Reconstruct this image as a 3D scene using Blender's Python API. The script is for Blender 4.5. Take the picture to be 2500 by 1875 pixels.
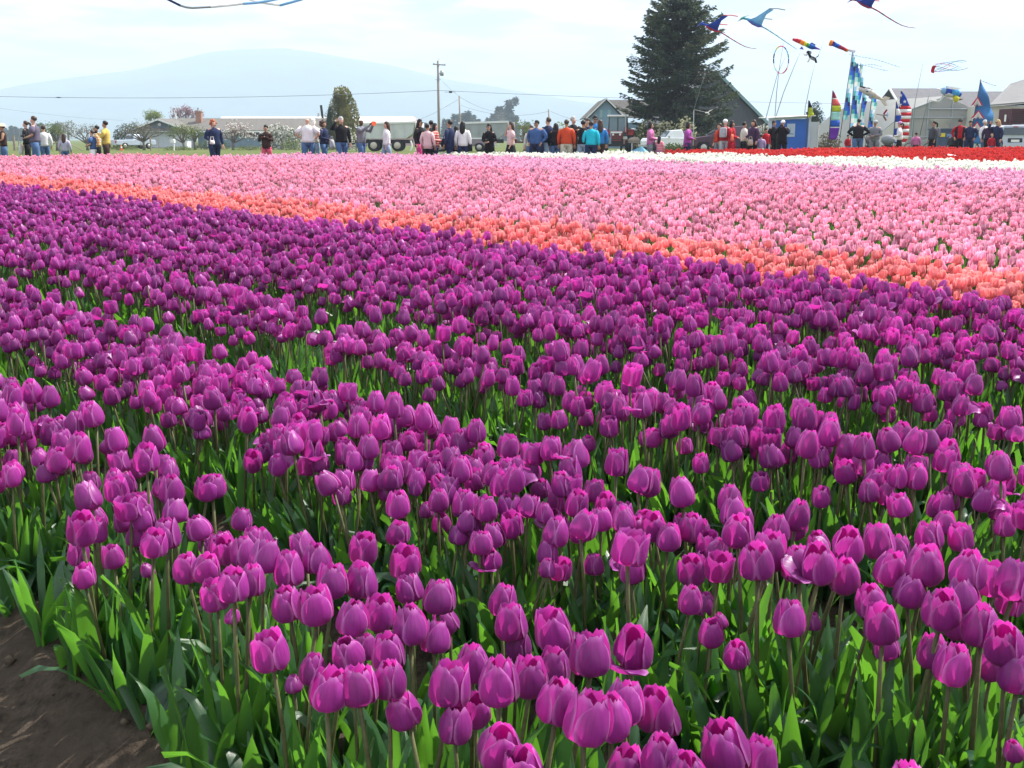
import bpy, bmesh, math, random
import numpy as np
from mathutils import Vector, Matrix, Euler, Quaternion

for _o in list(bpy.data.objects):
    bpy.data.objects.remove(_o, do_unlink=True)
scene = bpy.context.scene
COL = scene.collection
R = math.radians
random.seed(11)
rng = np.random.default_rng(11)

# ---------------------------------------------------------------- camera
FPX, HORY, CAMZ = 2680.0, 340.0, 1.5            # focal length and horizon of a 2500 x 1875 frame
PITCH = math.atan((937.5 - HORY) / FPX)
cam_d = bpy.data.cameras.new('camera')
cam = bpy.data.objects.new('camera', cam_d)
COL.objects.link(cam)
cam.location = (0, 0, CAMZ)
cam.rotation_euler = (math.pi / 2 - PITCH, 0, 0)
cam_d.sensor_fit = 'HORIZONTAL'
cam_d.sensor_width = 36.0
cam_d.lens = 36.0 * FPX / 2500.0
cam_d.clip_start = 0.05
cam_d.clip_end = 60000
scene.camera = cam

# ---------------------------------------------------------------- light
SUN_EL, SUN_AZ = R(53), R(58)                   # azimuth clockwise from the viewing direction (+Y)
world = bpy.data.worlds.new('World')
scene.world = world
world.use_nodes = True
wn, wl = world.node_tree.nodes, world.node_tree.links
wn.clear()
w_out = wn.new('ShaderNodeOutputWorld')
w_bg = wn.new('ShaderNodeBackground'); w_bg.inputs['Strength'].default_value = 0.074
w_sky = wn.new('ShaderNodeTexSky'); w_sky.sky_type = 'NISHITA'; w_sky.sun_disc = False
w_sky.sun_elevation = SUN_EL; w_sky.sun_rotation = SUN_AZ
w_sky.air_density = 1.0; w_sky.dust_density = 1.6; w_sky.ozone_density = 1.2
# a broken sheet of thin cloud over the whole sky: noise on the flat plane of the cloud base
w_tc = wn.new('ShaderNodeTexCoord')
w_sep = wn.new('ShaderNodeSeparateXYZ'); wl.new(w_tc.outputs['Generated'], w_sep.inputs[0])
w_zc = wn.new('ShaderNodeMath'); w_zc.operation = 'MAXIMUM'; w_zc.inputs[1].default_value = 0.02
wl.new(w_sep.outputs['Z'], w_zc.inputs[0])
w_za = wn.new('ShaderNodeMath'); w_za.operation = 'ADD'; w_za.inputs[1].default_value = 0.10
wl.new(w_zc.outputs[0], w_za.inputs[0])
w_dx = wn.new('ShaderNodeMath'); w_dx.operation = 'DIVIDE'
wl.new(w_sep.outputs['X'], w_dx.inputs[0]); wl.new(w_za.outputs[0], w_dx.inputs[1])
w_dy = wn.new('ShaderNodeMath'); w_dy.operation = 'DIVIDE'
wl.new(w_sep.outputs['Y'], w_dy.inputs[0]); wl.new(w_za.outputs[0], w_dy.inputs[1])
w_cmb = wn.new('ShaderNodeCombineXYZ')
wl.new(w_dx.outputs[0], w_cmb.inputs[0]); wl.new(w_dy.outputs[0], w_cmb.inputs[1])
w_no = wn.new('ShaderNodeTexNoise'); w_no.inputs['Scale'].default_value = 1.7
w_no.inputs['Detail'].default_value = 7; w_no.inputs['Roughness'].default_value = 0.55
wl.new(w_cmb.outputs[0], w_no.inputs['Vector'])
w_rp = wn.new('ShaderNodeMapRange'); w_rp.interpolation_type = 'SMOOTHSTEP'
w_rp.inputs['From Min'].default_value = 0.35; w_rp.inputs['From Max'].default_value = 0.56
wl.new(w_no.outputs['Fac'], w_rp.inputs['Value'])
w_hz = wn.new('ShaderNodeMapRange'); w_hz.interpolation_type = 'SMOOTHSTEP'   # under the cloud base the sky is clear
w_hz.inputs['From Min'].default_value = 0.045; w_hz.inputs['From Max'].default_value = 0.085
w_ez = wn.new('ShaderNodeMath'); w_ez.operation = 'MULTIPLY_ADD'; w_ez.inputs[1].default_value = 0.05
wl.new(w_no.outputs['Fac'], w_ez.inputs[0]); wl.new(w_sep.outputs['Z'], w_ez.inputs[2])
wl.new(w_ez.outputs[0], w_hz.inputs['Value'])
w_mul = wn.new('ShaderNodeMath'); w_mul.operation = 'MULTIPLY'
wl.new(w_rp.outputs[0], w_mul.inputs[0]); wl.new(w_hz.outputs[0], w_mul.inputs[1])
w_cov = wn.new('ShaderNodeMath'); w_cov.operation = 'MULTIPLY'; w_cov.inputs[1].default_value = 0.92
wl.new(w_mul.outputs[0], w_cov.inputs[0])
w_mix = wn.new('ShaderNodeMixRGB'); w_mix.inputs['Color2'].default_value = (12.0, 12.1, 12.4, 1)
wl.new(w_cov.outputs[0], w_mix.inputs['Fac']); wl.new(w_sky.outputs[0], w_mix.inputs['Color1'])
wl.new(w_mix.outputs[0], w_bg.inputs['Color'])
wl.new(w_bg.outputs[0], w_out.inputs['Surface'])

sun_d = bpy.data.lights.new('sun', 'SUN')
sun = bpy.data.objects.new('sun', sun_d)
COL.objects.link(sun)
sun_d.energy = 5.0; sun_d.angle = R(0.6); sun_d.color = (1.0, 0.95, 0.87)
_sd = Vector((math.sin(SUN_AZ) * math.cos(SUN_EL), math.cos(SUN_AZ) * math.cos(SUN_EL), math.sin(SUN_EL)))
sun.rotation_euler = _sd.to_track_quat('Z', 'Y').to_euler()
sun.location = _sd * 50

vs = scene.view_settings
vs.view_transform = 'Standard'
try:
    vs.look = 'None'
except Exception:
    pass
vs.exposure = 1.0; vs.gamma = 1.0; vs.use_curve_mapping = False
scene.render.engine = 'CYCLES'
cy = scene.cycles
cy.max_bounces = 7; cy.diffuse_bounces = 3; cy.glossy_bounces = 2; cy.transmission_bounces = 4
cy.transparent_max_bounces = 6; cy.volume_bounces = 1
cy.use_denoising = True
# ---------------------------------------------------------------- helpers
def ray(px, py):
    u, v = (px - 1250.0) / FPX, (937.5 - py) / FPX
    c, s = math.cos(PITCH), math.sin(PITCH)
    return Vector((u, c + v * s, -s + v * c))
def W(px, py, Y):                              # the point of the place seen at a pixel, Y metres ahead
    d = ray(px, py)
    return Vector((0, 0, CAMZ)) + d * (Y / d.y)
def sm(a, b, x):
    t = min(1.0, max(0.0, (x - a) / (b - a)))
    return t * t * (3 - 2 * t)
def gz(y):                                     # lie of the land: rises gently over the field, dips towards the farm
    z = 0.0108 * min(max(y, 0.0), 56.0)
    return z - 0.2 * sm(62, 112, y)
def G(px, Y, py=345):                          # a spot on the land under a pixel column
    p = W(px, py, Y)
    return Vector((p.x, Y, gz(Y)))
def PXM(Y):                                    # metres to one pixel at distance Y
    return Y / 2744.0

class MB:
    def __init__(s): s.v, s.f, s.m, s.uv = [], [], [], []
    def add(s, vs, fs, mi=0):
        b = len(s.v)
        s.v.extend([tuple(p) for p in vs])
        for f in fs:
            s.f.append(tuple(b + i for i in f)); s.m.append(mi)
    def box(s, c, d, rot=None, mi=0):
        x, y, z = d[0] / 2, d[1] / 2, d[2] / 2
        vs = [Vector(p) for p in ((-x,-y,-z),(x,-y,-z),(x,y,-z),(-x,y,-z),(-x,-y,z),(x,-y,z),(x,y,z),(-x,y,z))]
        if rot is not None: vs = [rot @ p for p in vs]
        c = Vector(c)
        s.add([p + c for p in vs], [(0,3,2,1),(4,5,6,7),(0,1,5,4),(1,2,6,5),(2,3,7,6),(3,0,4,7)], mi)
        return s
    def bb(s, x0, x1, y0, y1, z0, z1, mi=0):
        return s.box(((x0+x1)/2, (y0+y1)/2, (z0+z1)/2), (abs(x1-x0), abs(y1-y0), abs(z1-z0)), None, mi)
    def tube(s, pts, rad, n=6, mi=0, cap=True, sq=None):
        pts = [Vector(p) for p in pts]
        if not hasattr(rad, '__len__'): rad = [rad] * len(pts)
        rings = []
        ref = None
        for i, p in enumerate(pts):
            t = (pts[min(i+1, len(pts)-1)] - pts[max(i-1, 0)])
            if t.length < 1e-9: t = Vector((0,0,1))
            t.normalize()
            if ref is None:
                ref = Vector((1,0,0)) if abs(t.x) < .8 else Vector((0,1,0))
            a = (ref - t * ref.dot(t)).normalized(); ref = a
            b = t.cross(a)
            r = rad[i]; ra, rb = r if hasattr(r, '__len__') else (r, r)
            rings.append([p + a * (ra * math.cos(2*math.pi*k/n)) + b * (rb * math.sin(2*math.pi*k/n)) for k in range(n)])
        vs = [q for r in rings for q in r]
        fs = []
        for i in range(len(pts) - 1):
            for k in range(n):
                fs.append((i*n+k, i*n+(k+1)%n, (i+1)*n+(k+1)%n, (i+1)*n+k))
        if cap:
            fs.append(tuple(reversed(range(n)))); fs.append(tuple((len(pts)-1)*n + k for k in range(n)))
        s.add(vs, fs, mi)
        return s
    def rings(s, rs, mi=0, cap=True):            # loft of horizontal ellipses (cx, cy, z, rx, ry), a turn per row
        n = 10; vs = []
        for (cx, cyy, z, rx, ry) in rs:
            for k in range(n):
                a = 2*math.pi*k/n
                vs.append((cx + rx*math.cos(a), cyy + ry*math.sin(a), z))
        fs = []
        for i in range(len(rs)-1):
            for k in range(n):
                fs.append((i*n+k, i*n+(k+1)%n, (i+1)*n+(k+1)%n, (i+1)*n+k))
        if cap:
            fs.append(tuple(reversed(range(n)))); fs.append(tuple((len(rs)-1)*n+k for k in range(n)))
        s.add(vs, fs, mi)
        return s
    def ell(s, c, r, nu=8, nv=6, mi=0, rot=None, fn=None):
        c = Vector(c); vs = []; fs = []
        if not hasattr(r, '__len__'): r = (r, r, r)
        for j in range(nv + 1):
            th = math.pi * j / nv
            for i in range(nu):
                ph = 2*math.pi*i/nu
                d = Vector((math.sin(th)*math.cos(ph), math.sin(th)*math.sin(ph), math.cos(th)))
                k = fn(d) if fn else 1.0
                p = Vector((d.x*r[0]*k, d.y*r[1]*k, d.z*r[2]*k))
                if rot is not None: p = rot @ p
                vs.append(c + p)
        for j in range(nv):
            for i in range(nu):
                fs.append((j*nu+i, (j+1)*nu+i, (j+1)*nu+(i+1)%nu, j*nu+(i+1)%nu))
        s.add(vs, fs, mi)
        return s
    def cyl(s, c, axis, r, h, n=16, mi=0, r2=None):
        c = Vector(c); ax = Vector(axis).normalized()
        return s.tube([c - ax*h/2, c + ax*h/2], [r, r if r2 is None else r2], n, mi)
    def prism(s, poly, o, ex, ey, dep, mi=0):    # a flat outline (a, b) on axes ex, ey pushed through by dep
        o, ex, ey, dep = Vector(o), Vector(ex), Vector(ey), Vector(dep)
        n = len(poly)
        f0 = [o + ex*a + ey*b for a, b in poly]
        vs = f0 + [p + dep for p in f0]
        fs = [tuple(range(n)), tuple(reversed(range(n, 2*n)))] + [(k, n+k, n+(k+1)%n, (k+1)%n) for k in range(n)]
        s.add(vs, fs, mi)
        return s
    def mesh(s, name, mats, smooth=False):
        me = bpy.data.meshes.new(name)
        me.from_pydata(s.v, [], s.f)
        for m in (mats if isinstance(mats, (list, tuple)) else [mats]): me.materials.append(m)
        if len(me.materials) > 1: me.polygons.foreach_set('material_index', s.m)
        if smooth: me.polygons.foreach_set('use_smooth', [True] * len(me.polygons))
        me.update()
        return me
    def build(s, name, mats, parent=None, smooth=False, normals=True):
        me = s.mesh(name, mats, smooth)
        if normals:
            bm = bmesh.new(); bm.from_mesh(me); bmesh.ops.recalc_face_normals(bm, faces=bm.faces); bm.to_mesh(me); bm.free()
        o = bpy.data.objects.new(name, me)
        COL.objects.link(o)
        if parent is not None: o.parent = parent
        return o

def empty(name, loc=(0,0,0), rz=0.0, sc=1.0):
    o = bpy.data.objects.new(name, None)
    COL.objects.link(o)
    o.empty_display_size = 0.1
    o.location = loc; o.rotation_euler = (0, 0, rz); o.scale = (sc, sc, sc)
    return o
def tag(o, label=None, cat=None, group=None, kind=None):
    if label: o['label'] = label
    if cat: o['category'] = cat
    if group: o['group'] = group
    if kind: o['kind'] = kind
    return o
def part(name, mats, parent, fn, smooth=False):
    b = MB(); fn(b)
    return b.build(name, mats, parent, smooth)

# ---------------------------------------------------------------- materials
MATS = {}
def mat(name, col, rough=0.7, var=0.16, scale=6.0, spec=0.3, metal=0.0, bump=0.0, trans=0.0, tcol=None, rnd=0.0, detail=4, coat=0.0, stretch=None):
    if name in MATS: return MATS[name]
    m = bpy.data.materials.new(name); m.use_nodes = True
    n, l = m.node_tree.nodes, m.node_tree.links
    b = n['Principled BSDF']; out = n['Material Output']
    tc = n.new('ShaderNodeTexCoord'); src = tc.outputs['Object']
    if stretch:
        mp = n.new('ShaderNodeMapping'); mp.inputs['Scale'].default_value = stretch
        l.new(src, mp.inputs[0]); src = mp.outputs[0]
    no = n.new('ShaderNodeTexNoise'); no.inputs['Scale'].default_value = scale; no.inputs['Detail'].default_value = detail
    no.inputs['Roughness'].default_value = 0.65
    l.new(src, no.inputs['Vector'])
    rp = n.new('ShaderNodeValToRGB')
    rp.color_ramp.elements[0].position = 0.3; rp.color_ramp.elements[1].position = 0.7
    lo = tuple(max(0, c * (1 - var)) for c in col); hi = tuple(min(1, c * (1 + var)) for c in col)
    rp.color_ramp.elements[0].color = (*lo, 1); rp.color_ramp.elements[1].color = (*hi, 1)
    l.new(no.outputs['Fac'], rp.inputs['Fac'])
    csrc = rp.outputs['Color']
    if rnd:
        oi = n.new('ShaderNodeObjectInfo')
        mr = n.new('ShaderNodeMapRange'); mr.inputs['To Min'].default_value = 1 - rnd; mr.inputs['To Max'].default_value = 1 + rnd
        l.new(oi.outputs['Random'], mr.inputs['Value'])
        hs = n.new('ShaderNodeHueSaturation'); l.new(csrc, hs.inputs['Color']); l.new(mr.outputs[0], hs.inputs['Value'])
        csrc = hs.outputs['Color']
    l.new(csrc, b.inputs['Base Color'])
    b.inputs['Roughness'].default_value = rough; b.inputs['Specular IOR Level'].default_value = spec
    b.inputs['Metallic'].default_value = metal
    if coat: b.inputs['Coat Weight'].default_value = coat
    if bump:
        bp = n.new('ShaderNodeBump'); bp.inputs['Strength'].default_value = bump; bp.inputs['Distance'].default_value = 0.02
        l.new(no.outputs['Fac'], bp.inputs['Height']); l.new(bp.outputs[0], b.inputs['Normal'])
    if trans:
        t = n.new('ShaderNodeBsdfTranslucent')
        if tcol: t.inputs['Color'].default_value = (*tcol, 1)
        else: l.new(csrc, t.inputs['Color'])
        mx = n.new('ShaderNodeMixShader'); mx.inputs['Fac'].default_value = trans
        l.new(b.outputs[0], mx.inputs[1]); l.new(t.outputs[0], mx.inputs[2]); l.new(mx.outputs[0], out.inputs['Surface'])
    MATS[name] = m
    return m
# ---------------------------------------------------------------- land, far mountain, haze
ROWA = R(48.0)
NRM = Vector((math.sin(ROWA), math.cos(ROWA)))          # across the rows
ALO = Vector((math.cos(ROWA), -math.sin(ROWA)))         # along the rows (towards the camera's right)
def s_of(x, y): return NRM.x * x + NRM.y * y
ROWS = [(0.92, 1.33), (1.72, 2.24), (2.78, 3.20), (3.70, 4.26), (4.68, 5.26), (5.48, 6.22)]
def ridge(s):
    z = 0.0
    for a, b in ROWS:
        z = max(z, sm(a - 0.20, a + 0.04, s) * (1 - sm(b - 0.04, b + 0.20, s)))
    if s > 6.1: z = max(z, sm(6.0, 6.2, s))
    return 0.10 * z
def far_edge(x):
    pts = [(-40, 38.0), (-9, 39.4), (2.3, 42.6), (14, 50.5), (26, 53.5), (60, 56)]
    for (x0, y0), (x1, y1) in zip(pts, pts[1:]):
        if x <= x1: return y0 + (y1 - y0) * (x - x0) / (x1 - x0)
    return 56.0

def grid_mesh(xs, ys, zf):
    vs = [(x, y, zf(x, y)) for y in ys for x in xs]
    n = len(xs)
    fs = [(j*n+i, j*n+i+1, (j+1)*n+i+1, (j+1)*n+i) for j in range(len(ys)-1) for i in range(n-1)]
    return vs, fs
def ground_mat(name, c1, c2, c3, s1, s2, bump, rough=0.95):
    m = bpy.data.materials.new(name); m.use_nodes = True
    n, l = m.node_tree.nodes, m.node_tree.links; b = n['Principled BSDF']
    tc = n.new('ShaderNodeTexCoord')
    a = n.new('ShaderNodeTexNoise'); a.inputs['Scale'].default_value = s1; a.inputs['Detail'].default_value = 8; a.inputs['Roughness'].default_value = 0.7
    d = n.new('ShaderNodeTexNoise'); d.inputs['Scale'].default_value = s2; d.inputs['Detail'].default_value = 6
    l.new(tc.outputs['Object'], a.inputs['Vector']); l.new(tc.outputs['Object'], d.inputs['Vector'])
    r1 = n.new('ShaderNodeValToRGB'); r1.color_ramp.elements[0].position = .35; r1.color_ramp.elements[1].position = .66
    r1.color_ramp.elements[0].color = (*c1, 1); r1.color_ramp.elements[1].color = (*c2, 1)
    l.new(a.outputs['Fac'], r1.inputs['Fac'])
    r2 = n.new('ShaderNodeValToRGB'); r2.color_ramp.elements[0].position = .52; r2.color_ramp.elements[1].position = .68
    l.new(d.outputs['Fac'], r2.inputs['Fac'])
    mx = n.new('ShaderNodeMixRGB'); mx.inputs['Color2'].default_value = (*c3, 1)
    l.new(r2.outputs['Color'], mx.inputs['Fac']); l.new(r1.outputs['Color'], mx.inputs['Color1'])
    l.new(mx.outputs[0], b.inputs['Base Color']); b.inputs['Roughness'].default_value = rough; b.inputs['Specular IOR Level'].default_value = 0.15
    bp = n.new('ShaderNodeBump'); bp.inputs['Strength'].default_value = bump; bp.inputs['Distance'].default_value = 0.05
    l.new(a.outputs['Fac'], bp.inputs['Height']); l.new(bp.outputs[0], b.inputs['Normal'])
    MATS[name] = m
    return m
M_grass = ground_mat('meadow_grass', (0.062, 0.088, 0.020), (0.105, 0.130, 0.036), (0.13, 0.135, 0.052), 2.2, 0.25, 0.5)
M_soil = ground_mat('field_soil', (0.045, 0.034, 0.026), (0.13, 0.10, 0.075), (0.085, 0.065, 0.048), 26.0, 3.0, 0.9)

xs = [-9000, -3000, -900, -300, -120, -70, -45] + list(range(-40, 41, 4)) + [45, 70, 120, 300, 900, 3000, 9000]
ys = [-400, -60, -10, 0, 10, 20, 30, 36, 40, 44, 48, 52, 56, 60, 66, 72, 80, 88, 96, 104, 112, 130, 160, 220, 300, 500, 900, 1800, 3600, 6000, 14000]
b = MB(); v, f = grid_mesh(xs, ys, lambda x, y: gz(y) - 0.02); b.add(v, f)
tag(b.build('ground', M_grass, smooth=True), kind='structure')

_nz = np.random.default_rng(5).random((64, 64))
def vnoise(x, y):
    x0, y0 = math.floor(x), math.floor(y); fx, fy = x - x0, y - y0
    fx, fy = fx*fx*(3-2*fx), fy*fy*(3-2*fy)
    g = lambda i, j: _nz[i % 64, j % 64]
    return (g(x0,y0)*(1-fx)+g(x0+1,y0)*fx)*(1-fy) + (g(x0,y0+1)*(1-fx)+g(x0+1,y0+1)*fx)*fy
def soil_z(x, y):
    s = s_of(x, y)
    clod = 0.034 * (vnoise(x*14, y*14) - .5) + 0.018 * (vnoise(x*37+9, y*37) - .5) + 0.03 * (vnoise(x*4, y*4+3) - .5)
    return gz(y) + ridge(s) + clod
def base_z(x, y): return gz(y) + ridge(s_of(x, y))
nx = [ -4.2 + 0.05*i for i in range(169)]; ny = [0.3 + 0.05*i for i in range(135)]
b = MB(); v, f = grid_mesh(nx, ny, lambda x, y: soil_z(x, y) + 0.012); b.add(v, f)
tag(b.build('field_soil', M_soil, smooth=True), kind='structure')
# the rest of the field, row by row less finely, out to its far edge
def outer(x, y): return gz(y) + 0.004 + (0.04 if s_of(x, y) > 1 else 0) - (0.05 if (-4.1 < x < 4.1 and y < 6.9) else 0)
b = MB()
ox = [-34 + 1.0*i for i in range(69)]; oy = [-2 + 1.0*i for i in range(58)]
v, f = grid_mesh(ox, oy, outer)
f = [q for q in f if v[q[2]][1] <= far_edge(v[q[2]][0]) + 0.6]
b.add(v, f)
tag(b.build('field_earth', M_soil, smooth=True), kind='structure')
# loose clods along the bare strip
M_clod = mat('soil_clod', (0.10, 0.078, 0.058), 0.95, 0.35, 30, 0.1, bump=0.4)
b = MB()
for i in range(420):
    x, y = random.uniform(-2.2, 0.6), random.uniform(0.8, 3.2)
    s = s_of(x, y)
    if s > 0.98 or s < -0.6: continue
    r = random.choice((.004, .005, .007, .010, .015)) * random.uniform(.7, 1.3)
    sd = random.random() * 9
    b.ell((x, y, soil_z(x, y) + 0.012 + r*.3), (r, r*random.uniform(.7, 1.2), r*.7), 6, 4, 0, None, lambda d: 0.8 + .5*math.sin(7*d.x+sd)*math.cos(6*d.y+sd*2))
tag(b.build('soil_clods', M_clod, smooth=True), 'loose brown clods scattered on the bare earth path', 'clods', kind='stuff')

# the mountain across the valley, its top towards the cloud base
MT = [(-1500, 300), (-600, 292), (-200, 285), (0, 272), (60, 252), (110, 235), (180, 207), (230, 193), (290, 181), (400, 170), (480, 150), (560, 128),
      (620, 119), (700, 114), (800, 128), (950, 156), (1100, 192), (1250, 226), (1400, 254), (1600, 276), (1900, 290), (2300, 298), (2700, 302), (3200, 308), (4200, 315)]
MY = 6000.0
mp_ = [(W(a, c, MY).x, W(a, c, MY).z) for a, c in MT]
def m_h(x):
    for (x0, z0), (x1, z1) in zip(mp_, mp_[1:]):
        if x0 <= x <= x1: return z0 + (z1 - z0) * (x - x0) / (x1 - x0)
    return 60.0
mx = [-5600 + 70*i for i in range(170)]; my = [3300, 3700, 4100, 4500, 4900, 5300, 5650, 6000, 6400, 7000, 7800]
def m_z(x, y):
    t = sm(3300, 6000, y) if y <= 6000 else 1 - 0.9 * sm(6000, 7800, y)
    h = m_h(x)
    return h * t + (60 * (vnoise(x/420, y/420) - .5) + 26 * (vnoise(x/150+3, y/150) - .5)) * min(1, 4*t*(1.001-t) + .35*t) - 2
M_mtn = mat('mountain_forest', (0.045, 0.075, 0.05), 0.95, 0.4, 0.01, 0.05)
b = MB(); v, f = grid_mesh(mx, my, m_z); b.add(v, f)
tag(b.build('mountain', M_mtn, smooth=True), kind='structure')

hz = bpy.data.materials.new('valley_haze'); hz.use_nodes = True
hz.node_tree.nodes.clear()
_ho = hz.node_tree.nodes.new('ShaderNodeOutputMaterial')
_hv = hz.node_tree.nodes.new('ShaderNodeVolumePrincipled')
_hv.inputs['Color'].default_value = (0.625, 0.755, 0.955, 1); _hv.inputs['Density'].default_value = 0.00034
_hv.inputs['Anisotropy'].default_value = 0.0
hz.node_tree.links.new(_hv.outputs[0], _ho.inputs['Volume'])
b = MB(); b.bb(-9500, 9500, -500, 8500, -4.0, 560)
tag(b.build('haze', hz), 'pale blue haze lying over the whole valley', 'haze', kind='stuff')
# ---------------------------------------------------------------- tulips
def plant_random(n, l):                        # one value for each plant, whether an object of its own or part of a bed
    oi = n.new('ShaderNodeObjectInfo'); at = n.new('ShaderNodeAttribute'); at.attribute_name = 'rnd'
    ad = n.new('ShaderNodeMath'); ad.operation = 'ADD'; l.new(oi.outputs['Random'], ad.inputs[0]); l.new(at.outputs['Fac'], ad.inputs[1])
    fr = n.new('ShaderNodeMath'); fr.operation = 'FRACT'; l.new(ad.outputs[0], fr.inputs[0])
    return fr.outputs[0]
def petal_mat(name, col, edge, tcol, base, trans=0.42, rnd=0.12, rough=0.42, patch=0.10):
    m = bpy.data.materials.new(name); m.use_nodes = True
    n, l = m.node_tree.nodes, m.node_tree.links
    b = n['Principled BSDF']; out = n['Material Output']
    uv = n.new('ShaderNodeUVMap'); uv.uv_map = 'UVMap'
    sp = n.new('ShaderNodeSeparateXYZ'); l.new(uv.outputs[0], sp.inputs[0])
    # fine veins running up the petal
    mp = n.new('ShaderNodeMapping'); mp.inputs['Scale'].default_value = (13, 2.2, 1); l.new(uv.outputs[0], mp.inputs[0])
    no = n.new('ShaderNodeTexNoise'); no.inputs['Scale'].default_value = 1.0; no.inputs['Detail'].default_value = 3
    l.new(mp.outputs[0], no.inputs['Vector'])
    # paler edge with the specular rim highlight painted in: midrib distance plus height
    d = n.new('ShaderNodeMath'); d.operation = 'SUBTRACT'; d.inputs[1].default_value = 0.5; l.new(sp.outputs['X'], d.inputs[0])
    ab = n.new('ShaderNodeMath'); ab.operation = 'ABSOLUTE'; l.new(d.outputs[0], ab.inputs[0])
    mr = n.new('ShaderNodeMapRange'); mr.interpolation_type = 'SMOOTHSTEP'
    mr.inputs['From Min'].default_value = 0.38; mr.inputs['From Max'].default_value = 0.5; mr.inputs['To Max'].default_value = 0.9
    l.new(ab.outputs[0], mr.inputs['Value'])
    tp = n.new('ShaderNodeMapRange'); tp.interpolation_type = 'SMOOTHSTEP'
    tp.inputs['From Min'].default_value = 0.86; tp.inputs['From Max'].default_value = 1.0; tp.inputs['To Max'].default_value = 0.8
    l.new(sp.outputs['Y'], tp.inputs['Value'])
    mxm = n.new('ShaderNodeMath'); mxm.operation = 'MAXIMUM'; l.new(mr.outputs[0], mxm.inputs[0]); l.new(tp.outputs[0], mxm.inputs[1])
    c1 = n.new('ShaderNodeMixRGB'); c1.inputs['Color1'].default_value = (*col, 1); c1.inputs['Color2'].default_value = (*edge, 1)
    l.new(mxm.outputs[0], c1.inputs['Fac'])
    vr = n.new('ShaderNodeMapRange'); vr.inputs['To Min'].default_value = 0.66; vr.inputs['To Max'].default_value = 1.34; l.new(no.outputs['Fac'], vr.inputs['Value'])
    oi = plant_random(n, l)
    orr = n.new('ShaderNodeMapRange'); orr.inputs['To Min'].default_value = 1 - rnd; orr.inputs['To Max'].default_value = 1 + rnd; l.new(oi, orr.inputs['Value'])
    ge = n.new('ShaderNodeNewGeometry')
    pn = n.new('ShaderNodeTexNoise'); pn.inputs['Scale'].default_value = 1.3; pn.inputs['Detail'].default_value = 3; l.new(ge.outputs['Position'], pn.inputs['Vector'])
    pr = n.new('ShaderNodeMapRange'); pr.inputs['From Min'].default_value = .3; pr.inputs['From Max'].default_value = .7
    pr.inputs['To Min'].default_value = 1 - patch; pr.inputs['To Max'].default_value = 1 + patch; l.new(pn.outputs['Fac'], pr.inputs['Value'])
    k1 = n.new('ShaderNodeMath'); k1.operation = 'MULTIPLY'; l.new(vr.outputs[0], k1.inputs[0]); l.new(orr.outputs[0], k1.inputs[1])
    k2 = n.new('ShaderNodeMath'); k2.operation = 'MULTIPLY'; l.new(k1.outputs[0], k2.inputs[0]); l.new(pr.outputs[0], k2.inputs[1])
    hs = n.new('ShaderNodeHueSaturation'); l.new(c1.outputs[0], hs.inputs['Color'])
    hu = n.new('ShaderNodeMapRange'); hu.inputs['To Min'].default_value = 0.488; hu.inputs['To Max'].default_value = 0.514; l.new(pn.outputs['Fac'], hu.inputs['Value']); l.new(hu.outputs[0], hs.inputs['Hue']); l.new(k2.outputs[0], hs.inputs['Value'])
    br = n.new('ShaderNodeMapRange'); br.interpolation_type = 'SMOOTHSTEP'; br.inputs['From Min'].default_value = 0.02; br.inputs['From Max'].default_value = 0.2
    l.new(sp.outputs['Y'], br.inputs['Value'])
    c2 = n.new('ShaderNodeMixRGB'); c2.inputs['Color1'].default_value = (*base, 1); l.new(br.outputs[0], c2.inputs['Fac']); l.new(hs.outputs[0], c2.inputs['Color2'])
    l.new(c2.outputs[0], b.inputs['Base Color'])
    b.inputs['Roughness'].default_value = rough; b.inputs['Specular IOR Level'].default_value = 0.45
    b.inputs['Sheen Weight'].default_value = 0.08; b.inputs['Sheen Roughness'].default_value = 0.35
    bp = n.new('ShaderNodeBump'); bp.inputs['Strength'].default_value = 0.4; bp.inputs['Distance'].default_value = 0.002
    l.new(no.outputs['Fac'], bp.inputs['Height']); l.new(bp.outputs[0], b.inputs['Normal'])
    t = n.new('ShaderNodeBsdfTranslucent')
    tm = n.new('ShaderNodeMixRGB'); tm.blend_type = 'MULTIPLY'; tm.inputs['Fac'].default_value = 1; tm.inputs['Color2'].default_value = (*tcol, 1)
    cv = n.new('ShaderNodeCombineXYZ')
    for i in range(3): l.new(k2.outputs[0], cv.inputs[i])
    l.new(cv.outputs[0], tm.inputs['Color1']); l.new(tm.outputs[0], t.inputs['Color'])
    mx = n.new('ShaderNodeMixShader'); mx.inputs['Fac'].default_value = trans
    l.new(b.outputs[0], mx.inputs[1]); l.new(t.outputs[0], mx.inputs[2]); l.new(mx.outputs[0], out.inputs['Surface'])
    MATS[name] = m
    return m
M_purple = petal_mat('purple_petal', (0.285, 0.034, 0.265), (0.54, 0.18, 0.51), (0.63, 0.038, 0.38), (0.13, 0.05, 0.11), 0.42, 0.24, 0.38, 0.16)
M_coral = petal_mat('coral_petal', (0.86, 0.24, 0.26), (0.93, 0.50, 0.46), (0.97, 0.38, 0.38), (0.70, 0.42, 0.18), 0.45)
M_pink = petal_mat('pink_petal', (0.78, 0.29, 0.45), (0.86, 0.52, 0.66), (0.94, 0.46, 0.61), (0.75, 0.66, 0.40), 0.45, 0.22, 0.42, 0.16)
M_mauve = petal_mat('mauve_petal', (0.78, 0.36, 0.57), (0.88, 0.64, 0.78), (0.93, 0.54, 0.72), (0.75, 0.66, 0.50), 0.45)
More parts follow.
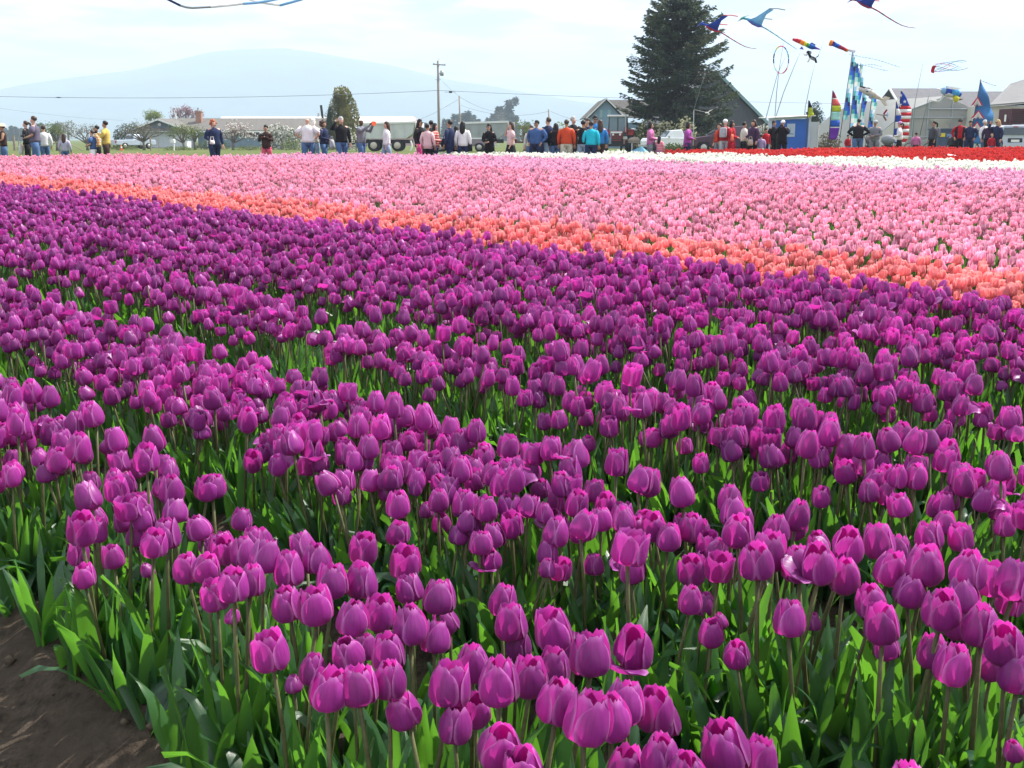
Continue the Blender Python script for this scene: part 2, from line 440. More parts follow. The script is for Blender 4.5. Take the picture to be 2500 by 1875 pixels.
M_white = petal_mat('white_petal', (0.86, 0.86, 0.82), (0.88, 0.88, 0.85), (0.90, 0.90, 0.82), (0.74, 0.77, 0.52), 0.45, 0.03)
M_red = petal_mat('red_petal', (0.58, 0.012, 0.014), (0.70, 0.06, 0.05), (0.85, 0.05, 0.03), (0.35, 0.16, 0.02), 0.35)

def leaf_mat():
    m = bpy.data.materials.new('tulip_leaf'); m.use_nodes = True
    n, l = m.node_tree.nodes, m.node_tree.links
    b = n['Principled BSDF']; out = n['Material Output']
    uv = n.new('ShaderNodeUVMap'); uv.uv_map = 'UVMap'
    mp = n.new('ShaderNodeMapping'); mp.inputs['Scale'].default_value = (30, 1.2, 1); l.new(uv.outputs[0], mp.inputs[0])
    no = n.new('ShaderNodeTexNoise'); no.inputs['Scale'].default_value = 1; no.inputs['Detail'].default_value = 4; l.new(mp.outputs[0], no.inputs['Vector'])
    ge = n.new('ShaderNodeNewGeometry')
    n2 = n.new('ShaderNodeTexNoise'); n2.inputs['Scale'].default_value = 9; n2.inputs['Detail'].default_value = 4; l.new(ge.outputs['Position'], n2.inputs['Vector'])
    oi = plant_random(n, l)
    r1 = n.new('ShaderNodeValToRGB'); r1.color_ramp.elements[0].color = (0.024, 0.072, 0.044, 1); r1.color_ramp.elements[1].color = (0.055, 0.130, 0.052, 1)
    r1.color_ramp.elements[0].position = .3; r1.color_ramp.elements[1].position = .7
    l.new(n2.outputs['Fac'], r1.inputs['Fac'])
    a = n.new('ShaderNodeMapRange'); a.inputs['To Min'].default_value = .75; a.inputs['To Max'].default_value = 1.25; l.new(no.outputs['Fac'], a.inputs['Value'])
    c = n.new('ShaderNodeMapRange'); c.inputs['To Min'].default_value = .8; c.inputs['To Max'].default_value = 1.2; l.new(oi, c.inputs['Value'])
    k = n.new('ShaderNodeMath'); k.operation = 'MULTIPLY'; l.new(a.outputs[0], k.inputs[0]); l.new(c.outputs[0], k.inputs[1])
    hs = n.new('ShaderNodeHueSaturation'); l.new(r1.outputs[0], hs.inputs['Color']); l.new(k.outputs[0], hs.inputs['Value'])
    l.new(hs.outputs[0], b.inputs['Base Color'])
    b.inputs['Roughness'].default_value = 0.30; b.inputs['Specular IOR Level'].default_value = 0.6
    bp = n.new('ShaderNodeBump'); bp.inputs['Strength'].default_value = 0.3; bp.inputs['Distance'].default_value = 0.002
    l.new(no.outputs['Fac'], bp.inputs['Height']); l.new(bp.outputs[0], b.inputs['Normal'])
    t = n.new('ShaderNodeBsdfTranslucent')
    h2 = n.new('ShaderNodeHueSaturation'); h2.inputs['Color'].default_value = (0.150, 0.41, 0.028, 1); l.new(k.outputs[0], h2.inputs['Value'])
    l.new(h2.outputs[0], t.inputs['Color'])
    mx = n.new('ShaderNodeMixShader'); mx.inputs['Fac'].default_value = 0.46
    l.new(b.outputs[0], mx.inputs[1]); l.new(t.outputs[0], mx.inputs[2]); l.new(mx.outputs[0], out.inputs['Surface'])
    return m
M_leaf = leaf_mat()
M_stem = mat('tulip_stem', (0.105, 0.110, 0.045), 0.5, 0.3, 40, 0.3, rnd=0.2, trans=0.12)

def uv_grid(vs, nu, nv):                       # rows of nu+1 points; returns verts, faces, uvs per vertex
    fs = [(j*(nu+1)+i, j*(nu+1)+i+1, (j+1)*(nu+1)+i+1, (j+1)*(nu+1)+i) for j in range(nv) for i in range(nu)]
    uv = [(i/nu, j/nv) for j in range(nv+1) for i in range(nu+1)]
    return vs, fs, uv
def petal_geo(r_, a0, RR, H, close, hw, outer, peel=0.0, nu=5, nv=7):
    vs = []
    ph, wav = r_.random()*6.28, r_.uniform(.0008, .0022)
    tw = r_.uniform(-.10, .10); tipc = r_.uniform(-.06, .05)
    for j in range(nv + 1):
        v = j / nv
        if v < .40:
            rr = RR * math.sqrt(max(0, 1 - (1 - v/.40)**2.3))
            rr = max(rr, RR * .12)
        else:
            t = (v - .40) / .60
            rr = RR * (1 - close * t**2.1)
        z = H * (v**1.22)
        sh = 1.0 if v < .6 else math.sqrt(max(.02, 1 - ((v - .6)/.43)**2.4))
        sh *= .50 + .50 * sm(0, .38, v)
        for i in range(nu + 1):
            u = -1 + 2*i/nu
            ang = a0 + u * hw * sh + tw * v
            q = rr * (1 + outer*.07 - .045*u) - outer*0 + .0012*outer
            q += wav * math.sin(ph + 5*u + 3*v) * abs(u) * (.3 + v)
            zz = z - H*.05*abs(u)**2*sm(.5, 1, v) + wav*1.6*math.sin(ph*2 + 6*u)*v
            q += RR*tipc*sm(.75, 1, v)
            if peel:
                k = sm(.25, 1, v)
                q += RR * 1.5 * peel * k; zz -= H * .42 * peel * k * k
            vs.append((q*math.cos(ang), q*math.sin(ang), zz))
    return uv_grid(vs, nu, nv)
def leaf_geo(r_, az, L, Wd, lean, bend, z0=0.0, nu=4, nv=8):
    vs = []
    d = Vector((math.cos(az), math.sin(az), 0)); sd = Vector((-math.sin(az), math.cos(az), 0))
    p = Vector((0, 0, z0)) + d*.006; th = lean
    ph, tw = r_.random()*6.28, r_.uniform(-1.0, 1.0); wv = r_.uniform(.003, .009)
    kink = r_.uniform(.45, .8); 
    for j in range(nv + 1):
        v = j / nv
        t = d*math.sin(th) + Vector((0, 0, math.cos(th)))
        nrm = d*math.cos(th) - Vector((0, 0, math.sin(th)))      # the upper face of an arching leaf looks away from the axis of bend
        w = Wd * (math.sin(math.pi * (.20 + .80*v)**1.0)**.9) * (1 - .20*v)
        if j == nv: w = Wd*.03
        c2 = math.cos(tw*v); s2 = math.sin(tw*v)
        side = sd*c2 + nrm*s2; up = nrm*c2 - sd*s2
        fold = .55*(1-v)**1.3 + .16
        for i in range(nu + 1):
            u = -1 + 2*i/nu
            q = p + side*(u*w) - up*(-abs(u)**1.4*w*fold) + up*(wv*math.sin(ph + 7*v + 2*u)*abs(u))
            vs.append(tuple(q))
        p = p + t*(L/nv)
        th += bend/nv * (.35 if v < kink else 2.1)
    return uv_grid(vs, nu, nv)
def stem_geo(L, bx, by, r0=.0052, r1=.0040):
    pts = [Vector((bx*t*t, by*t*t, L*t)) for t in (0, .33, .66, 1.0)]
    b = MB(); b.tube(pts, [r0, r0*.95, r0*.88, r1], 6)
    return b.v, b.f, [(0.5, v[2]/L) for v in b.v]
def mesh_uv(name, v, f, uv, m, smooth=True):
    me = bpy.data.meshes.new(name); me.from_pydata([tuple(p) for p in v], [], f)
    ul = me.uv_layers.new(name='UVMap')
    li = np.zeros(len(me.loops), dtype=np.int32); me.loops.foreach_get('vertex_index', li)
    ul.data.foreach_set('uv', np.array(uv, dtype=np.float32)[li].ravel())
    me.materials.append(m)
    if smooth: me.polygons.foreach_set('use_smooth', [True]*len(me.polygons))
    me.update()
    return me
def join_geo(name, items, mats):                # items: (v, f, uv, material index) -> one plant mesh
    V, Fc, U, Mi = [], [], [], []
    for v, f, uv, mi in items:
        o = len(V); V.extend(v); U.extend(uv)
        for q in f: Fc.append(tuple(o+i for i in q)); Mi.append(mi)
    me = bpy.data.meshes.new(name); me.from_pydata([tuple(p) for p in V], [], Fc)
    ul = me.uv_layers.new(name='UVMap')
    li = np.zeros(len(me.loops), dtype=np.int32); me.loops.foreach_get('vertex_index', li)
    ul.data.foreach_set('uv', np.array(U, dtype=np.float32)[li].ravel())
    for m in mats: me.materials.append(m)
    me.polygons.foreach_set('material_index', Mi)
    me.polygons.foreach_set('use_smooth', [True]*len(me.polygons))
    me.update()
    return me

def plant(seed, kind='cup', style='purple', nleaf=4, lod=0):
    """geometry of one plant: list of (part name, v, f, uv, material slot), slot 0 petal 1 stem 2 leaf; also the bloom's middle"""
    r_ = random.Random(seed)
    out = []
    L = r_.uniform(.355, .405)
    bx, by = r_.uniform(-.035, .035), r_.uniform(-.035, .035)
    out.append(('stem', *stem_geo(L, bx, by), 1))
    RR, H, close, hw = r_.uniform(.0276, .0308), r_.uniform(.064, .076), r_.uniform(.34, .55), R(60)
    if style == 'pink': RR, H, close, hw = r_.uniform(.023, .027), r_.uniform(.062, .07), r_.uniform(.05, .35), R(54)
    if style == 'coral': RR, H, close, hw = r_.uniform(.024, .027), r_.uniform(.060, .066), r_.uniform(.15, .38), R(62)
    if style == 'red': RR, H, close, hw = r_.uniform(.029, .033), r_.uniform(.060, .066), r_.uniform(.1, .4), R(60)
    if kind == 'open': close = r_.uniform(.20, .32); RR *= 1.02
    if kind == 'bud': RR *= .68; H *= .80; close = .62
    if kind == 'wide': close = .02; RR *= 1.06; H *= .94
    tilt = Euler((r_.uniform(-.16, .16) + by*3*-1, r_.uniform(-.16, .16) + bx*3, r_.random()*6.28))
    Mx = Matrix.Translation((bx, by, L - .004)) @ tilt.to_matrix().to_4x4()
    nu, nv = (5, 7) if lod == 0 else (3, 4)
    for k in range(6):
        outer = 1 if k % 2 == 0 else 0
        peel = 0
        if kind == 'peel' and k == 0: peel = r_.uniform(.8, 1.15)
        v, f, uv = petal_geo(r_, k*math.pi/3 + r_.uniform(-.10, .10), RR*(1 if outer else .93), H*(r_.uniform(.95, 1.03) if outer else r_.uniform(.97, 1.05)),
                             close + r_.uniform(-.06, .06), hw*r_.uniform(.93, 1.05), outer, peel, nu, nv)
        out.append(('petal', [tuple(Mx @ Vector(p)) for p in v], f, uv, 0))
    a0 = r_.random()*6.28
    lnu, lnv = (4, 8) if lod == 0 else (2, 4)
    for k in range(nleaf):
        low = k / max(1, nleaf-1)
        az = a0 + k*2.4 + r_.uniform(-.4, .4)
        if r_.random() < .18:
            g = leaf_geo(r_, az, r_.uniform(.24, .33), r_.uniform(.024, .034), r_.uniform(.35, .6), r_.uniform(1.3, 2.3), 0.0, lnu, lnv)
        else:
            g = leaf_geo(r_, az, r_.uniform(.25, .345)*(1 - .12*low), r_.uniform(.017, .029), r_.uniform(.10, .34), r_.uniform(.05, .75), .02*low, lnu, lnv)
        out.append(('leaf', *g, 2))
    mid = Mx @ Vector((0, 0, H*.5))
    return out, mid, H

KINDS = ['cup', 'cup', 'open', 'cup', 'cup', 'bud', 'cup', 'peel', 'open', 'cup', 'wide', 'cup', 'cup', 'open', 'cup', 'peel', 'cup', 'cup']
PV = [plant(100 + i, KINDS[i]) for i in range(len(KINDS))]

class Geo:                                     # plant shape as arrays, for joining many into one bed mesh
    def __init__(g, items):
        V, L, N, U, Mi = [], [], [], [], []
        for v, f, uv, mi in items:
            o = len(V); V.extend(v); U.extend(uv)
            for q in f: L.extend(o+i for i in q); N.append(len(q)); Mi.append(mi)
        g.V, g.U = np.array([tuple(p) for p in V], dtype=np.float64), np.array(U, dtype=np.float32)
        g.L, g.N, g.M = np.array(L, dtype=np.int32), np.array(N, dtype=np.int32), np.array(Mi, dtype=np.int32)
def rotm(rx, ry, rz): return np.array(Euler((rx, ry, rz)).to_matrix())
def bed_mesh(name, geos, places, mats):
    """places: (x, y, z, (rx, ry, rz), (sx, sy, sz), variant)"""
    V, L, N, U, Mi, Rn = [], [], [], [], [], []
    o = 0
    gr = np.random.default_rng(len(places))
    for x, y, z, r3, s3, k in places:
        g = geos[k]
        V.append((g.V*np.array(s3)) @ rotm(*r3).T + np.array((x, y, z)))
        L.append(g.L + o); N.append(g.N); U.append(g.U); Mi.append(g.M); Rn.append(np.full(len(g.V), gr.random()))
        o += len(g.V)
    V, L, N, U, Mi, Rn = map(np.concatenate, (V, L, N, U, Mi, Rn))
    me = bpy.data.meshes.new(name)
    me.vertices.add(len(V)); me.vertices.foreach_set('co', V.astype(np.float32).ravel())
    me.loops.add(len(L)); me.loops.foreach_set('vertex_index', L)
    me.polygons.add(len(N)); st = np.concatenate([[0], np.cumsum(N)[:-1]]).astype(np.int32)
    me.polygons.foreach_set('loop_start', st); me.polygons.foreach_set('loop_total', N)
    for m in mats: me.materials.append(m)
    me.polygons.foreach_set('material_index', Mi); me.polygons.foreach_set('use_smooth', np.ones(len(N), dtype=bool))
    me.update(calc_edges=True)
    ul = me.uv_layers.new(name='UVMap'); ul.data.foreach_set('uv', U[L].ravel())
    a = me.attributes.new('rnd', 'FLOAT', 'POINT'); a.data.foreach_set('value', Rn.astype(np.float32))
    return me
def lib_collection(name, meshes):              # never linked: only shapes the bed objects draw from
    c = bpy.data.collections.new(name)
    for i, me in enumerate(meshes):
        o = bpy.data.objects.new('%s_%02d' % (name, i), me); c.objects.link(o)
    return c
def leaf_clump(seed, n=4):
    r_ = random.Random(seed); items = []
    for k in range(n):
        drop = r_.random() < .3
        g = leaf_geo(r_, r_.random()*6.28, r_.uniform(.22, .33), r_.uniform(.013, .031), r_.uniform(.12, .5) + .2*drop, r_.uniform(.1, .9) + 1.1*drop, 0, 2, 6)
        items.append((*g, 0))
    return Geo(items)

def scatter(name, coll, P, rot, scl, var, label, cat):
    me = bpy.data.meshes.new(name)
    me.from_pydata([tuple(p) for p in P], [], [])
    a = me.attributes.new('rot', 'FLOAT_VECTOR', 'POINT'); a.data.foreach_set('vector', np.asarray(rot, dtype=np.float32).ravel())
    a = me.attributes.new('scl', 'FLOAT_VECTOR', 'POINT'); a.data.foreach_set('vector', np.asarray(scl, dtype=np.float32).ravel())
    a = me.attributes.new('var', 'INT', 'POINT'); a.data.foreach_set('value', np.asarray(var, dtype=np.int32))
    o = bpy.data.objects.new(name, me); COL.objects.link(o)
    g = bpy.data.node_groups.new(name + '_scatter', 'GeometryNodeTree')
    g.interface.new_socket('Geometry', in_out='INPUT', socket_type='NodeSocketGeometry')
    g.interface.new_socket('Geometry', in_out='OUTPUT', socket_type='NodeSocketGeometry')
    gi, go = g.nodes.new('NodeGroupInput'), g.nodes.new('NodeGroupOutput')
    ip = g.nodes.new('GeometryNodeInstanceOnPoints'); ip.inputs['Pick Instance'].default_value = True
    ci = g.nodes.new('GeometryNodeCollectionInfo'); ci.inputs['Collection'].default_value = coll
    ci.inputs['Separate Children'].default_value = True; ci.inputs['Reset Children'].default_value = True
    def na(nm, dt):
        q = g.nodes.new('GeometryNodeInputNamedAttribute'); q.data_type = dt; q.inputs['Name'].default_value = nm
        return q.outputs['Attribute']
    g.links.new(gi.outputs[0], ip.inputs['Points']); g.links.new(ci.outputs[0], ip.inputs['Instance'])
    g.links.new(na('rot', 'FLOAT_VECTOR'), ip.inputs['Rotation']); g.links.new(na('scl', 'FLOAT_VECTOR'), ip.inputs['Scale'])
    g.links.new(na('var', 'INT'), ip.inputs['Instance Index'])
    g.links.new(ip.outputs[0], go.inputs[0])
    md = o.modifiers.new('scatter', 'NODES'); md.node_group = g
    return tag(o, label, cat, kind='stuff')

def project(x, y, z):
    d = Vector((x, y, z - CAMZ)); c, s = math.cos(PITCH), math.sin(PITCH)
    zf = d.y*c - d.z*s; up = d.y*s + d.z*c
    return 1250 + FPX*d.x/zf, 937.5 - FPX*up/zf, zf

# heads of the closest plants: pixel of the bloom's middle, its height in pixels, variant hint
_A = [(1075,130,215,0),(1000,185,185,3),(1285,85,175,1),(625,30,150,4),(800,40,150,6),(1210,345,205,0),(1335,350,195,1),(1390,525,210,2),(1510,455,220,3),(1625,425,220,4),
      (1450,235,190,6),(1580,240,210,9),(1720,270,230,11),(1690,95,170,12),(1870,350,240,14),(1860,570,240,0),(2040,590,255,2),(1750,900,265,8),(2030,1000,215,16),(2130,1100,275,3),
      (2150,430,240,17),(2050,290,210,4),(1960,200,190,6),(1500,660,95,5),(945,360,100,5),(1885,1095,75,5),(1350,190,130,1)]
_B = [(155,230,205,2),(140,430,240,0),(420,300,220,8),(640,455,240,1),(450,500,190,3),(80,650,240,4),(250,630,240,6),(455,710,270,9),(680,620,190,11),(1060,540,220,12),(1110,690,250,14),
      (1380,725,285,13),(1160,820,210,16),(310,890,255,17),(160,860,180,0),(50,900,230,1),(120,1105,265,3),(320,1070,260,4),(410,1250,250,6),(715,1090,300,2),(860,960,265,9),(620,800,220,11),
      (750,1360,260,12),(880,1270,235,14),(1030,1080,330,16),(1230,1035,275,17),(1390,1010,245,0),(1030,1480,310,1),(1180,1640,280,3),(1410,1200,310,4),(1610,1330,355,6),(1760,1310,315,9),
      (1620,960,285,2),(1850,1130,295,11),(1900,870,305,7),(1510,870,230,12),(2040,1230,300,13),(2110,1350,230,14),(2080,1560,310,16),(1850,1640,290,17),(1110,70,170,8),(1885,205,240,10),
      (1890,360,190,0),(1560,110,165,1),(1690,40,160,3),(1840,40,175,4),(2030,80,190,6),(2130,150,190,9)]
_C = [(50,80,195,0),(350,110,225,1),(230,225,170,5),(230,345,190,10),(50,340,200,2),(545,240,285,13),(470,300,240,3),(600,100,200,4),(715,80,205,6),(735,315,250,9),(865,320,270,7),(870,190,180,11),
      (1040,400,245,12),(1060,190,245,7),(1265,165,240,14),(1390,220,195,16),(1340,350,235,17),(1560,330,275,0),(1470,480,230,1),(1590,140,190,3),(1850,350,260,4),(2010,420,260,2),(2160,430,260,6),
      (2080,70,160,9),(1210,560,225,11),(1280,715,265,13),(1310,850,200,12),(685,675,250,14),(830,700,135,5),(40,550,195,16),(130,580,160,17),(175,770,190,0),(240,690,105,5),(340,905,190,1),
      (1670,610,260,3),(1810,520,240,4),(1780,700,230,6),(1930,720,290,9),(2080,840,285,11),(1610,890,235,12),(1745,970,280,14),(1990,980,200,16),(2170,1030,280,17),(270,1250,370,0),(480,1640,300,13),
      (20,1640,300,4),(2150,1540,165,5),(2120,560,200,2)]
HAND = [(cx/2.655, 1250+cy_/2.655, h/2.655, k) for cx, cy_, h, k in _A] + [(830+cx/2.655, 1250+cy_/2.655, h/2.655, k) for cx, cy_, h, k in _B] + [(1670+cx/2.655, 1250+cy_/2.655, h/2.655, k) for cx, cy_, h, k in _C]

plants = []        # x, y, z, rz, tiltx, tilty, scale, var, row
def spot_for(px, py, top):
    """the spot whose bloom, `top` above the bed, is seen at this pixel"""
    d = ray(px, py)
    lo, hi = .6, 14.0
    for _ in range(40):
        t = (lo + hi)/2
        p = Vector((0, 0, CAMZ)) + d*t
        if p.z > base_z(p.x, p.y) + top: lo = t
        else: hi = t
    return p
taken = []
for px, py, h, k in HAND:
    sc = 1.0; zl = None
    for _ in range(4):
        g, mid, H = PV[k]
        p = spot_for(px, py, mid.z*sc if KINDS[k] != 'bud' else mid.z*sc*.85)
        zf = project(p.x, p.y, p.z)[2]
        want = h/FPX*zf/H/1.03
        sc = max(.80, min(1.26, .5*sc + .5*want))
    p = spot_for(px, py, mid.z*sc*(.85 if KINDS[k] == 'bud' else 1))
    rz = random.random()*6.28
    tx, ty = random.gauss(0, .06), random.gauss(0, .075)
    if (px, k) == (1670+270/2.655, 0): ty = .22
    rot = Euler((tx, ty, rz)).to_matrix()
    off = rot @ (Vector(mid)*sc)
    x, y = p.x - off.x, p.y - off.y
    plants.append((x, y, base_z(x, y) - .005, rz, tx, ty, (sc, sc, sc*(.85 if KINDS[k] == 'bud' else 1)), k, True))
    taken.append((p.x, p.y))
r_ = random.Random(77)
def row_points(s0, s1, tmin, tmax, du, dv):
    out = []
    s = s0
    j = 0
    while s < s1:
        t = tmin + (dv*.5 if j % 2 else 0)
        while t < tmax:
            ss, tt = s + r_.uniform(-.42, .42)*du, t + r_.uniform(-.42, .42)*dv
            out.append((NRM.x*ss + ALO.x*tt, NRM.y*ss + ALO.y*tt, ss))
            t += dv
        s += du; j += 1
    return out
common = [i for i, k in enumerate(KINDS) if k in ('cup', 'open')]
rare = [i for i, k in enumerate(KINDS) if k not in ('cup', 'open')]
for ri, (a, c) in enumerate(ROWS):
    for x, y, s in row_points(a, c, -22, 8, .074, .072):
        if y < .4: continue
        u, v, zf = project(x, y, base_z(x, y) + .44)
        if zf < .4 or u < -330 or u > 2830 or v > 2500: continue
        if v > 1295 and -60 < u < 2560 and v < 1990: continue         # these are set out one by one above
        if min((x-q[0])**2 + (y-q[1])**2 for q in taken) < .05**2: continue
        if vnoise(x*2.1 + 5, y*2.1) < .17: continue                  # bare patches
        k = r_.choice(common) if r_.random() < .84 else r_.choice(rare)
        h = r_.uniform(.86, 1.12)*(.93 + .14*vnoise(x*1.2, y*1.2+8))
        sc = r_.uniform(.86, 1.10)
        edge = min(s - a, c - s)
        lean = .13 if edge < .06 else .075
        plants.append((x, y, base_z(x, y) - .005, r_.random()*6.28, r_.gauss(0, lean), r_.gauss(0, lean), (sc, sc, sc*h), k, False))
def head_of(p):
    m = PV[p[7]][1]
    q = Euler((p[4], p[5], p[3])).to_matrix() @ Vector((m.x*p[6][0], m.y*p[6][1], m.z*p[6][2]))
    return Vector(p[:3]) + q
order = []
for i, p in enumerate(plants):
    u, v, zf = project(*head_of(p))
    inside = -20 < u < 2520 and v < 1915
    order.append((0 if inside else 1, zf, i, u, v))
order.sort()
single = {i for _, _, i, _, _ in order[:300]}
near_uv = {i: (u, v) for _, _, i, u, v in order[:300]}
part_mesh = []
for g, mid, H in PV:
    L = []
    for nm, v, f, uv, mi in g: L.append((nm, mesh_uv(nm, v, f, uv, (M_purple, M_stem, M_leaf)[mi])))
    part_mesh.append(L)
LOOK = {'cup': 'closed purple tulip', 'open': 'parted purple tulip', 'bud': 'small tight purple tulip bud', 'peel': 'folded-petal purple tulip', 'wide': 'wide open purple tulip'}
def row_name(x, y):
    s = s_of(x, y)
    if s < 1.5: return 'in the first row', 'tulips of the row beside the bare earth'
    if s < 2.5: return 'in the second row', 'tulips of the second row'
    if s < 3.45: return 'in the third row', 'tulips of the third row'
    return 'in the fourth row', 'tulips of the fourth row'
BELOW = [(160, 'the striped child'), (420, 'the man in yellow'), (600, 'the red-haired person'), (780, 'the bald man'), (930, 'the golden cypress'), (1110, 'the tall utility pole'), (1275, 'the girl in pink'), (1400, 'the heavy man'),
         (1560, 'the pale blue house'), (1720, 'the big conifer'), (1860, 'the woman in red'), (2010, 'the blue stall'), (2120, 'the checkered banners'), (2250, 'the starry flag'), (2370, 'the blue skip'), (3000, 'the silver minivan')]
ORD = ['lowest', 'second lowest', 'third lowest', 'fourth lowest', 'fifth lowest', 'sixth lowest', 'seventh lowest', 'eighth lowest', 'ninth lowest', 'tenth lowest', 'eleventh lowest', 'twelfth lowest', 'thirteenth lowest', 'fourteenth lowest', 'fifteenth lowest', 'sixteenth lowest', 'seventeenth lowest', 'eighteenth lowest', 'nineteenth lowest', 'twentieth lowest']
tl = {}
for i in single:
    u, v = near_uv[i]; p = plants[i]
    key = '%s %s below %s' % (LOOK[KINDS[p[7]]], row_name(p[0], p[1])[0], next(t for q, t in BELOW if u < q))
    tl.setdefault(key, []).append((-v, i))
tulip_label = {}
for key, L in tl.items():
    L.sort()
    for k, (_, i) in enumerate(L): tulip_label[i] = key if len(L) == 1 else key + ', ' + (ORD[k] if k < 20 else 'higher up')
SPECIAL = {(1670+270/2.655): 'large leaning purple tulip alone on a thick brown stalk between two rows',
           (1670+685/2.655): 'purple tulip standing apart in the middle of the leafy gap',
           (1670+2150/2.655): 'dark purple bud low among the leaves at the bottom corner',
           (0+1750/2.655): 'lone purple tulip standing out in front of its row over the leaves',
           (830+1900/2.655): 'broad purple tulip whose front petal folds down across it'}
sp_i = {}
for i, (px, py, h, k) in enumerate(HAND):
    for q, t in SPECIAL.items():
        if abs(px - q) < .01: sp_i.setdefault(t, i)
sp_i = {i: t for t, i in sp_i.items()}
for i, p in enumerate(plants):
    if i not in single: continue
    e = bpy.data.objects.new('tulip', None); COL.objects.link(e); e.empty_display_size = .05
    e.location = p[:3]; e.rotation_euler = (p[4], p[5], p[3]); e.scale = p[6]
    for nm, me in part_mesh[p[7]]:
        o = bpy.data.objects.new(nm, me.copy()); COL.objects.link(o); o.parent = e
    where, grp = row_name(p[0], p[1])
    k = KINDS[p[7]]
    tag(e, sp_i.get(i) or tulip_label[i], 'tulip', grp)
PV1 = [plant(100 + i, KINDS[i], lod=1) for i in range(len(KINDS))]
geos = [Geo([(v, f, uv, mi) for _, v, f, uv, mi in p[0]]) for p in PV] + [Geo([(v, f, uv, mi) for _, v, f, uv, mi in p[0]]) for p in PV1]
rest = []
for i, p in enumerate(plants):
    if i in single: continue
    rest.append((p[0], p[1], p[2], (p[4], p[5], p[3]), p[6], p[7] + (len(KINDS) if p[1] > 4.2 else 0)))
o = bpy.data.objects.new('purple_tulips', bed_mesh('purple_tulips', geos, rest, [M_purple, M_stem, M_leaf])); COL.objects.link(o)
tag(o, 'mass of purple tulips filling the rows behind the closest plants', 'tulips', kind='stuff')
# extra foliage between the stalks of the near rows
lg = [leaf_clump(700+i) for i in range(10)]
P = []
for a, c in ROWS:
    for x, y, s in row_points(a + .03, c + .03, -14, 6, .12, .11):
        if y < .4 or y > 9: continue
        u, v, zf = project(x, y, base_z(x, y) + .2)
        if zf < .4 or u < -250 or u > 2750 or v > 2450: continue
        k = r_.uniform(.75, 1.1)
        P.append((x, y, base_z(x, y) - .005, (r_.gauss(0, .08), r_.gauss(0, .08), r_.random()*6.28), (k, k, k*r_.uniform(.85, 1.1)), r_.randrange(10)))
print('purple', len(rest), 'leaf clumps', len(P))
o = bpy.data.objects.new('tulip_leaves', bed_mesh('tulip_leaves', lg, P, [M_leaf])); COL.objects.link(o)
tag(o, 'broad green tulip leaves crowding between the stalks', 'leaves', kind='stuff')

def bed(name, style, pm, kinds, s0, s1, tile, dens, label, hgt, keep=None, thin=2, leafn=3, furrow=False, soft=.015):
    """one colour strip of the field out to the far edge, laid in squares of close-set plants"""
    g = np.random.default_rng(len(name)*31)
    gs = [Geo([(v, f, uv, mi) for _, v, f, uv, mi in plant(300 + 11*i + len(name)*5, k, style, leafn, 1)[0]]) for i, k in enumerate(kinds)]
    nv = 8; du = 1/math.sqrt(dens); tiles = []
    for q in range(nv):
        pl = []
        hole = (g.uniform(-.3, .3)*tile, g.uniform(-.3, .3)*tile) if q >= nv - thin else None
        m = int(tile/du)
        for i in range(m):
            for j in range(m):
                x, y = (i+.5)*tile/m - tile/2 + g.uniform(-.45, .45)*du, (j+.5)*tile/m - tile/2 + g.uniform(-.45, .45)*du
                if hole and math.hypot(x-hole[0], (y-hole[1])*1.6) < tile*.24 and g.random() < .85: continue
                if g.random() < .03: continue
                if furrow and abs(y) > tile*.5 - .07 and g.random() < .7: continue
                x += g.normal(0, soft); y += g.normal(0, soft)
                k = g.uniform(.88, 1.1)
                pl.append((x, y, 0, (g.normal(0, .07), g.normal(0, .07), g.uniform(0, 6.28)), (k, k, k*hgt*g.uniform(.88, 1.1)), int(g.integers(0, len(kinds)))))
        tiles.append(bed_mesh(name + '_square', gs, pl, [pm, M_stem, M_leaf]))
    coll = lib_collection(name + '_squares', tiles)
    P, Ro, Sc, Va = [], [], [], []
    ns, nt = int(round((s1-s0)/tile)), int(90/tile)
    for a in range(ns):
        for c in range(nt):
            s, t = s0 + (a+.5)*tile, -50 + (c+.5)*tile
            x, y = NRM.x*s + ALO.x*t, NRM.y*s + ALO.y*t
            if y < 3 or y > far_edge(x) + .2*math.sin(x*2) or abs(x) > .50*y + 1.2: continue
            if keep and not keep(x, y, s): continue
            P.append((x, y, gz(y) + .095)); Ro.append((0, 0, -ROWA + (int(g.integers(0, 2))*math.pi if furrow else int(g.integers(0, 4))*math.pi/2)))
            w = 1 + .07*math.sin(x*.9+1)*math.sin(y*.7); Sc.append((1, 1, w))
            lowq = vnoise(x*.8 + 3, y*.8) > .56
            Va.append(int(g.integers(nv-thin, nv)) if (lowq and thin) else int(g.integers(0, nv-thin)))
    print(name, len(P), 'squares')
    return scatter(name, coll, P, Ro, Sc, Va, label, 'tulips')
bed('coral_tulips', 'coral', M_coral, ['cup']*5 + ['open'], 6.24, 7.76, .76, 150, 'band of coral orange tulips bordering the purple rows', .98, None, 1, soft=.085)
bed('pink_tulips', 'pink', M_pink, ['cup', 'open', 'cup', 'open', 'wide', 'cup'], 7.70, 18.24, .7027, 124, 'wide bed of salmon pink tulips', 1.0, None, 3, furrow=True, soft=.03)
bed('mauve_tulips', 'pink', M_mauve, ['cup', 'open', 'cup', 'open', 'wide', 'cup'], 18.2, 24.8, .7333, 105, 'pale mauve pink tulips beside the white bed', 1.0, None, 0, furrow=True, soft=.03)
bed('white_tulips', 'red', M_white, ['cup', 'open', 'wide', 'open'], 24.82, 31.2, .7089, 100, 'strip of bright white tulips', 1.02, None, 0)
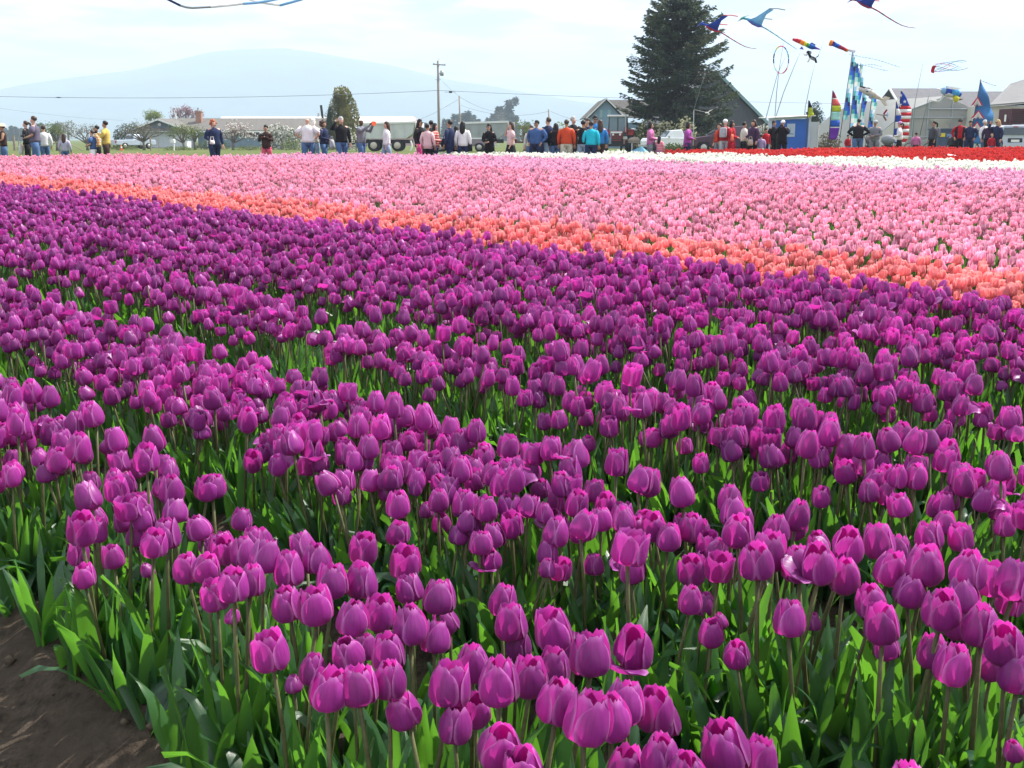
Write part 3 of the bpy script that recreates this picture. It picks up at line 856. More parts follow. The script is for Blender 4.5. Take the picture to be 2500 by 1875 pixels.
bed('red_tulips', 'red', M_red, ['cup', 'open', 'wide', 'cup'], 31.22, 62.0, .70, 95, 'strip of red tulips in front of the kite stall', 1.02,
    lambda x, y, s: x > 6.2 + .3*math.sin(y*3) and not (s < 32.5 and 7.0 < x < 11.4), 0)
# ---------------------------------------------------------------- buildings
def XP(px, Y, py=320): return W(px, py, Y).x
def ZP(py, Y): return W(1250, py, Y).z
M_roofgrey = mat('shingle_grey', (0.145, 0.138, 0.130), 0.9, 0.2, 3.0, 0.1, bump=0.5)
M_wallwhite = mat('white_siding', (0.62, 0.66, 0.72), 0.7, 0.06, 2.0)
M_wallblue = mat('blue_grey_siding', (0.20, 0.28, 0.36), 0.75, 0.1, 2.0)
M_trim = mat('white_trim', (0.75, 0.76, 0.76), 0.6, 0.05, 5.0)
M_gable = mat('dark_gable', (0.13, 0.17, 0.22), 0.8, 0.12, 3.0)
M_glass = mat('window_glass', (0.05, 0.07, 0.085), 0.08, 0.1, 1.0, 0.8)
M_brick = mat('chimney_brick', (0.33, 0.18, 0.13), 0.85, 0.3, 14.0, bump=0.4)
M_metalroof = mat('sun_reflection_roof', (0.80, 0.80, 0.79), 0.45, 0.05, 1.5, 0.4, stretch=(6, .3, .3))  # bare metal roof, sun reflection put into its white base colour
M_pinkwall = mat('faded_red_wall', (0.50, 0.34, 0.35), 0.85, 0.12, 3.0)
M_skyblue = mat('pale_blue_boards', (0.21, 0.32, 0.42), 0.8, 0.12, 3.0, stretch=(1, 1, 12))
M_barn = mat('weathered_grey_boards', (0.095, 0.103, 0.125), 0.9, 0.22, 2.5, stretch=(14, 14, .6))
M_teal = mat('teal_barge_board', (0.20, 0.31, 0.34), 0.7, 0.1, 3.0)
M_darkroof = mat('slate_roof', (0.12, 0.12, 0.135), 0.85, 0.15, 2.0, bump=0.3)
M_poly = mat('white_greenhouse_film', (0.44, 0.44, 0.425), 0.45, 0.06, 0.8, 0.3, trans=0.25)
M_frame = mat('galvanised_frame', (0.42, 0.46, 0.50), 0.5, 0.1, 4.0, metal=0.3)
M_cream = mat('cream_metal_wall', (0.62, 0.60, 0.53), 0.7, 0.08, 1.5, stretch=(8, 8, .5))
M_rust = mat('rusty_roof_sheet', (0.34, 0.19, 0.14), 0.85, 0.35, 2.0, stretch=(.6, 6, 6))
M_tin = mat('grey_roof_sheet', (0.20, 0.20, 0.205), 0.95, 0.12, 2.0, stretch=(.6, 6, 6))
M_wood = mat('weathered_wood', (0.26, 0.22, 0.18), 0.9, 0.3, 6.0, stretch=(6, 6, .5))
M_pole = mat('utility_pole_wood', (0.30, 0.265, 0.24), 0.9, 0.25, 4.0, stretch=(8, 8, .4))
M_black = mat('black_metal', (0.02, 0.02, 0.022), 0.5, 0.2, 5.0)
M_wire = mat('cable', (0.10, 0.12, 0.14), 0.6, 0.1, 5.0)
M_steel = mat('grey_steel', (0.34, 0.37, 0.38), 0.45, 0.15, 4.0, metal=0.4)

def window(par, x0, x1, z0, z1, y, panes=2, d=.05):
    w = part('window', M_trim, par, lambda b: (b.bb(x0-.07, x1+.07, y-d, y-d+.03, z1, z1+.08), b.bb(x0-.09, x1+.09, y-d-.03, y-d+.03, z0-.09, z0),
             b.bb(x0-.07, x0, y-d, y-d+.03, z0, z1), b.bb(x1, x1+.07, y-d, y-d+.03, z0, z1), [b.bb(x0+(x1-x0)*k/panes-.03, x0+(x1-x0)*k/panes+.03, y-d, y-d+.03, z0, z1) for k in range(1, panes)]))
    for k in range(panes):
        xa, xb = x0+(x1-x0)*k/panes, x0+(x1-x0)*(k+1)/panes
        part('pane', M_glass, w, lambda b: b.bb(xa+.032, xb-.032, y-.018, y-.006, z0+.002, z1-.002))
    return w
def slope(b, p0, p1, p2, p3, th=.12):          # a thick slab through four corners
    p = [Vector(q) for q in (p0, p1, p2, p3)]
    n = (p[1]-p[0]).cross(p[3]-p[0]).normalized()
    if n.z < 0: n = -n
    b.add([q for q in p] + [q + n*th for q in p], [(0,1,2,3),(7,6,5,4),(0,4,5,1),(1,5,6,2),(2,6,7,3),(3,7,4,0)])

# --- ranch house with its garage gable, grey shingles and brick chimney
Yh = 150.0; zg = gz(Yh)
h = empty('ranch_house', (0, 0, 0))
x0, x1 = XP(352, Yh), XP(796, Yh); zr, ze = ZP(289, Yh), ZP(319, Yh)
gx0, gx1 = XP(340, Yh), XP(482, Yh)
part('wall', M_wallblue, h, lambda b: b.bb(gx1, x1-.5, Yh, Yh+9, zg-.1, ze))
rf = part('roof', M_roofgrey, h, lambda b: (slope(b, (x0+1.0, Yh-.7, ze-.05), (x1, Yh-.7, ze-.05), (x1-.6, Yh+4.6, zr), (x0+2.2, Yh+4.6, zr)), slope(b, (x0, Yh+10, ze-.05), (x0+2.2, Yh+4.65, zr), (x1-.6, Yh+4.65, zr), (x1, Yh+10, ze-.05))))
part('fascia', M_trim, h, lambda b: b.bb(gx1+.3, x1+.02, Yh-.78, Yh-.72, ze-.22, ze-.02))
gp = (gx0+gx1)/2; gzr = ZP(290.5, Yh-4)
part('garage_wall', M_wallwhite, h, lambda b: b.bb(gx0+.8, gx1-.5, Yh-3.5, Yh+.9, zg-.1, ze-.15))
part('garage_door', M_wallwhite, h, lambda b: [b.bb(gp-2.0, gp+2.4, Yh-3.56, Yh-3.51, zg+.05+k*.48, zg+.05+k*.48+.46) for k in range(4)])
part('gable', M_gable, h, lambda b: b.prism([(gp-2.9, ze+.25), (gp+2.9, ze+.25), (gp, gzr-.18)], (0, Yh-3.55, 0), (1,0,0), (0,0,1), (0, .1, 0)))
part('gable_apron', M_roofgrey, h, lambda b: slope(b, (gx0+.2, Yh-4.4, ze-.12), (gx1-.1, Yh-4.4, ze-.12), (gx1-.5, Yh-3.6, ze+.22), (gx0+.6, Yh-3.6, ze+.22), .06))
part('gable_roof', M_roofgrey, h, lambda b: (slope(b, (gp, Yh-4.1, gzr), (gx1+.3, Yh-4.1, ze-.1), (gx1+.3, Yh+3, ze-.1), (gp, Yh+3, gzr), .1), slope(b, (gp, Yh-4.1, gzr), (gp, Yh+3, gzr), (gx0-.3, Yh+3, ze-.1), (gx0-.3, Yh-4.1, ze-.1), .1)))
part('barge_board', M_trim, h, lambda b: (slope(b, (gp, Yh-4.22, gzr-.17), (gx1+.32, Yh-4.22, ze-.27), (gx1+.32, Yh-4.12, ze-.27), (gp, Yh-4.12, gzr-.17), .22), slope(b, (gp, Yh-4.22, gzr-.17), (gp, Yh-4.12, gzr-.17), (gx0-.32, Yh-4.12, ze-.27), (gx0-.32, Yh-4.22, ze-.27), .22)))
part('gable_vent', M_trim, h, lambda b: b.cyl((gp, Yh-3.6, ze+.75), (0,1,0), .2, .06, 12))
cx = XP(474, Yh)
ch = part('chimney', M_brick, h, lambda b: (b.bb(cx-.38, cx+.38, Yh+2.4, Yh+3.2, ze+.6, zr+.85), b.bb(cx-.44, cx+.44, Yh+2.34, Yh+3.26, zr+.85, zr+.98)))
part('flue', M_steel, ch, lambda b: b.cyl((cx-.1, Yh+2.8, zr+1.2), (0,0,1), .13, .5, 10))
vx = XP(408, Yh)
part('vent_pipe', M_trim, h, lambda b: (b.cyl((vx, Yh+4.2, zr+.35), (0,0,1), .13, .8, 8), b.cyl((vx-.08, Yh+4.2, zr+.95), (0,0,1), .06, .5, 8)))
window(h, XP(584, Yh), XP(598, Yh), ZP(334, Yh), ZP(320.5, Yh), Yh, 1)
window(h, XP(606, Yh), XP(641, Yh), ZP(334, Yh), ZP(320.5, Yh), Yh, 2)
window(h, XP(690, Yh), XP(716, Yh), ZP(336, Yh), ZP(321, Yh), Yh, 2)
window(h, XP(742, Yh), XP(768, Yh), ZP(336, Yh), ZP(321, Yh), Yh, 2)
part('front_door', M_trim, h, lambda b: b.bb(XP(504, Yh), XP(510, Yh), Yh-.06, Yh-.01, zg, zg+2.1))
part('black_stack', M_black, h, lambda b: b.tube([(XP(774, Yh), Yh+5, zr-.2), (XP(770.5, Yh), Yh+5, ZP(254, Yh))], .17, 8))
tag(h, 'long low ranch house with grey shingle roof, white garage and brick chimney', 'house')

# --- long barn behind, the sun's reflection painted white on its metal roof
Yb = 200.0
h = empty('white_roof_barn', (0, 0, 0))
x0, x1 = XP(524, Yb), XP(1003, Yb); zr, ze = ZP(284, Yb), ZP(320, Yb)
xe = XP(1018, Yb)
part('wall', M_pinkwall, h, lambda b: (b.bb(x0+.4, xe-.2, Yb, Yb+14, gz(Yb)-.1, ze), b.prism([(0, ze), (14, ze), (5.5, zr-.1)], (x1+.05, Yb, 0), (0,1,0), (0,0,1), (.5, 0, 0))))
part('roof', M_metalroof, h, lambda b: (slope(b, (x0, Yb-.6, ze-.05), (xe, Yb-.6, ze-.05), (x1, Yb+5.5, zr), (x0, Yb+5.5, zr), .08), slope(b, (x0, Yb+15, ze-.05), (x0, Yb+5.55, zr), (x1, Yb+5.55, zr), (xe, Yb+15, ze-.05), .08)))
part('roof_rib', M_trim, h, lambda b: [slope(b, (x, Yb-.62, ze+.03), (x+.07, Yb-.62, ze+.03), (x+.07, Yb+5.4, zr+.08), (x, Yb+5.4, zr+.08), .04) for x in np.arange(x0+1, x1-.5, 1.5)])
part('side_shed', M_gable, h, lambda b: b.bb(xe-.1, xe+1.6, Yb+1, Yb+5, gz(Yb), ZP(299, Yb)))
part('vent', M_steel, h, lambda b: b.cyl((XP(766, Yb), Yb+5.5, zr+.3), (0,0,1), .22, .7, 10))
tag(h, 'long farm building with metal roof white with sun glare behind the ranch house', 'barn')

# --- pale blue gabled house
Yp = 140.0; zg = gz(Yp)
h = empty('pale_blue_house', (0, 0, 0))
ax, az_ = XP(1478, Yp), ZP(242, Yp); exl, ezl = XP(1431, Yp), ZP(289, Yp); exr = XP(1527, Yp)
part('wall', M_skyblue, h, lambda b: (b.prism([(exl+.35, zg-.1), (exr-.35, zg-.1), (exr-.35, ezl), (ax, az_-.15), (exl+.35, ezl)], (0, Yp, 0), (1,0,0), (0,0,1), (0, 12, 0)), b.bb(exr-.34, exr+4.2, Yp+.6, Yp+11.6, zg-.1, ezl-.5)))
part('roof', M_roofgrey, h, lambda b: (slope(b, (ax, Yp-.5, az_), (ax, Yp+12.5, az_), (exl, Yp+12.5, ezl), (exl, Yp-.5, ezl), .12), slope(b, (ax, Yp-.5, az_), (exr+.1, Yp-.5, ezl-.1), (exr+.1, Yp+12.5, ezl-.1), (ax, Yp+12.5, az_), .12)))
part('lean_to_roof', M_roofgrey, h, lambda b: slope(b, (ax+.2, Yp+2, az_-.1), (XP(1590, Yp), Yp+2, az_-.1), (XP(1586, Yp), Yp-.2, ZP(288, Yp)), (exr-.3, Yp-.2, ZP(288, Yp)), .12))
part('barge_board', M_trim, h, lambda b: (slope(b, (ax, Yp-.62, az_-.05), (exl, Yp-.62, ezl-.05), (exl, Yp-.52, ezl-.05), (ax, Yp-.52, az_-.05), .14), slope(b, (ax, Yp-.62, az_-.05), (ax, Yp-.52, az_-.05), (exr+.1, Yp-.52, ezl-.15), (exr+.1, Yp-.62, ezl-.15), .14)))
for xa in (1463, 1483): part('loft_shutter', mat('shutter_blue', (0.30, 0.45, 0.50), 0.8, 0.1, 4), h, lambda b: b.bb(XP(xa, Yp), XP(xa+7, Yp), Yp-.06, Yp-.01, ZP(287, Yp), ZP(268, Yp)))
part('loft_door', mat('loft_blue', (0.20, 0.36, 0.43), 0.8, 0.1, 4), h, lambda b: b.bb(XP(1470, Yp)+.03, XP(1483, Yp)-.03, Yp-.05, Yp-.01, ZP(286, Yp), ZP(269, Yp)))
window(h, XP(1506, Yp), XP(1520, Yp), ZP(320, Yp), ZP(300, Yp), Yp, 2)
tag(h, 'pale blue gabled house with grey roof behind the tractor', 'house')

# --- big weathered barn behind the conifer
Yg = 120.0; zg = gz(Yg)
h = empty('grey_board_barn', (0, 0, 0))
rx, rz_ = XP(1880, Yg), ZP(309, Yg); ax, az_ = XP(1741, Yg), ZP(176, Yg); lx = XP(1602, Yg)
nb = 44
pts = []
def eave(x): return rz_ + (az_-rz_)*(1-abs(x-ax)/(rx-ax))
wl_ = part('wall', M_barn, h, lambda b: b.prism([(lx+.3, zg-.1), (rx-.3, zg-.1), (rx-.3, rz_+.05), (ax, az_-.2), (lx+.3, rz_+.05)], (0, Yg+.06, 0), (1,0,0), (0,0,1), (0, 18, 0)))
for k in range(nb):                                 # upright boards of the gable end
    xa, xb = lx+.32 + (rx-lx-.64)*k/nb + .012, lx+.32 + (rx-lx-.64)*(k+1)/nb - .012
    part('board', M_barn, wl_, lambda b: b.prism([(xa, zg-.05), (xb, zg-.05), (xb, max(eave(xb), rz_)-.22), (xa, max(eave(xa), rz_)-.22)], (0, Yg + .02*(k % 2), 0), (1,0,0), (0,0,1), (0, .035, 0)))
part('roof', M_darkroof, h, lambda b: (slope(b, (ax, Yg-.5, az_), (rx, Yg-.5, rz_-.1), (rx, Yg+19, rz_-.1), (ax, Yg+19, az_), .14), slope(b, (ax, Yg-.5, az_), (ax, Yg+19, az_), (lx, Yg+19, rz_-.1), (lx, Yg-.5, rz_-.1), .14)))
part('barge_board', M_teal, h, lambda b: (slope(b, (ax, Yg-.66, az_-.12), (rx+.05, Yg-.66, rz_-.24), (rx+.05, Yg-.52, rz_-.24), (ax, Yg-.52, az_-.12), .27), slope(b, (ax, Yg-.66, az_-.12), (ax, Yg-.52, az_-.12), (lx-.05, Yg-.52, rz_-.24), (lx-.05, Yg-.66, rz_-.24), .27)))
tag(h, 'tall weathered grey barn with teal roof edge behind the big conifer', 'barn')

# --- greenhouse tent, white film over a frame
Yt = 84.0; zg = gz(Yt)
h = empty('greenhouse_tent', (0, 0, 0))
apx, apz = XP(2300, Yt), ZP(236, Yt)
kx, kz = XP(2400, Yt), ZP(270, Yt)
film_f = [(XP(2200, Yt), zg), (XP(2420, Yt), zg), (XP(2420, Yt), ZP(284, Yt)), (apx, apz), (XP(2218, Yt), ZP(268, Yt)), (XP(2204, Yt), ZP(290, Yt))]
part('end_film', M_poly, h, lambda b: b.prism(film_f, (0, Yt, 0), (1,0,0), (0,0,1), (0, .03, 0)))
def arch(b):                                        # the long side, a curved sheet running away to the back
    prof = [(2072, 348), (2085, 330), (2105, 306), (2128, 278), (2150, 258), (2175, 248), (2200, 243.5), (2240, 239.5), (2284, 234.5)]
    n = len(prof); vs = []
    for (a, c) in prof: vs.append((XP(a, Yt+1), Yt+14 - 14*sm(2072, 2284, a), ZP(c, Yt + 14 - 14*sm(2072, 2284, a))))
    lo = [(apx, Yt, apz+.02), (XP(2218, Yt), Yt, ZP(268, Yt)), (XP(2190, Yt), Yt+.2, ZP(290, Yt)), (XP(2160, Yt), Yt+.5, ZP(318, Yt)), (XP(2140, Yt), Yt+.8, ZP(345, Yt)), (XP(2130, Yt), Yt+1, zg)]
    # resample the lower edge to n points, then skin
    low = []
    for i in range(n):
        t = (1 - i/(n-1))*(len(lo)-1); k = min(int(t), len(lo)-2); f = t-k
        low.append(tuple(Vector(lo[k]).lerp(Vector(lo[k+1]), f)))
    b.add(vs + low, [(i, i+1, n+i+1, n+i) for i in range(n-1)])
part('side_film', M_poly, h, arch, True)
part('far_slope', M_poly, h, lambda b: b.add([(apx, Yt, apz), (apx, Yt+14, apz), (XP(2420, Yt)+.3, Yt+14, ZP(284, Yt)-.1), (XP(2420, Yt)+.3, Yt, ZP(284, Yt)-.1)], [(0,1,2,3)]))
for a, c in (((2262, zg), (2262, ZP(246, Yt))), ((2320, zg), (2320, ZP(242, Yt))), ((2226, zg), (2226, ZP(262, Yt)))):
    part('upright', M_frame, h, lambda b: b.tube([(XP(a[0], Yt), Yt-.06, a[1]), (XP(c[0], Yt), Yt-.06, c[1])], .045, 6))
for py, xa, xb in ((287, 2218, 2420), (266, 2262, 2362), (335, 2206, 2420)):
    part('rail', M_frame, h, lambda b: b.tube([(XP(xa, Yt), Yt-.10, ZP(py, Yt)), (XP(xb, Yt), Yt-.10, ZP(py, Yt))], .04, 6))
part('edge_rail', M_frame, h, lambda b: b.tube([(apx, Yt-.05, apz), (XP(2218, Yt), Yt-.05, ZP(268, Yt)), (XP(2190, Yt), Yt+.1, ZP(290, Yt)), (XP(2160, Yt), Yt+.4, ZP(318, Yt)), (XP(2135, Yt), Yt+.8, zg)], .045, 6))
lat = mat('lattice_slat', (0.56, 0.55, 0.47), 0.7, 0.08, 4)
for k in range(13):                                 # slanting slats of the vent panel
    xa = 2266 + k*4.1
    part('slat', lat, h, lambda b: slope(b, (XP(xa, Yt), Yt-.16, ZP(290, Yt)), (XP(xa+2.2, Yt), Yt-.16, ZP(290, Yt)), (XP(min(2320, xa+22), Yt), Yt-.15, ZP(290 + 25*min(1, (2320-xa)/22), Yt)), (XP(min(2318, xa+19.8), Yt), Yt-.15, ZP(290 + 25*min(1, (2318-xa)/22), Yt)), .03))
tag(h, 'white film greenhouse tent with metal frame behind the flags', 'greenhouse')

# --- grey roofed sheds behind the tent
for nm, xa, xb, pr, pe, Ys, lab in (('grey_roof_shed', 2203, 2340, 213, 262, 118, 'steep grey roofed shed rising directly behind the greenhouse tent'), ('long_grey_shed', 2338, 2492, 221, 275, 122, 'long grey roofed shed behind the big blue feather flag')):
    h = empty(nm, (0, 0, 0)); xl, xr = XP(xa, Ys), XP(xb, Ys); zr, ze = ZP(pr, Ys), ZP(pe, Ys)
    part('wall', M_cream, h, lambda b: b.bb(xl+.3, xr-.3, Ys+.4, Ys+9, gz(Ys)-.1, ze))
    part('roof', M_darkroof, h, lambda b: (slope(b, (xl-.4, Ys, ze), (xr, Ys, ze), (xr, Ys+5, zr), (xl, Ys+5, zr), .12), slope(b, (xl, Ys+10, ze), (xl, Ys+5.05, zr), (xr, Ys+5.05, zr), (xr, Ys+10, ze), .12)))
    part('gable_trim', M_trim, h, lambda b: slope(b, (xl-.5, Ys-.05, ze-.05), (xl-.35, Ys-.05, ze-.05), (xl+.05, Ys+5, zr), (xl-.1, Ys+5, zr), .2))
    tag(h, lab, 'shed')

# --- cream metal building with the rusting roof
Ym = 80.0; zg = gz(Ym)
h = empty('rusty_roof_workshop', (0, 0, 0))
xl = XP(2408, Ym); xr = XP(2660, Ym); ze = ZP(258, Ym)
part('wall', M_cream, h, lambda b: (b.bb(xl+.1, xr, Ym, Ym+9, zg-.1, ze-.02)))
for k in range(24):
    xa = xl + .1 + k*.3
    part('wall_rib', M_cream, h, lambda b: b.bb(xa, xa+.05, Ym-.03, Ym+.01, zg, ze-.04))
part('eave_trim', M_trim, h, lambda b: slope(b, (xl-.05, Ym-.35, ze-.08), (xr, Ym-.35, ZP(238, Ym)), (xr, Ym-.28, ZP(238, Ym)), (xl-.05, Ym-.28, ze-.08), .14))
sx = XP(2520, Ym); 
for k, (m, a, c) in enumerate(((M_tin, 0, .34), (M_rust, .34, .62), (M_tin, .62, 1.0))):
    p = lambda t, e: Vector((xl-.1, Ym-.4, ze)).lerp(Vector((xr, Ym-.4, ZP(238, Ym)+.02)), t) if e == 0 else Vector((XP(2470, Ym+4), Ym+5, ZP(206, Ym+5))).lerp(Vector((XP(2740, Ym+4), Ym+5, ZP(120, Ym+5))), t)
    part('roof_sheet', m, h, lambda b: slope(b, p(a, 0), p(c-.004, 0), p(c-.004, 1), p(a, 1), .06))
part('dark_gable', M_gable, h, lambda b: b.prism([(XP(2455, Ym), ze+.02), (XP(2660, Ym), ze+.02), (XP(2660, Ym), ZP(205, Ym)), (XP(2500, Ym), ZP(238, Ym))], (0, Ym+.6, 0), (1,0,0), (0,0,1), (0, .1, 0)))
tag(h, 'cream metal workshop with partly rusted roof at the edge of the yard', 'workshop')
# dark red farm machine standing in front of the workshop
Yr = 76.0; zg = gz(Yr)
M_dkred = mat('dark_red_paint', (0.08, 0.02, 0.028), 0.5, 0.2, 3)
h = empty('hay_machine', (0, 0, 0)); xl = XP(2466, Yr)
part('body', M_dkred, h, lambda b: b.bb(xl, xl+3, Yr, Yr+2, ZP(312, Yr), ZP(265, Yr)))
for k in range(7): part('louvre', M_black, h, lambda b: b.bb(xl+.1, xl+2.9, Yr-.05, Yr-.005, ZP(272+k*5.2, Yr), ZP(270.5+k*5.2, Yr)))
part('upright', M_dkred, h, lambda b: (b.bb(XP(2451, Yr), XP(2455, Yr), Yr, Yr+.15, ZP(312, Yr), ZP(278, Yr)), b.bb(XP(2458, Yr), XP(2460, Yr), Yr, Yr+.15, ZP(312, Yr), ZP(290, Yr)), b.bb(XP(2440, Yr), xl, Yr+.16, Yr+.4, ZP(314, Yr), ZP(309, Yr))))
part('panel', M_trim, h, lambda b: b.bb(XP(2448, Yr), XP(2451.5, Yr), Yr-.12, Yr-.06, ZP(297, Yr), ZP(280, Yr)))
for x in (xl+.1, xl+1.4, xl+2.7): part('frame_leg', M_black, h, lambda b: b.bb(x, x+.12, Yr+.3, Yr+.5, zg-.05, ZP(309, Yr)))
tag(h, 'dark red slatted farm machine in front of the cream workshop', 'farm machine')

# ---------------------------------------------------------------- poles and wires
def pole(name, px, Y, ptop, r0, r1, label, lean=0):
    e = empty(name, G(px, Y)); zt = ZP(ptop, Y) - gz(Y)
    part('pole_shaft', M_pole, e, lambda b: b.tube([(0,0,-.1), (lean*.5, 0, zt/2), (lean, 0, zt)], [r0, (r0+r1)/2, r1], 10), True)
    return tag(e, label, 'utility pole'), zt
Yu = 128.0
e, zt = pole('utility_pole', 1072, Yu, 148, .17, .125, 'tall wooden utility pole with crossarm and grey transformer')
m = PXM(Yu)
part('crossarm', M_pole, e, lambda b: b.box((.15, -.16, zt-.45), (1.45, .1, .12), Euler((0, .06, 0)).to_matrix()))
for dx, dz in ((-.5, -.32), (.75, -.42), (.12, .14), (-.36, -.38)):
    part('insulator', M_steel, e, lambda b: b.tube([(dx, -.16, zt+dz-.08), (dx, -.16, zt+dz), (dx, -.16, zt+dz+.1)], [.03, .05, .03], 6))
part('transformer', M_steel, e, lambda b: (b.cyl((.42, 0, ZP(179, Yu)-gz(Yu)), (0,0,1), .2, .55, 12), b.cyl((.36, 0, ZP(173.5, Yu)-gz(Yu)), (0,0,1), .04, .3, 6), b.box((.2, 0, ZP(180, Yu)-gz(Yu)), (.3, .08, .08))), True)
part('bracket', M_steel, e, lambda b: b.bb(-.3, .3, -.2, -.14, ZP(195.5, Yu)-gz(Yu), ZP(194, Yu)-gz(Yu)))
e2, zt2 = pole('utility_pole', 1125, 150, 234, .12, .10, 'slim plain wooden pole between the tall pole and the far trees', -.15)
e3, zt3 = pole('utility_pole', 1345, 150, 267, .11, .09, 'short leaning dark pole beside the pale blue house', -.35)
def wire(a, c, sag, label, r=.018, n=14):
    a, c = Vector(a), Vector(c)
    pts = [a.lerp(c, t/n) - Vector((0, 0, sag*4*(t/n)*(1-t/n))) for t in range(n+1)]
    b = MB(); b.tube(pts, r, 4)
    return tag(b.build('overhead_wire', M_wire), label, 'wire', 'overhead wires')
wz = W(1072, 221, Yu)
wire(W(-60, 234.5, 118), wz + Vector((0, -.2, 0)), .45, 'main overhead wire running from the tall pole past the mountain', .022)
wire(wz + Vector((0, -.2, 0)), W(2150, 254, 150), .25, 'main overhead wire running from the tall pole past the conifer', .022)
wire(W(1080, 198, Yu), W(1124, 237, 150), .1, 'short service wire slanting from the tall pole to the slim pole', .015)
wire(W(1124, 238, 150), W(1215, 272, 240), .4, 'sagging wire from the slim pole towards the far trees', .02)
wire(W(1118, 243, 150), W(1000, 300, 200), .3, 'sagging wire from the slim pole towards the metal roofed barn', .018)
wire(W(1125, 257, 150), W(1343, 271, 150), .9, 'low drooping wire between the slim pole and the leaning pole', .015)
wire(W(1345, 272, 150), W(1440, 300, 141), .2, 'service wire from the leaning pole to the pale blue house', .015)
wire(W(-40, 258, 160), W(300, 294, 190), .3, 'faint thin wire low over the orchard', .013)
b = MB(); p = W(1100, 225, Yu+4); b.bb(p.x-.18, p.x+.18, p.y-.08, p.y+.08, p.z-.1, p.z+.12)
b.tube([p + Vector((-.7, 0, 0)), p + Vector((.6, 0, .02))], .018, 4)
tag(b.build('splice_box', M_black), 'small black splice box hanging on the overhead wire', 'splice box')
b = MB(); p = W(143, 238, 119); b.tube([p + Vector((-.28, 0, 0)), p, p + Vector((.28, 0, 0))], [.03, .07, .03], 6)
tag(b.build('wire_splice', M_black), 'dark splice sleeve on the main overhead wire', 'splice')

# ---------------------------------------------------------------- kite stall booth
Yk = 60.0; zg = gz(Yk)
M_blue = mat('blue_panel', (0.030, 0.13, 0.50), 0.45, 0.06, 2)
M_palewood = mat('pale_painted_frame', (0.46, 0.52, 0.62), 0.6, 0.06, 3)
h = empty('kite_stall', (0, 0, 0))
xl, xr = XP(1877, Yk), XP(1978, Yk); zl, zr = ZP(289, Yk), ZP(283.5, Yk)
part('blue_panel', M_blue, h, lambda b: b.prism([(XP(1884.5, Yk), zg-.05), (XP(1973, Yk), zg-.05), (XP(1973, Yk), ZP(289.5, Yk)), (XP(1884.5, Yk), ZP(293, Yk))], (0, Yk+.05, 0), (1,0,0), (0,0,1), (0, .08, 0)))
part('corner_post', M_palewood, h, lambda b: b.bb(xl, XP(1884, Yk), Yk, Yk+.2, zg-.05, zl-.06))
part('corner_post', M_palewood, h, lambda b: b.bb(XP(1973.5, Yk), XP(1979, Yk), Yk, Yk+.2, zg-.05, zr-.06))
part('top_beam', M_palewood, h, lambda b: slope(b, (xl, Yk-.02, zl-.12), (XP(1980, Yk), Yk-.02, zr-.10), (XP(1980, Yk), Yk+.2, zr-.10), (xl, Yk+.2, zl-.12), .12))
rf = part('roof', M_trim, h, lambda b: slope(b, (xl-.1, Yk-.15, zl), (XP(1988, Yk), Yk-.15, zr), (XP(1988, Yk), Yk+2.2, zr+.05), (xl-.1, Yk+2.2, zl+.05), .05))
part('side_panel', mat('grey_side_panel', (0.50, 0.53, 0.58), 0.7, 0.05, 2), h, lambda b: b.bb(XP(1980.5, Yk), XP(1998, Yk), Yk+.1, Yk+.16, zg-.05, ZP(297.5, Yk)))
part('side_post', M_trim, h, lambda b: b.bb(XP(1998, Yk)+.005, XP(2000, Yk), Yk+.05, Yk+.2, zg-.05, ZP(297, Yk)))
ps = part('poster', mat('poster_card', (0.42, 0.50, 0.62), 0.6, 0.05, 4), h, lambda b: b.bb(XP(1921.5, Yk), XP(1941, Yk), Yk+.015, Yk+.045, ZP(334, Yk), ZP(302, Yk)))
part('poster_picture', mat('poster_blue', (0.06, 0.16, 0.38), 0.6, 0.1, 5), ps, lambda b: (b.prism([(XP(1926, Yk), ZP(325, Yk)), (XP(1930, Yk), ZP(325, Yk)), (XP(1929.6, Yk), ZP(311, Yk))], (0, Yk+.008, 0), (1,0,0), (0,0,1), (0, .004, 0)), b.bb(XP(1924, Yk), XP(1938, Yk), Yk+.008, Yk+.012, ZP(328, Yk), ZP(326, Yk))))
tag(h, 'bright blue panelled kite stall with pale frame and sailboat poster', 'stall')
# ---------------------------------------------------------------- blue skip by the tent
Yd = 66.0; zg = gz(Yd)
M_navy = mat('navy_skip', (0.055, 0.085, 0.15), 0.55, 0.12, 2)
h = empty('blue_skip', (0, 0, 0)); xl, xr = XP(2292, Yd), XP(2352, Yd); zt = ZP(317, Yd)
part('body', M_navy, h, lambda b: (b.bb(xl, xr, Yd, Yd+1.6, zg+.05, zt), b.bb(xl-.06, xr+.06, Yd-.06, Yd+1.66, zt, zt+.08)))
for k in range(4): part('rib', M_navy, h, lambda b: b.bb(xl+.12+k*.44, xl+.18+k*.44, Yd-.05, Yd-.005, zg+.1, zt-.35) if k else b.bb(xl-.03, xl+.03, Yd-.05, Yd-.005, zg+.1, zt-.02))
part('yellow_sign', mat('yellow_sign', (0.70, 0.55, 0.04), 0.5, 0.08, 6), h, lambda b: b.bb(XP(2296, Yd), XP(2308, Yd), Yd-.025, Yd-.008, ZP(334, Yd), ZP(325, Yd)))
part('pale_sticker', mat('blue_sticker', (0.16, 0.25, 0.46), 0.5, 0.1, 8), h, lambda b: b.bb(XP(2312, Yd), XP(2327, Yd), Yd-.025, Yd-.008, ZP(334.5, Yd), ZP(327, Yd)))
tag(h, 'dark blue metal skip with a yellow sign beside the greenhouse tent', 'skip')
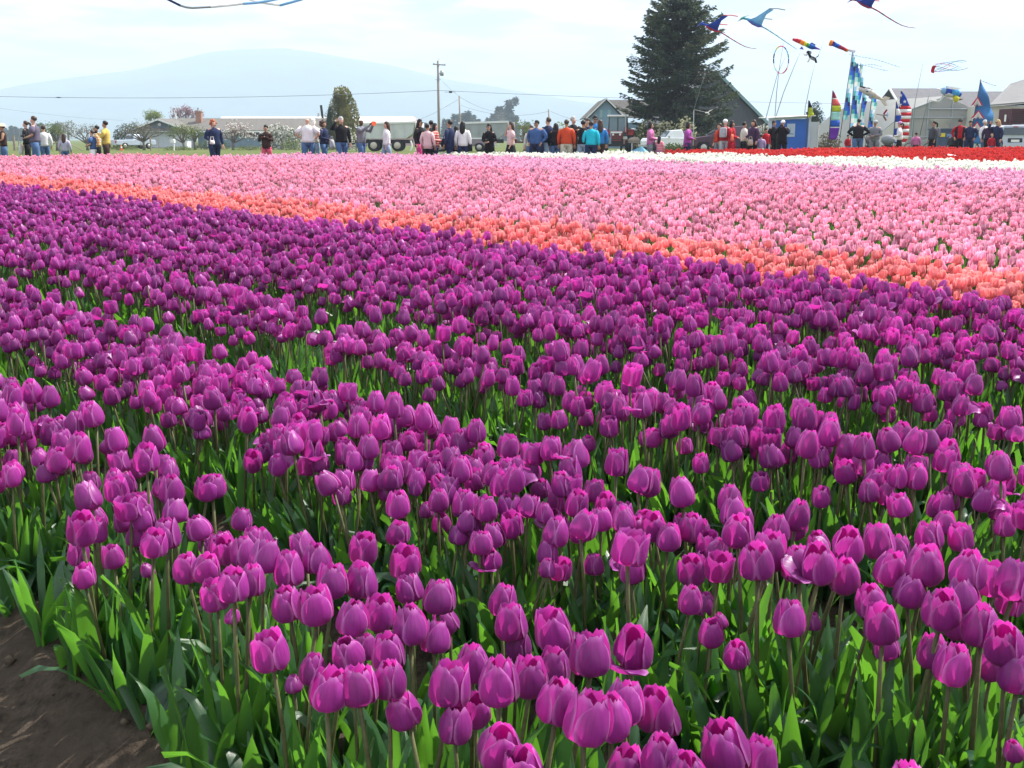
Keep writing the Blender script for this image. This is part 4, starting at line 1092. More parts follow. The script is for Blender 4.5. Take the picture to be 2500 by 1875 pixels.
# ---------------------------------------------------------------- trees and shrubs
def leaf_card_mat(name, c1, c2, trans=0.25, scale=1.5, rough=0.6, tint=1.3):
    if name in MATS: return MATS[name]
    m = bpy.data.materials.new(name); m.use_nodes = True
    n, l = m.node_tree.nodes, m.node_tree.links; b = n['Principled BSDF']; out = n['Material Output']
    ge = n.new('ShaderNodeNewGeometry')
    no = n.new('ShaderNodeTexNoise'); no.inputs['Scale'].default_value = scale; no.inputs['Detail'].default_value = 5; no.inputs['Roughness'].default_value = .75
    l.new(ge.outputs['Position'], no.inputs['Vector'])
    r = n.new('ShaderNodeValToRGB'); r.color_ramp.elements[0].color = (*c1, 1); r.color_ramp.elements[1].color = (*c2, 1)
    r.color_ramp.elements[0].position = .34; r.color_ramp.elements[1].position = .66
    l.new(no.outputs['Fac'], r.inputs['Fac']); l.new(r.outputs[0], b.inputs['Base Color'])
    b.inputs['Roughness'].default_value = rough; b.inputs['Specular IOR Level'].default_value = .2
    t = n.new('ShaderNodeBsdfTranslucent'); h = n.new('ShaderNodeHueSaturation'); h.inputs['Value'].default_value = tint
    l.new(r.outputs[0], h.inputs['Color']); l.new(h.outputs[0], t.inputs['Color'])
    mx = n.new('ShaderNodeMixShader'); mx.inputs['Fac'].default_value = trans
    l.new(b.outputs[0], mx.inputs[1]); l.new(t.outputs[0], mx.inputs[2]); l.new(mx.outputs[0], out.inputs['Surface'])
    MATS[name] = m
    return m
L_fir = leaf_card_mat('fir_needles', (0.028, 0.050, 0.040), (0.090, 0.115, 0.058), .25, .5)
L_arbor = leaf_card_mat('golden_cypress', (0.05, 0.062, 0.018), (0.27, 0.25, 0.07), .2, .9)
L_dark = leaf_card_mat('dark_cypress', (0.015, 0.032, 0.018), (0.045, 0.07, 0.03), .2, 1.2)
L_green = leaf_card_mat('orchard_leaf', (0.07, 0.10, 0.025), (0.17, 0.21, 0.055), .35, 1.6)
L_grey = leaf_card_mat('budding_twigs', (0.10, 0.095, 0.055), (0.20, 0.19, 0.12), .25, 2.0)
L_plum = leaf_card_mat('plum_blossom', (0.16, 0.08, 0.10), (0.36, 0.22, 0.26), .3, 1.5)
L_fresh = leaf_card_mat('spring_leaf', (0.12, 0.18, 0.05), (0.26, 0.30, 0.11), .35, 1.5)
L_far = leaf_card_mat('far_fir', (0.022, 0.040, 0.026), (0.055, 0.08, 0.045), .15, .3)
L_bush = leaf_card_mat('shrub_leaf', (0.035, 0.06, 0.02), (0.10, 0.14, 0.045), .3, 2.5)
L_brown = leaf_card_mat('brown_hedge', (0.07, 0.06, 0.035), (0.17, 0.14, 0.085), .2, 2.5)
B_white = leaf_card_mat('white_blossom', (0.62, 0.60, 0.55), (0.80, 0.79, 0.75), .3, 3.0, .7, 1.0)
B_cream = leaf_card_mat('cream_blossom', (0.42, 0.40, 0.24), (0.66, 0.62, 0.45), .3, 3.0, .7, 1.0)
M_bark = mat('grey_bark', (0.155, 0.135, 0.115), 0.9, 0.3, 5, 0.1, bump=.6, stretch=(6, 6, .8))
M_barkred = mat('fir_bark', (0.10, 0.065, 0.05), 0.95, 0.3, 4, 0.1, bump=.6, stretch=(6, 6, .8))

def card(b, p, d, up, L, Wd, mi=0):            # one spray: a bent kite of two triangles pairs
    s = d.cross(up)
    if s.length < 1e-6: s = Vector((1, 0, 0))
    s.normalize()
    m = p + d*(L*.5) + up*(L*.06)
    b.add([p, m + s*Wd*.5, p + d*L, m - s*Wd*.5], [(0, 1, 2), (0, 2, 3)], mi)
def rv(r_):
    while True:
        v = Vector((r_.uniform(-1, 1), r_.uniform(-1, 1), r_.uniform(-1, 1)))
        if .05 < v.length < 1: return v.normalized()
def blob_leaves(b, r_, c, rad, n, size, shell=.45, mi=0):
    c = Vector(c)
    for _ in range(n):
        v = rv(r_); k = shell + (1-shell)*r_.random()**.5
        p = c + Vector((v.x*rad[0]*k, v.y*rad[1]*k, v.z*rad[2]*k))
        d = (v*.6 + rv(r_)*.8).normalized()
        card(b, p, d, rv(r_), size*r_.uniform(.6, 1.4), size*r_.uniform(.4, .75), mi)

def conifer(name, px, Y, ptop, pbase, halfw, label, seed=1, lm=L_fir, nb=7, step=.28, sprays=46, size=.42, gap=0.0, group=None, droop=.16):
    """halfw: list of (height fraction, half width m)"""
    r_ = random.Random(seed)
    e = empty(name, G(px, Y)); zt = ZP(ptop, Y) - gz(Y); z0 = ZP(pbase, Y) - gz(Y)
    part('trunk', M_barkred, e, lambda b: b.tube([(0,0,-.2), (.05,0,zt*.4), (.0,.05,zt*.8), (0,0,zt)], [zt*.028, zt*.02, zt*.008, .02], 9), True)
    b = MB(); bt = MB()
    def hw(f):
        for (f0, w0), (f1, w1) in zip(halfw, halfw[1:]):
            if f <= f1: return w0 + (w1-w0)*(f-f0)/(f1-f0)
        return halfw[-1][1]
    z = z0
    while z < zt - .1:
        f = (z - z0)/(zt - z0); w = hw(f)
        for k in range(nb):
            if r_.random() < gap: continue
            a = r_.random()*6.28; L = w*r_.uniform(.62, 1.0)*(.84 + .42*vnoise(a*1.6 + seed, z*.8))
            d = Vector((math.cos(a), math.sin(a), 0)); zz = z + r_.uniform(-.5, .5)*step
            rise = .35*(f-.35)*L; dr = droop*L*(1-f)
            def pt(t): return Vector((d.x*L*t, d.y*L*t, zz + rise*t - dr*4*t*(1-t)*.8 - dr*.4*t + .22*L*max(0, t-.7)))
            if L > .8: bt.tube([pt(0), pt(.35), pt(.7), pt(.97)], [.05*L/3+.01, .035*L/3+.008, .02*L/3+.005, .006], 4, cap=False)
            n = int(sprays*(.35 + L/ max(.5, halfw[0][1]*1.2)))
            sd = Vector((-d.y, d.x, 0))
            for q in range(n):
                t = .12 + .9*r_.random()**.75; p = pt(min(t, 1.0))
                wid = L*.22*(1.15 - t)*r_.uniform(-1, 1)
                p = p + sd*wid + Vector((0, 0, r_.uniform(-.16, .06)*min(1.2, L*.5)))
                dd = (d*r_.uniform(.3, 1) + sd*(r_.uniform(-.7, .7) + .5*(1 if wid > 0 else -1)) + Vector((0, 0, r_.uniform(-.55, .25)))).normalized()
                card(b, p, dd, rv(r_), size*r_.uniform(.6, 1.3), size*r_.uniform(.22, .42))
        z += step*(1 - .45*f)
    b.build('crown', lm, e, normals=False)
    if bt.v: tag(bt.build('branches', M_barkred, e, True), kind='stuff')
    return tag(e, label, 'tree', group)

m = PXM(95)
conifer('conifer_tree', 1646, 95, -14, 322, [(0, 100*m), (.12, 128*m), (.30, 132*m), (.47, 142*m), (.55, 132*m), (.66, 116*m), (.78, 96*m), (.90, 66*m), (.97, 34*m), (1.0, 10*m)],
        'huge dark conifer towering beside the grey barn', 5, L_fir, 9, .31, 120, .33, .08)
# golden cypress and its darker neighbour: dense, lumpy cones
def cypress(px, Y, ptop, pbase, hwpx, lm, label, seed, name='cypress_tree', lean=0.0, cards=9000, group=None):
    r_ = random.Random(seed); e = empty(name, G(px, Y)); m = PXM(Y); zt = ZP(ptop, Y)-gz(Y); w = hwpx*m
    part('trunk', M_barkred, e, lambda b: b.tube([(0,0,-.1), (0,0,zt*.6)], [.2, .06], 7))
    b = MB()
    part('core', lm, e, lambda q: q.rings([(lean*f, 0, .15+zt*f, w*.62*max(.05, (1-f)**.62)*(1 if f > .08 else .8), w*.62*max(.05, (1-f)**.62)) for f in (0, .08, .2, .4, .6, .8, .95)]), True)
    for k in range(70):
        f = r_.random()**1.1*.93; a = r_.random()*6.28; rr = w*.80*max(.03, (1-f)**.62)
        c = Vector((lean*f + rr*math.cos(a), rr*math.sin(a), .2 + zt*f)); s = w*r_.uniform(.16, .30)
        for _ in range(cards//70):
            v = rv(r_); p = c + Vector((v.x*s, v.y*s, v.z*s*1.5))
            d = (Vector((math.cos(a)*.5, math.sin(a)*.5, .7)) + rv(r_)*.5).normalized()
            card(b, p, d, rv(r_), r_.uniform(.14, .3)*w/2.3, r_.uniform(.08, .16)*w/2.3)
    b.build('crown', lm, e, normals=False)
    return tag(e, label, 'tree', group)
cypress(848, 135, 224, 345, 50, L_arbor, 'rounded golden green cypress beside the ranch house', 3, lean=-.45)
cypress(806, 134, 263, 345, 22, L_dark, 'smaller dark green cypress tucked against the golden one', 4, cards=2600)
cypress(1985, 108, 262, 340, 36, L_dark, 'dark pointed evergreen rising behind the kite stall', 6, cards=4200)
def orchard(name, px, Y, x0, x1, p0, p1, lm, label, seed, n=900, size=.16, bloss=None, nb=9, barkc=M_bark, group=None, flat=True):
    """a low pruned tree: short trunk, crooked limbs, thin crown"""
    r_ = random.Random(seed); e = empty(name, G(px, Y)); m = PXM(Y)
    xa, xb = (x0-px)*m, (x1-px)*m; za, zb = ZP(p1, Y)-gz(Y), ZP(p0, Y)-gz(Y); hgt = zb
    fork = max(.35, za*.75 if za > .5 else .6)
    part('trunk', barkc, e, lambda b: b.tube([(0,0,-.1), (.04,0,fork*.5), (0,0,fork)], [.17, .14, .12], 8), True)
    b = MB(); lb = MB(); tips = []
    for k in range(nb):
        tx = xa + (xb-xa)*(k+.5)/nb + r_.uniform(-.2, .2); ty = r_.uniform(-.8, .8); tz = zb - (abs(tx-(xa+xb)/2)/(max(.1, (xb-xa)/2)))**2*(zb-za)*.6 - r_.uniform(0, .35)
        p0_ = Vector((0, 0, fork-.05)); p3 = Vector((tx, ty, tz))
        p1_ = p0_.lerp(p3, .33) + Vector((r_.uniform(-.18, .18), r_.uniform(-.15, .15), .12)); p2_ = p0_.lerp(p3, .66) + Vector((r_.uniform(-.22, .22), r_.uniform(-.2, .2), r_.uniform(0, .25)))
        lb.tube([p0_, p1_, p2_, p3], [.085, .065, .045, .02], 5)
        for q in range(4):
            s = p2_.lerp(p3, r_.random()); en = s + Vector((r_.uniform(-.5, .5), r_.uniform(-.4, .4), r_.uniform(.05, .5)))
            lb.tube([s, s.lerp(en, .5) + Vector((r_.uniform(-.1, .1), 0, .05)), en], [.03, .02, .008], 4); tips.append(en)
        tips += [p2_, p3]
    tag(lb.build('limbs', barkc, e, True), kind='stuff')
    for _ in range(n):
        t = r_.choice(tips); p = t + Vector((r_.gauss(0, .24), r_.gauss(0, .24), r_.gauss(0, .2)))
        card(b, p, rv(r_), rv(r_), size*r_.uniform(.6, 1.4), size*r_.uniform(.4, .8))
    b.build('crown', lm, e, normals=False)
    if bloss:
        b2 = MB()
        for _ in range(n//3):
            t = r_.choice(tips); p = t + Vector((r_.gauss(0, .26), r_.gauss(0, .26), r_.gauss(.05, .2)))
            b2.ell(p, r_.uniform(.05, .1), 5, 3)
        tag(b2.build('blossom', bloss, e, normals=False), kind='stuff')
    return tag(e, label, 'tree', group)
OG = 'fruit trees along the orchard'
orchard('fruit_tree', 350, 118, 283, 405, 303, 338, L_grey, 'gnarled bare-limbed fruit tree in front of the white garage', 11, 620, .13, None, 12, group=OG)
orchard('fruit_tree', 447, 118, 408, 468, 311, 342, L_green, 'small round leafy fruit tree in front of the garage door', 12, 800, .15, None, 8, group=OG)
orchard('fruit_tree', 475, 121, 455, 500, 316, 340, L_green, 'small fruit tree growing against the leafy round one', 13, 800, .14, None, 7, group=OG)
orchard('fruit_tree', 568, 119, 545, 612, 309, 342, L_plum, 'dark twiggy tree with pale flowers beside the ranch house windows', 14, 700, .13, B_white, 8, group=OG)
orchard('fruit_tree', 212, 115, 168, 250, 309, 345, L_grey, 'thin budding fruit tree behind the man in yellow', 15, 520, .13, None, 9, group=OG)
orchard('fruit_tree', 138, 112, 95, 152, 309, 338, L_green, 'bright green fruit tree beside the trellis braces', 16, 900, .16, None, 8, group=OG)
orchard('fruit_tree', 1281, 100, 1262, 1300, 308, 338, L_green, 'pruned green tree with bare forked limbs beyond the walkers', 17, 500, .15, None, 7)
orchard('plum_tree', 455, 175, 424, 492, 266, 292, L_plum, 'plum tree with pink-brown spring growth above the house roof', 18, 1500, .22, None, 12)
orchard('garden_tree', 378, 178, 355, 402, 274, 296, L_fresh, 'pale green spring tree showing over the garage roof', 19, 1200, .22, None, 9)
def shrub(name, px, Y, x0, x1, p0, label, seed, lm=L_bush, bloss=None, n=1600, nbl=260, size=.16, group=None, dep=1.0, cat='shrub', bs=.07):
    r_ = random.Random(seed); e = empty(name, G(px, Y)); m = PXM(Y)
    xa, xb = (x0-px)*m, (x1-px)*m; zt = ZP(p0, Y)-gz(Y)
    part('stem', M_bark, e, lambda b: [b.tube([(0,0,-.05), ((xb-xa)*k*.12, 0, zt*.3), ((xb-xa)*k*.26, 0, zt*.7)], [.06, .05, .02], 5) for k in (-1, 0, 1)])
    b, b2 = MB(), MB()
    nb = 14
    for k in range(nb):
        x = xa + (xb-xa)*(k+.5)/nb; edge = 1 - abs((k+.5)/nb*2-1)**2.5*.45
        for q in range(3):
            z = zt*edge*(.22 + .3*q)*r_.uniform(.85, 1.05); y = r_.uniform(-.5, .5)*dep
            rad = ((xb-xa)/nb*1.1+.12, .45*dep, zt*.22)
            blob_leaves(b, r_, (x, y, z), rad, n//(nb*3), size)
            if bloss:
                for _ in range(nbl//(nb*3)):
                    v = rv(r_); v.y = -abs(v.y)
                    b2.ell(Vector((x, y, z)) + Vector((v.x*rad[0], v.y*rad[1], v.z*rad[2])), bs*r_.uniform(.6, 1.3), 6, 4)
    b.build('foliage', lm, e, normals=False)
    if bloss: tag(b2.build('blossom', bloss, e, normals=False), kind='stuff')
    return tag(e, label, cat, group)
shrub('rhododendron', 688, 124, 640, 734, 305, 'broad shrub smothered in white blossom below the house windows', 21, L_bush, B_white, 2200, 620, .17, bs=.10)
shrub('rhododendron', 852, 124, 838, 868, 314, 'small white-flowering shrub behind the man in the black jacket', 22, L_bush, B_white, 700, 200, .15, bs=.09)
shrub('rhododendron', 1860, 98, 1846, 1880, 304, 'white-flowering shrub at the corner of the grey barn', 23, L_bush, B_white, 900, 260, .15, bs=.09)
shrub('rhododendron', 1580, 92, 1556, 1606, 292, 'leafy cream-flowered shrub behind the woman in pink', 24, L_green, B_cream, 1800, 90, .16)
shrub('rhododendron', 1622, 91, 1598, 1650, 296, 'cream-flowered shrub in the middle of the tall flowering hedge', 25, L_bush, B_cream, 1500, 420, .15, bs=.08)
shrub('rhododendron', 1668, 90, 1642, 1696, 287, 'tallest cream-flowered shrub beside the bird whirligig pole', 26, L_bush, B_cream, 1700, 460, .15, bs=.08)
shrub('hedge', 1752, 100, 1704, 1812, 300, 'brown and dull yellow hedge in front of the grey barn', 27, L_brown, None, 2400, 0, .17, cat='hedge')
shrub('hedge', 314, 142, 281, 348, 301, 'clipped dark hedge behind the bare fruit tree', 28, L_dark, None, 2600, 0, .2, cat='hedge')
shrub('hedge', 1648, 74, 1622, 1668, 350, 'low green hedge behind the woman in the magenta coat', 29, L_bush, None, 900, 0, .12, cat='hedge')
shrub('bush', 2020, 76, 2000, 2044, 322, 'tangled brown bush under the rainbow flag', 30, L_brown, None, 1000, 0, .14)
shrub('bush', 1375, 128, 1350, 1402, 296, 'fresh green bush beyond the leaning pole', 31, L_fresh, None, 900, 0, .2)
shrub('bush', 660, 116, 690, 730, 336, 'yellow-green low bush in front of the white blossom', 32, L_green, None, 500, 0, .14)
shrub('bush', 500, 126, 480, 560, 343, 'low green bushes along the house wall', 33, L_bush, None, 900, 0, .15)
for k, (a, c) in enumerate(((40, 90), (250, 330), (400, 470), (575, 640), (770, 840))):
    shrub('border_plants', (a+c)/2, 116, a, c, 357 - (k % 2)*2, ('low green border below the fence post', 'low green border in front of the parked pickup', 'low green border in front of the garage door', 'low green border below the twiggy flowering tree', 'low green border behind the couple in denim')[k], 40+k, L_green, None, 500, 0, .13, cat='plants')
# far woods fading in the haze, tree by tree
FG = 'hazy firs beyond the fields'
far = [(1090, 289, 8), (1112, 281, 9), (1128, 276, 10), (1141, 272, 10), (1153, 280, 9), (1163, 291, 8), (1194, 291, 8), (1206, 277, 9), (1219, 259, 9), (1229, 266, 8), (1256, 283, 7),
       (8, 312, 9), (22, 317, 8), (36, 308, 9), (49, 314, 8), (100, 303, 5), (142, 299, 10), (1287, 299, 8), (1175, 303, 9), (64, 318, 9)]
words_f = ['first', 'second', 'third', 'fourth', 'fifth', 'sixth']
flab = {0: 'small hazy fir standing next to the tall utility pole', 1: 'hazy fir with a blunt top in the near clump', 2: 'hazy fir left of the slim pole top', 3: 'tallest hazy fir of the clump behind the slim pole', 4: 'hazy fir with a notched tip behind the girls', 5: 'last low fir sloping off the clump behind the slim pole',
        6: 'low hazy fir at the foot of the second clump', 7: 'hazy fir leaning into the grey poplars', 8: 'tall narrow grey-green tree beside the dead-topped one', 9: 'narrow hazy tree close to the dead-topped one', 10: 'short hazy fir beyond the dead-topped tree', 11: 'hazy fir above the straw hat', 12: 'low hazy fir next to the straw hat',
        13: 'tallest hazy fir behind the woman in black', 14: 'hazy fir half hidden by the woman in black', 15: 'tiny far spire of a fir over the orchard', 16: 'dark round-topped far tree above the orchard', 17: 'small far tree right above the girl in pale pink', 18: 'low scrubby far tree between the two clumps', 19: 'low hazy fir close to the big man in grey'}
for k, (px, pt, hw_) in enumerate(far):
    Y = 620 + (k*37 % 90); mm = PXM(Y); zt = (345-pt)*mm
    conifer('far_fir', px, Y, pt, 342, [(0, hw_*mm*1.15), (.35, hw_*mm), (.7, hw_*mm*.55), (1, .1)], flab[k].replace('left of', 'beside'), 200+k, L_far, 6, 1.5, 26, 2.4, 0, FG)
def snag(px, Y):
    r_ = random.Random(9); e = empty('dead_topped_tree', G(px, Y)); mm = PXM(Y); zt = ZP(241, Y)-gz(Y)
    part('trunk', M_bark, e, lambda b: (b.tube([(0,0,0), (.3,0,zt*.5), (-.4,0,zt*.8), (.2,0,zt)], [.7, .5, .3, .1], 6), b.tube([(0,0,zt*.68), (8*mm,0,zt*.82), (15*mm,0,zt*.93), (19*mm, 0, zt*1.0)], [.35, .25, .15, .08], 5)))
    b = MB()
    for k in range(900):
        f = r_.random(); w = (5 + 9*(1-f))*mm; p = Vector((r_.gauss(0, w*.45), r_.gauss(0, w*.4), zt*(.12+.86*f)))
        card(b, p, (Vector((p.x, p.y, -.4*w)).normalized() + rv(r_)*.5).normalized(), rv(r_), 2.2*r_.uniform(.5, 1.2), .8)
    for k in range(160):
        p = Vector((r_.uniform(11, 21)*mm, r_.gauss(0, 1), zt*r_.uniform(.86, 1.02))); card(b, p, rv(r_), rv(r_), 1.6, .7)
    b.build('crown', L_far, e, normals=False)
    return tag(e, 'ragged dead-topped far tree with a crooked side limb', 'tree')
snag(1243, 640)
def round_far(px, Y, x0, x1, pt, lm, label, seed):
    r_ = random.Random(seed); e = empty('far_tree', G(px, Y)); mm = PXM(Y); zt = ZP(pt, Y)-gz(Y); w = (x1-x0)/2*mm
    part('trunk', M_bark, e, lambda b: b.tube([(0,0,0), (0,0,zt*.5)], [.4, .25], 6))
    b = MB()
    for k in range(16): blob_leaves(b, r_, (r_.uniform(-.7, .7)*w, r_.uniform(-.6, .6)*w, zt*r_.uniform(.35, .82)), (w*.45, w*.45, zt*.2), 60, w*.16)
    b.build('crown', lm, e, normals=False)
    return tag(e, label, 'tree')
round_far(168, 330, 150, 192, 294, L_grey, 'pale leafless round tree above the orchard', 51)
round_far(1222, 560, 1206, 1236, 262, leaf_card_mat('grey_poplar', (0.10, 0.10, 0.09), (0.18, 0.17, 0.15), .2, .4), 'pale grey bare poplars behind the far firs', 52)
round_far(1180, 520, 1165, 1196, 305, L_grey, 'pale bare far tree low between the clumps of firs', 53)

# ---------------------------------------------------------------- posts, cone and other small yard things
def post(px, Y, pt, r, label, name='fence_post', mm_=M_wood):
    b = MB(); g = G(px, Y); b.tube([(0,0,-.1), (0.01,0,.5), (0,0,ZP(pt, Y)-gz(Y))], [r, r*.95, r*.85], 8)
    o = b.build(name, mm_); o.location = g
    return tag(o, label, 'post')
post(34, 112, 331, .14, 'thick weathered fence post beside the person in the straw hat')
post(45, 112, 334, .05, 'thin leaning stake next to the thick fence post')
post(367, 112, 334, .09, 'stout fence post in front of the garage wall')
post(387, 112, 336, .03, 'thin metal stake in front of the garage door')
e = empty('trellis_post', G(149, 112))
part('post_shaft', M_wood, e, lambda b: b.tube([(0,0,-.1), (0,0,1.5)], [.06, .05], 6))
for sx in (-1, 1): part('brace', M_wood, e, lambda b: b.tube([(sx*.06, 0, 1.0), (sx*2.1, 0, .02)], .04, 5))
tag(e, 'dark trellis post with two slanting braces behind the striped child', 'trellis')
e = empty('traffic_cone', G(295, 114))
M_orange = mat('cone_orange', (0.75, 0.16, 0.05), 0.5, 0.08, 5)
part('base', M_orange, e, lambda b: b.bb(-.18, .18, -.18, .18, 0, .04)); part('cone', M_orange, e, lambda b: b.tube([(0,0,.04), (0,0,.5)], [.13, .03], 12), True)
part('collar', M_trim, e, lambda b: b.tube([(0,0,.24), (0,0,.36)], [.096, .067], 12))
tag(e, 'orange and white traffic cone beside the parked pickup', 'traffic cone')
e = empty('mailbox', G(424, 113))
part('post_shaft', M_trim, e, lambda b: b.bb(-.05, .05, -.05, .05, -.1, .75)); part('box', M_trim, e, lambda b: b.prism([(-.2, .75), (.2, .75), (.2, 1.0), (.12, 1.1), (-.12, 1.1), (-.2, 1.0)], (-.1, -.2, 0), (1,0,0), (0,0,1), (0, .45, 0)))
tag(e, 'white mailbox on a white post in front of the garage', 'mailbox')
# ---------------------------------------------------------------- vehicles
M_tyre = mat('tyre_rubber', (0.025, 0.025, 0.027), 0.9, 0.2, 8, 0.1)
M_rim = mat('wheel_rim', (0.45, 0.44, 0.42), 0.4, 0.1, 5, metal=0.4)
M_lampred = mat('tail_lamp', (0.45, 0.02, 0.02), 0.3, 0.05, 5)
M_lampw = mat('head_lamp', (0.75, 0.75, 0.72), 0.2, 0.05, 5)
M_chrome = mat('bumper_steel', (0.55, 0.56, 0.58), 0.25, 0.1, 4, metal=0.7)
def paint(name, c, rough=.3): return mat(name, c, rough, 0.05, 2, 0.5, coat=0.4)
def bevel(o, w=.04, seg=2):
    md = o.modifiers.new('bevel', 'BEVEL'); md.width = w; md.segments = seg; md.limit_method = 'ANGLE'; md.angle_limit = R(25)
    return o
def wheel(par, c, r, w=.22, axis=(0,1,0), rimc=None):
    c = Vector(c)
    e = part('wheel', M_tyre, par, lambda b: b.tube([c + Vector(axis)*t for t in (-w/2, -w*.42, w*.42, w/2)], [r*.86, r, r, r*.86], 18), True)
    part('rim', rimc or M_rim, e, lambda b: (b.tube([c - Vector(axis)*(w/2+.012), c - Vector(axis)*(w/2-.03)], [r*.56, r*.62], 14), b.tube([c + Vector(axis)*(w/2+.012), c + Vector(axis)*(w/2-.03)], [r*.56, r*.62], 14)), True)
    return e
def side_prism(par, name, m, poly, y0, y1, bw=.05, taper=0.0):
    b = MB(); n = len(poly)
    zc = max(p[1] for p in poly); zb = min(p[1] for p in poly)
    ins = lambda z: taper*(z-zb)/(zc-zb+1e-6)
    vs = [(x, y0+ins(z), z) for x, z in poly] + [(x, y1-ins(z), z) for x, z in poly]
    b.add(vs, [tuple(range(n)), tuple(reversed(range(n, 2*n)))] + [(k, n+k, n+(k+1)%n, (k+1)%n) for k in range(n)])
    o = b.build(name, m, par)
    return bevel(o, bw) if bw else o
def pickup(px, Y, rz, col, label, name='pickup_truck', two=None, old=False, sc=1.0, bedtop=None):
    """front at -x, width along y"""
    e = empty(name, G(px, Y), rz, sc); P = paint(col[0], col[1]); W_ = .9
    hood = 1.08 if not old else 1.12
    side_prism(e, 'body', P, [(-2.6, .45), (-2.62, .85), (-2.5, hood-.06), (-1.15, hood), (2.55, 1.02), (2.6, .5), (1.9, .42), (1.75, .62), (1.25, .62), (1.05, .42), (-1.2, .42), (-1.4, .62), (-1.9, .62), (-2.1, .42)], -W_, W_, .06)
    side_prism(e, 'cab', P if two is None else two, [(-1.2, 1.03), (-.72, 1.62), (.12, 1.68), (.36, 1.03)], -W_+.04, W_-.04, .05, .16)
    for y, s in ((-W_+.04, -1), (W_-.04, 1)):
        part('side_window', M_glass, e, lambda b: b.prism([(-.98, 1.08), (-.62, 1.54), (.05, 1.58), (.2, 1.08)], (0, y + s*.012 - s*.02, 0), (1,0,0), (0, -s*.24, 1), (0, s*.02, 0)))
    part('windscreen', M_glass, e, lambda b: slope(b, (-1.17, -.74, 1.09), (-1.17, .74, 1.09), (-.79, .62, 1.57), (-.79, -.62, 1.57), .03))
    part('rear_window', M_glass, e, lambda b: slope(b, (.37, -.66, 1.12), (.37, .66, 1.12), (.19, .56, 1.52), (.19, -.56, 1.52), .025))
    part('bed_floor', M_black, e, lambda b: b.bb(.5, 2.45, -W_+.12, W_-.12, 1.015, 1.03))
    if bedtop: part('bed_rail', bedtop, e, lambda b: (b.bb(.42, 2.5, -W_-.01, -W_+.1, 1.0, 1.09), b.bb(.42, 2.5, W_-.1, W_+.01, 1.0, 1.09)))
    part('tailgate', P, e, lambda b: b.bb(2.58, 2.66, -W_+.1, W_-.1, .6, 1.0)); part('rear_bumper', M_chrome, e, lambda b: b.bb(2.6, 2.76, -W_, W_, .42, .56)); part('front_bumper', M_chrome, e, lambda b: b.bb(-2.78, -2.6, -W_, W_, .44, .6))
    for s in (-1, 1):
        part('tail_light', M_lampred, e, lambda b: b.bb(2.585, 2.68, s*(W_-.09)-.05, s*(W_-.09)+.05, .7, .95)); part('headlight', M_lampw, e, lambda b: b.cyl((-2.62, s*.62, .82), (1,0,0), .11, .06, 10))
        part('door_handle', M_chrome, e, lambda b: b.bb(.0, .14, s*(W_+.005)-.012, s*(W_+.005)+.012, .93, .96)); part('mirror', M_chrome, e, lambda b: b.bb(-1.0, -.9, s*(W_+.1)-.08, s*(W_+.1)+.08, 1.08, 1.22))
        for x in (-1.65, 1.5): wheel(e, (x, s*(W_-.1), .36), .36)
    return tag(e, label, 'pickup truck')
pickup(322, 130, R(-128), ('silver_blue_paint', (0.42, 0.48, 0.58)), 'silver blue pickup truck parked behind the bare fruit tree')
pickup(1654, 84, R(8), ('white_paint', (0.74, 0.77, 0.80)), 'old white pickup truck behind the flowering hedge', old=True)
pickup(1128, 97, R(-6), ('faded_mauve_paint', (0.20, 0.165, 0.21)), 'old mauve pickup truck with white bed rails behind the walkers', two=paint('dark_mauve_paint', (0.10, 0.07, 0.12)), old=True, bedtop=M_trim, sc=1.08)
def dump_trailer(name, px, Y, label, x0, x1, wheels, rz=0.0, tilt=0.0, sc=1.0, m=None, wr=.46):
    e = empty(name, G(px, Y), rz, sc); mm_ = m or mat('grey_white_trailer', (0.52, 0.55, 0.54), 0.6, 0.12, 1.5)
    L = x1-x0; T = lambda x: tilt*(x-x0)/L
    side_prism(e, 'body', mm_, [(x0, .95), (x1-.7, .98), (x1-.2, 1.25+tilt*.5), (x1, 2.05+tilt), (x0-.06, 2.05)], -1.15, 1.15, .03)
    for ya in (-1.22, 1.1): part('top_rail', M_trim, e, lambda b: slope(b, (x0-.1, ya, 2.03), (x1+.08, ya, 2.03+tilt), (x1+.08, ya+.12, 2.03+tilt), (x0-.1, ya+.12, 2.03), .14))
    part('front_cap', M_trim, e, lambda b: b.bb(x1+.0, x1+.55, -1.0, 1.0, 1.7+tilt, 2.06+tilt))
    for k in range(4):
        x = x0 + L*(.2 + .2*k); part('side_rib', mm_, e, lambda b: b.bb(x-.03, x+.03, -1.2, -1.14, 1.0, 2.0+T(x)*.9))
    part('chassis', M_black, e, lambda b: b.bb(x0+.1, x1-.3, -.55, .55, .62, .9))
    for x in wheels:
        for s in (-1, 1): wheel(e, (x, s*.95, wr), wr, .3, rimc=mat('cream_rim', (0.55, 0.50, 0.42), .6, .1, 5))
    part('drawbar', M_black, e, lambda b: b.tube([(x0+.2, 0, .75), (x0-1.3, 0, .5)], .07, 6))
    part('stand', M_steel, e, lambda b: b.tube([(x0-.5, -.2, .0), (x0-.5, -.2, .62)], .05, 6))
    return tag(e, label, 'trailer'), e
dump_trailer('grain_trailer', 950, 103, 'pale grey grain trailer with big wheels behind the girl in white', -2.1, 2.15, (.75, -1.1), 0, .14, 1.16)
dump_trailer('grain_trailer', 1184, 104, 'tilted grey trailer with white rim behind the mauve pickup', -1.9, 1.75, (.2,), 0, .1, 1.2, m=mat('dull_grey_trailer', (0.33, 0.36, 0.37), 0.6, 0.15, 1.5))
b = MB()
e = empty('stacked_tyres', G(1016, 100))
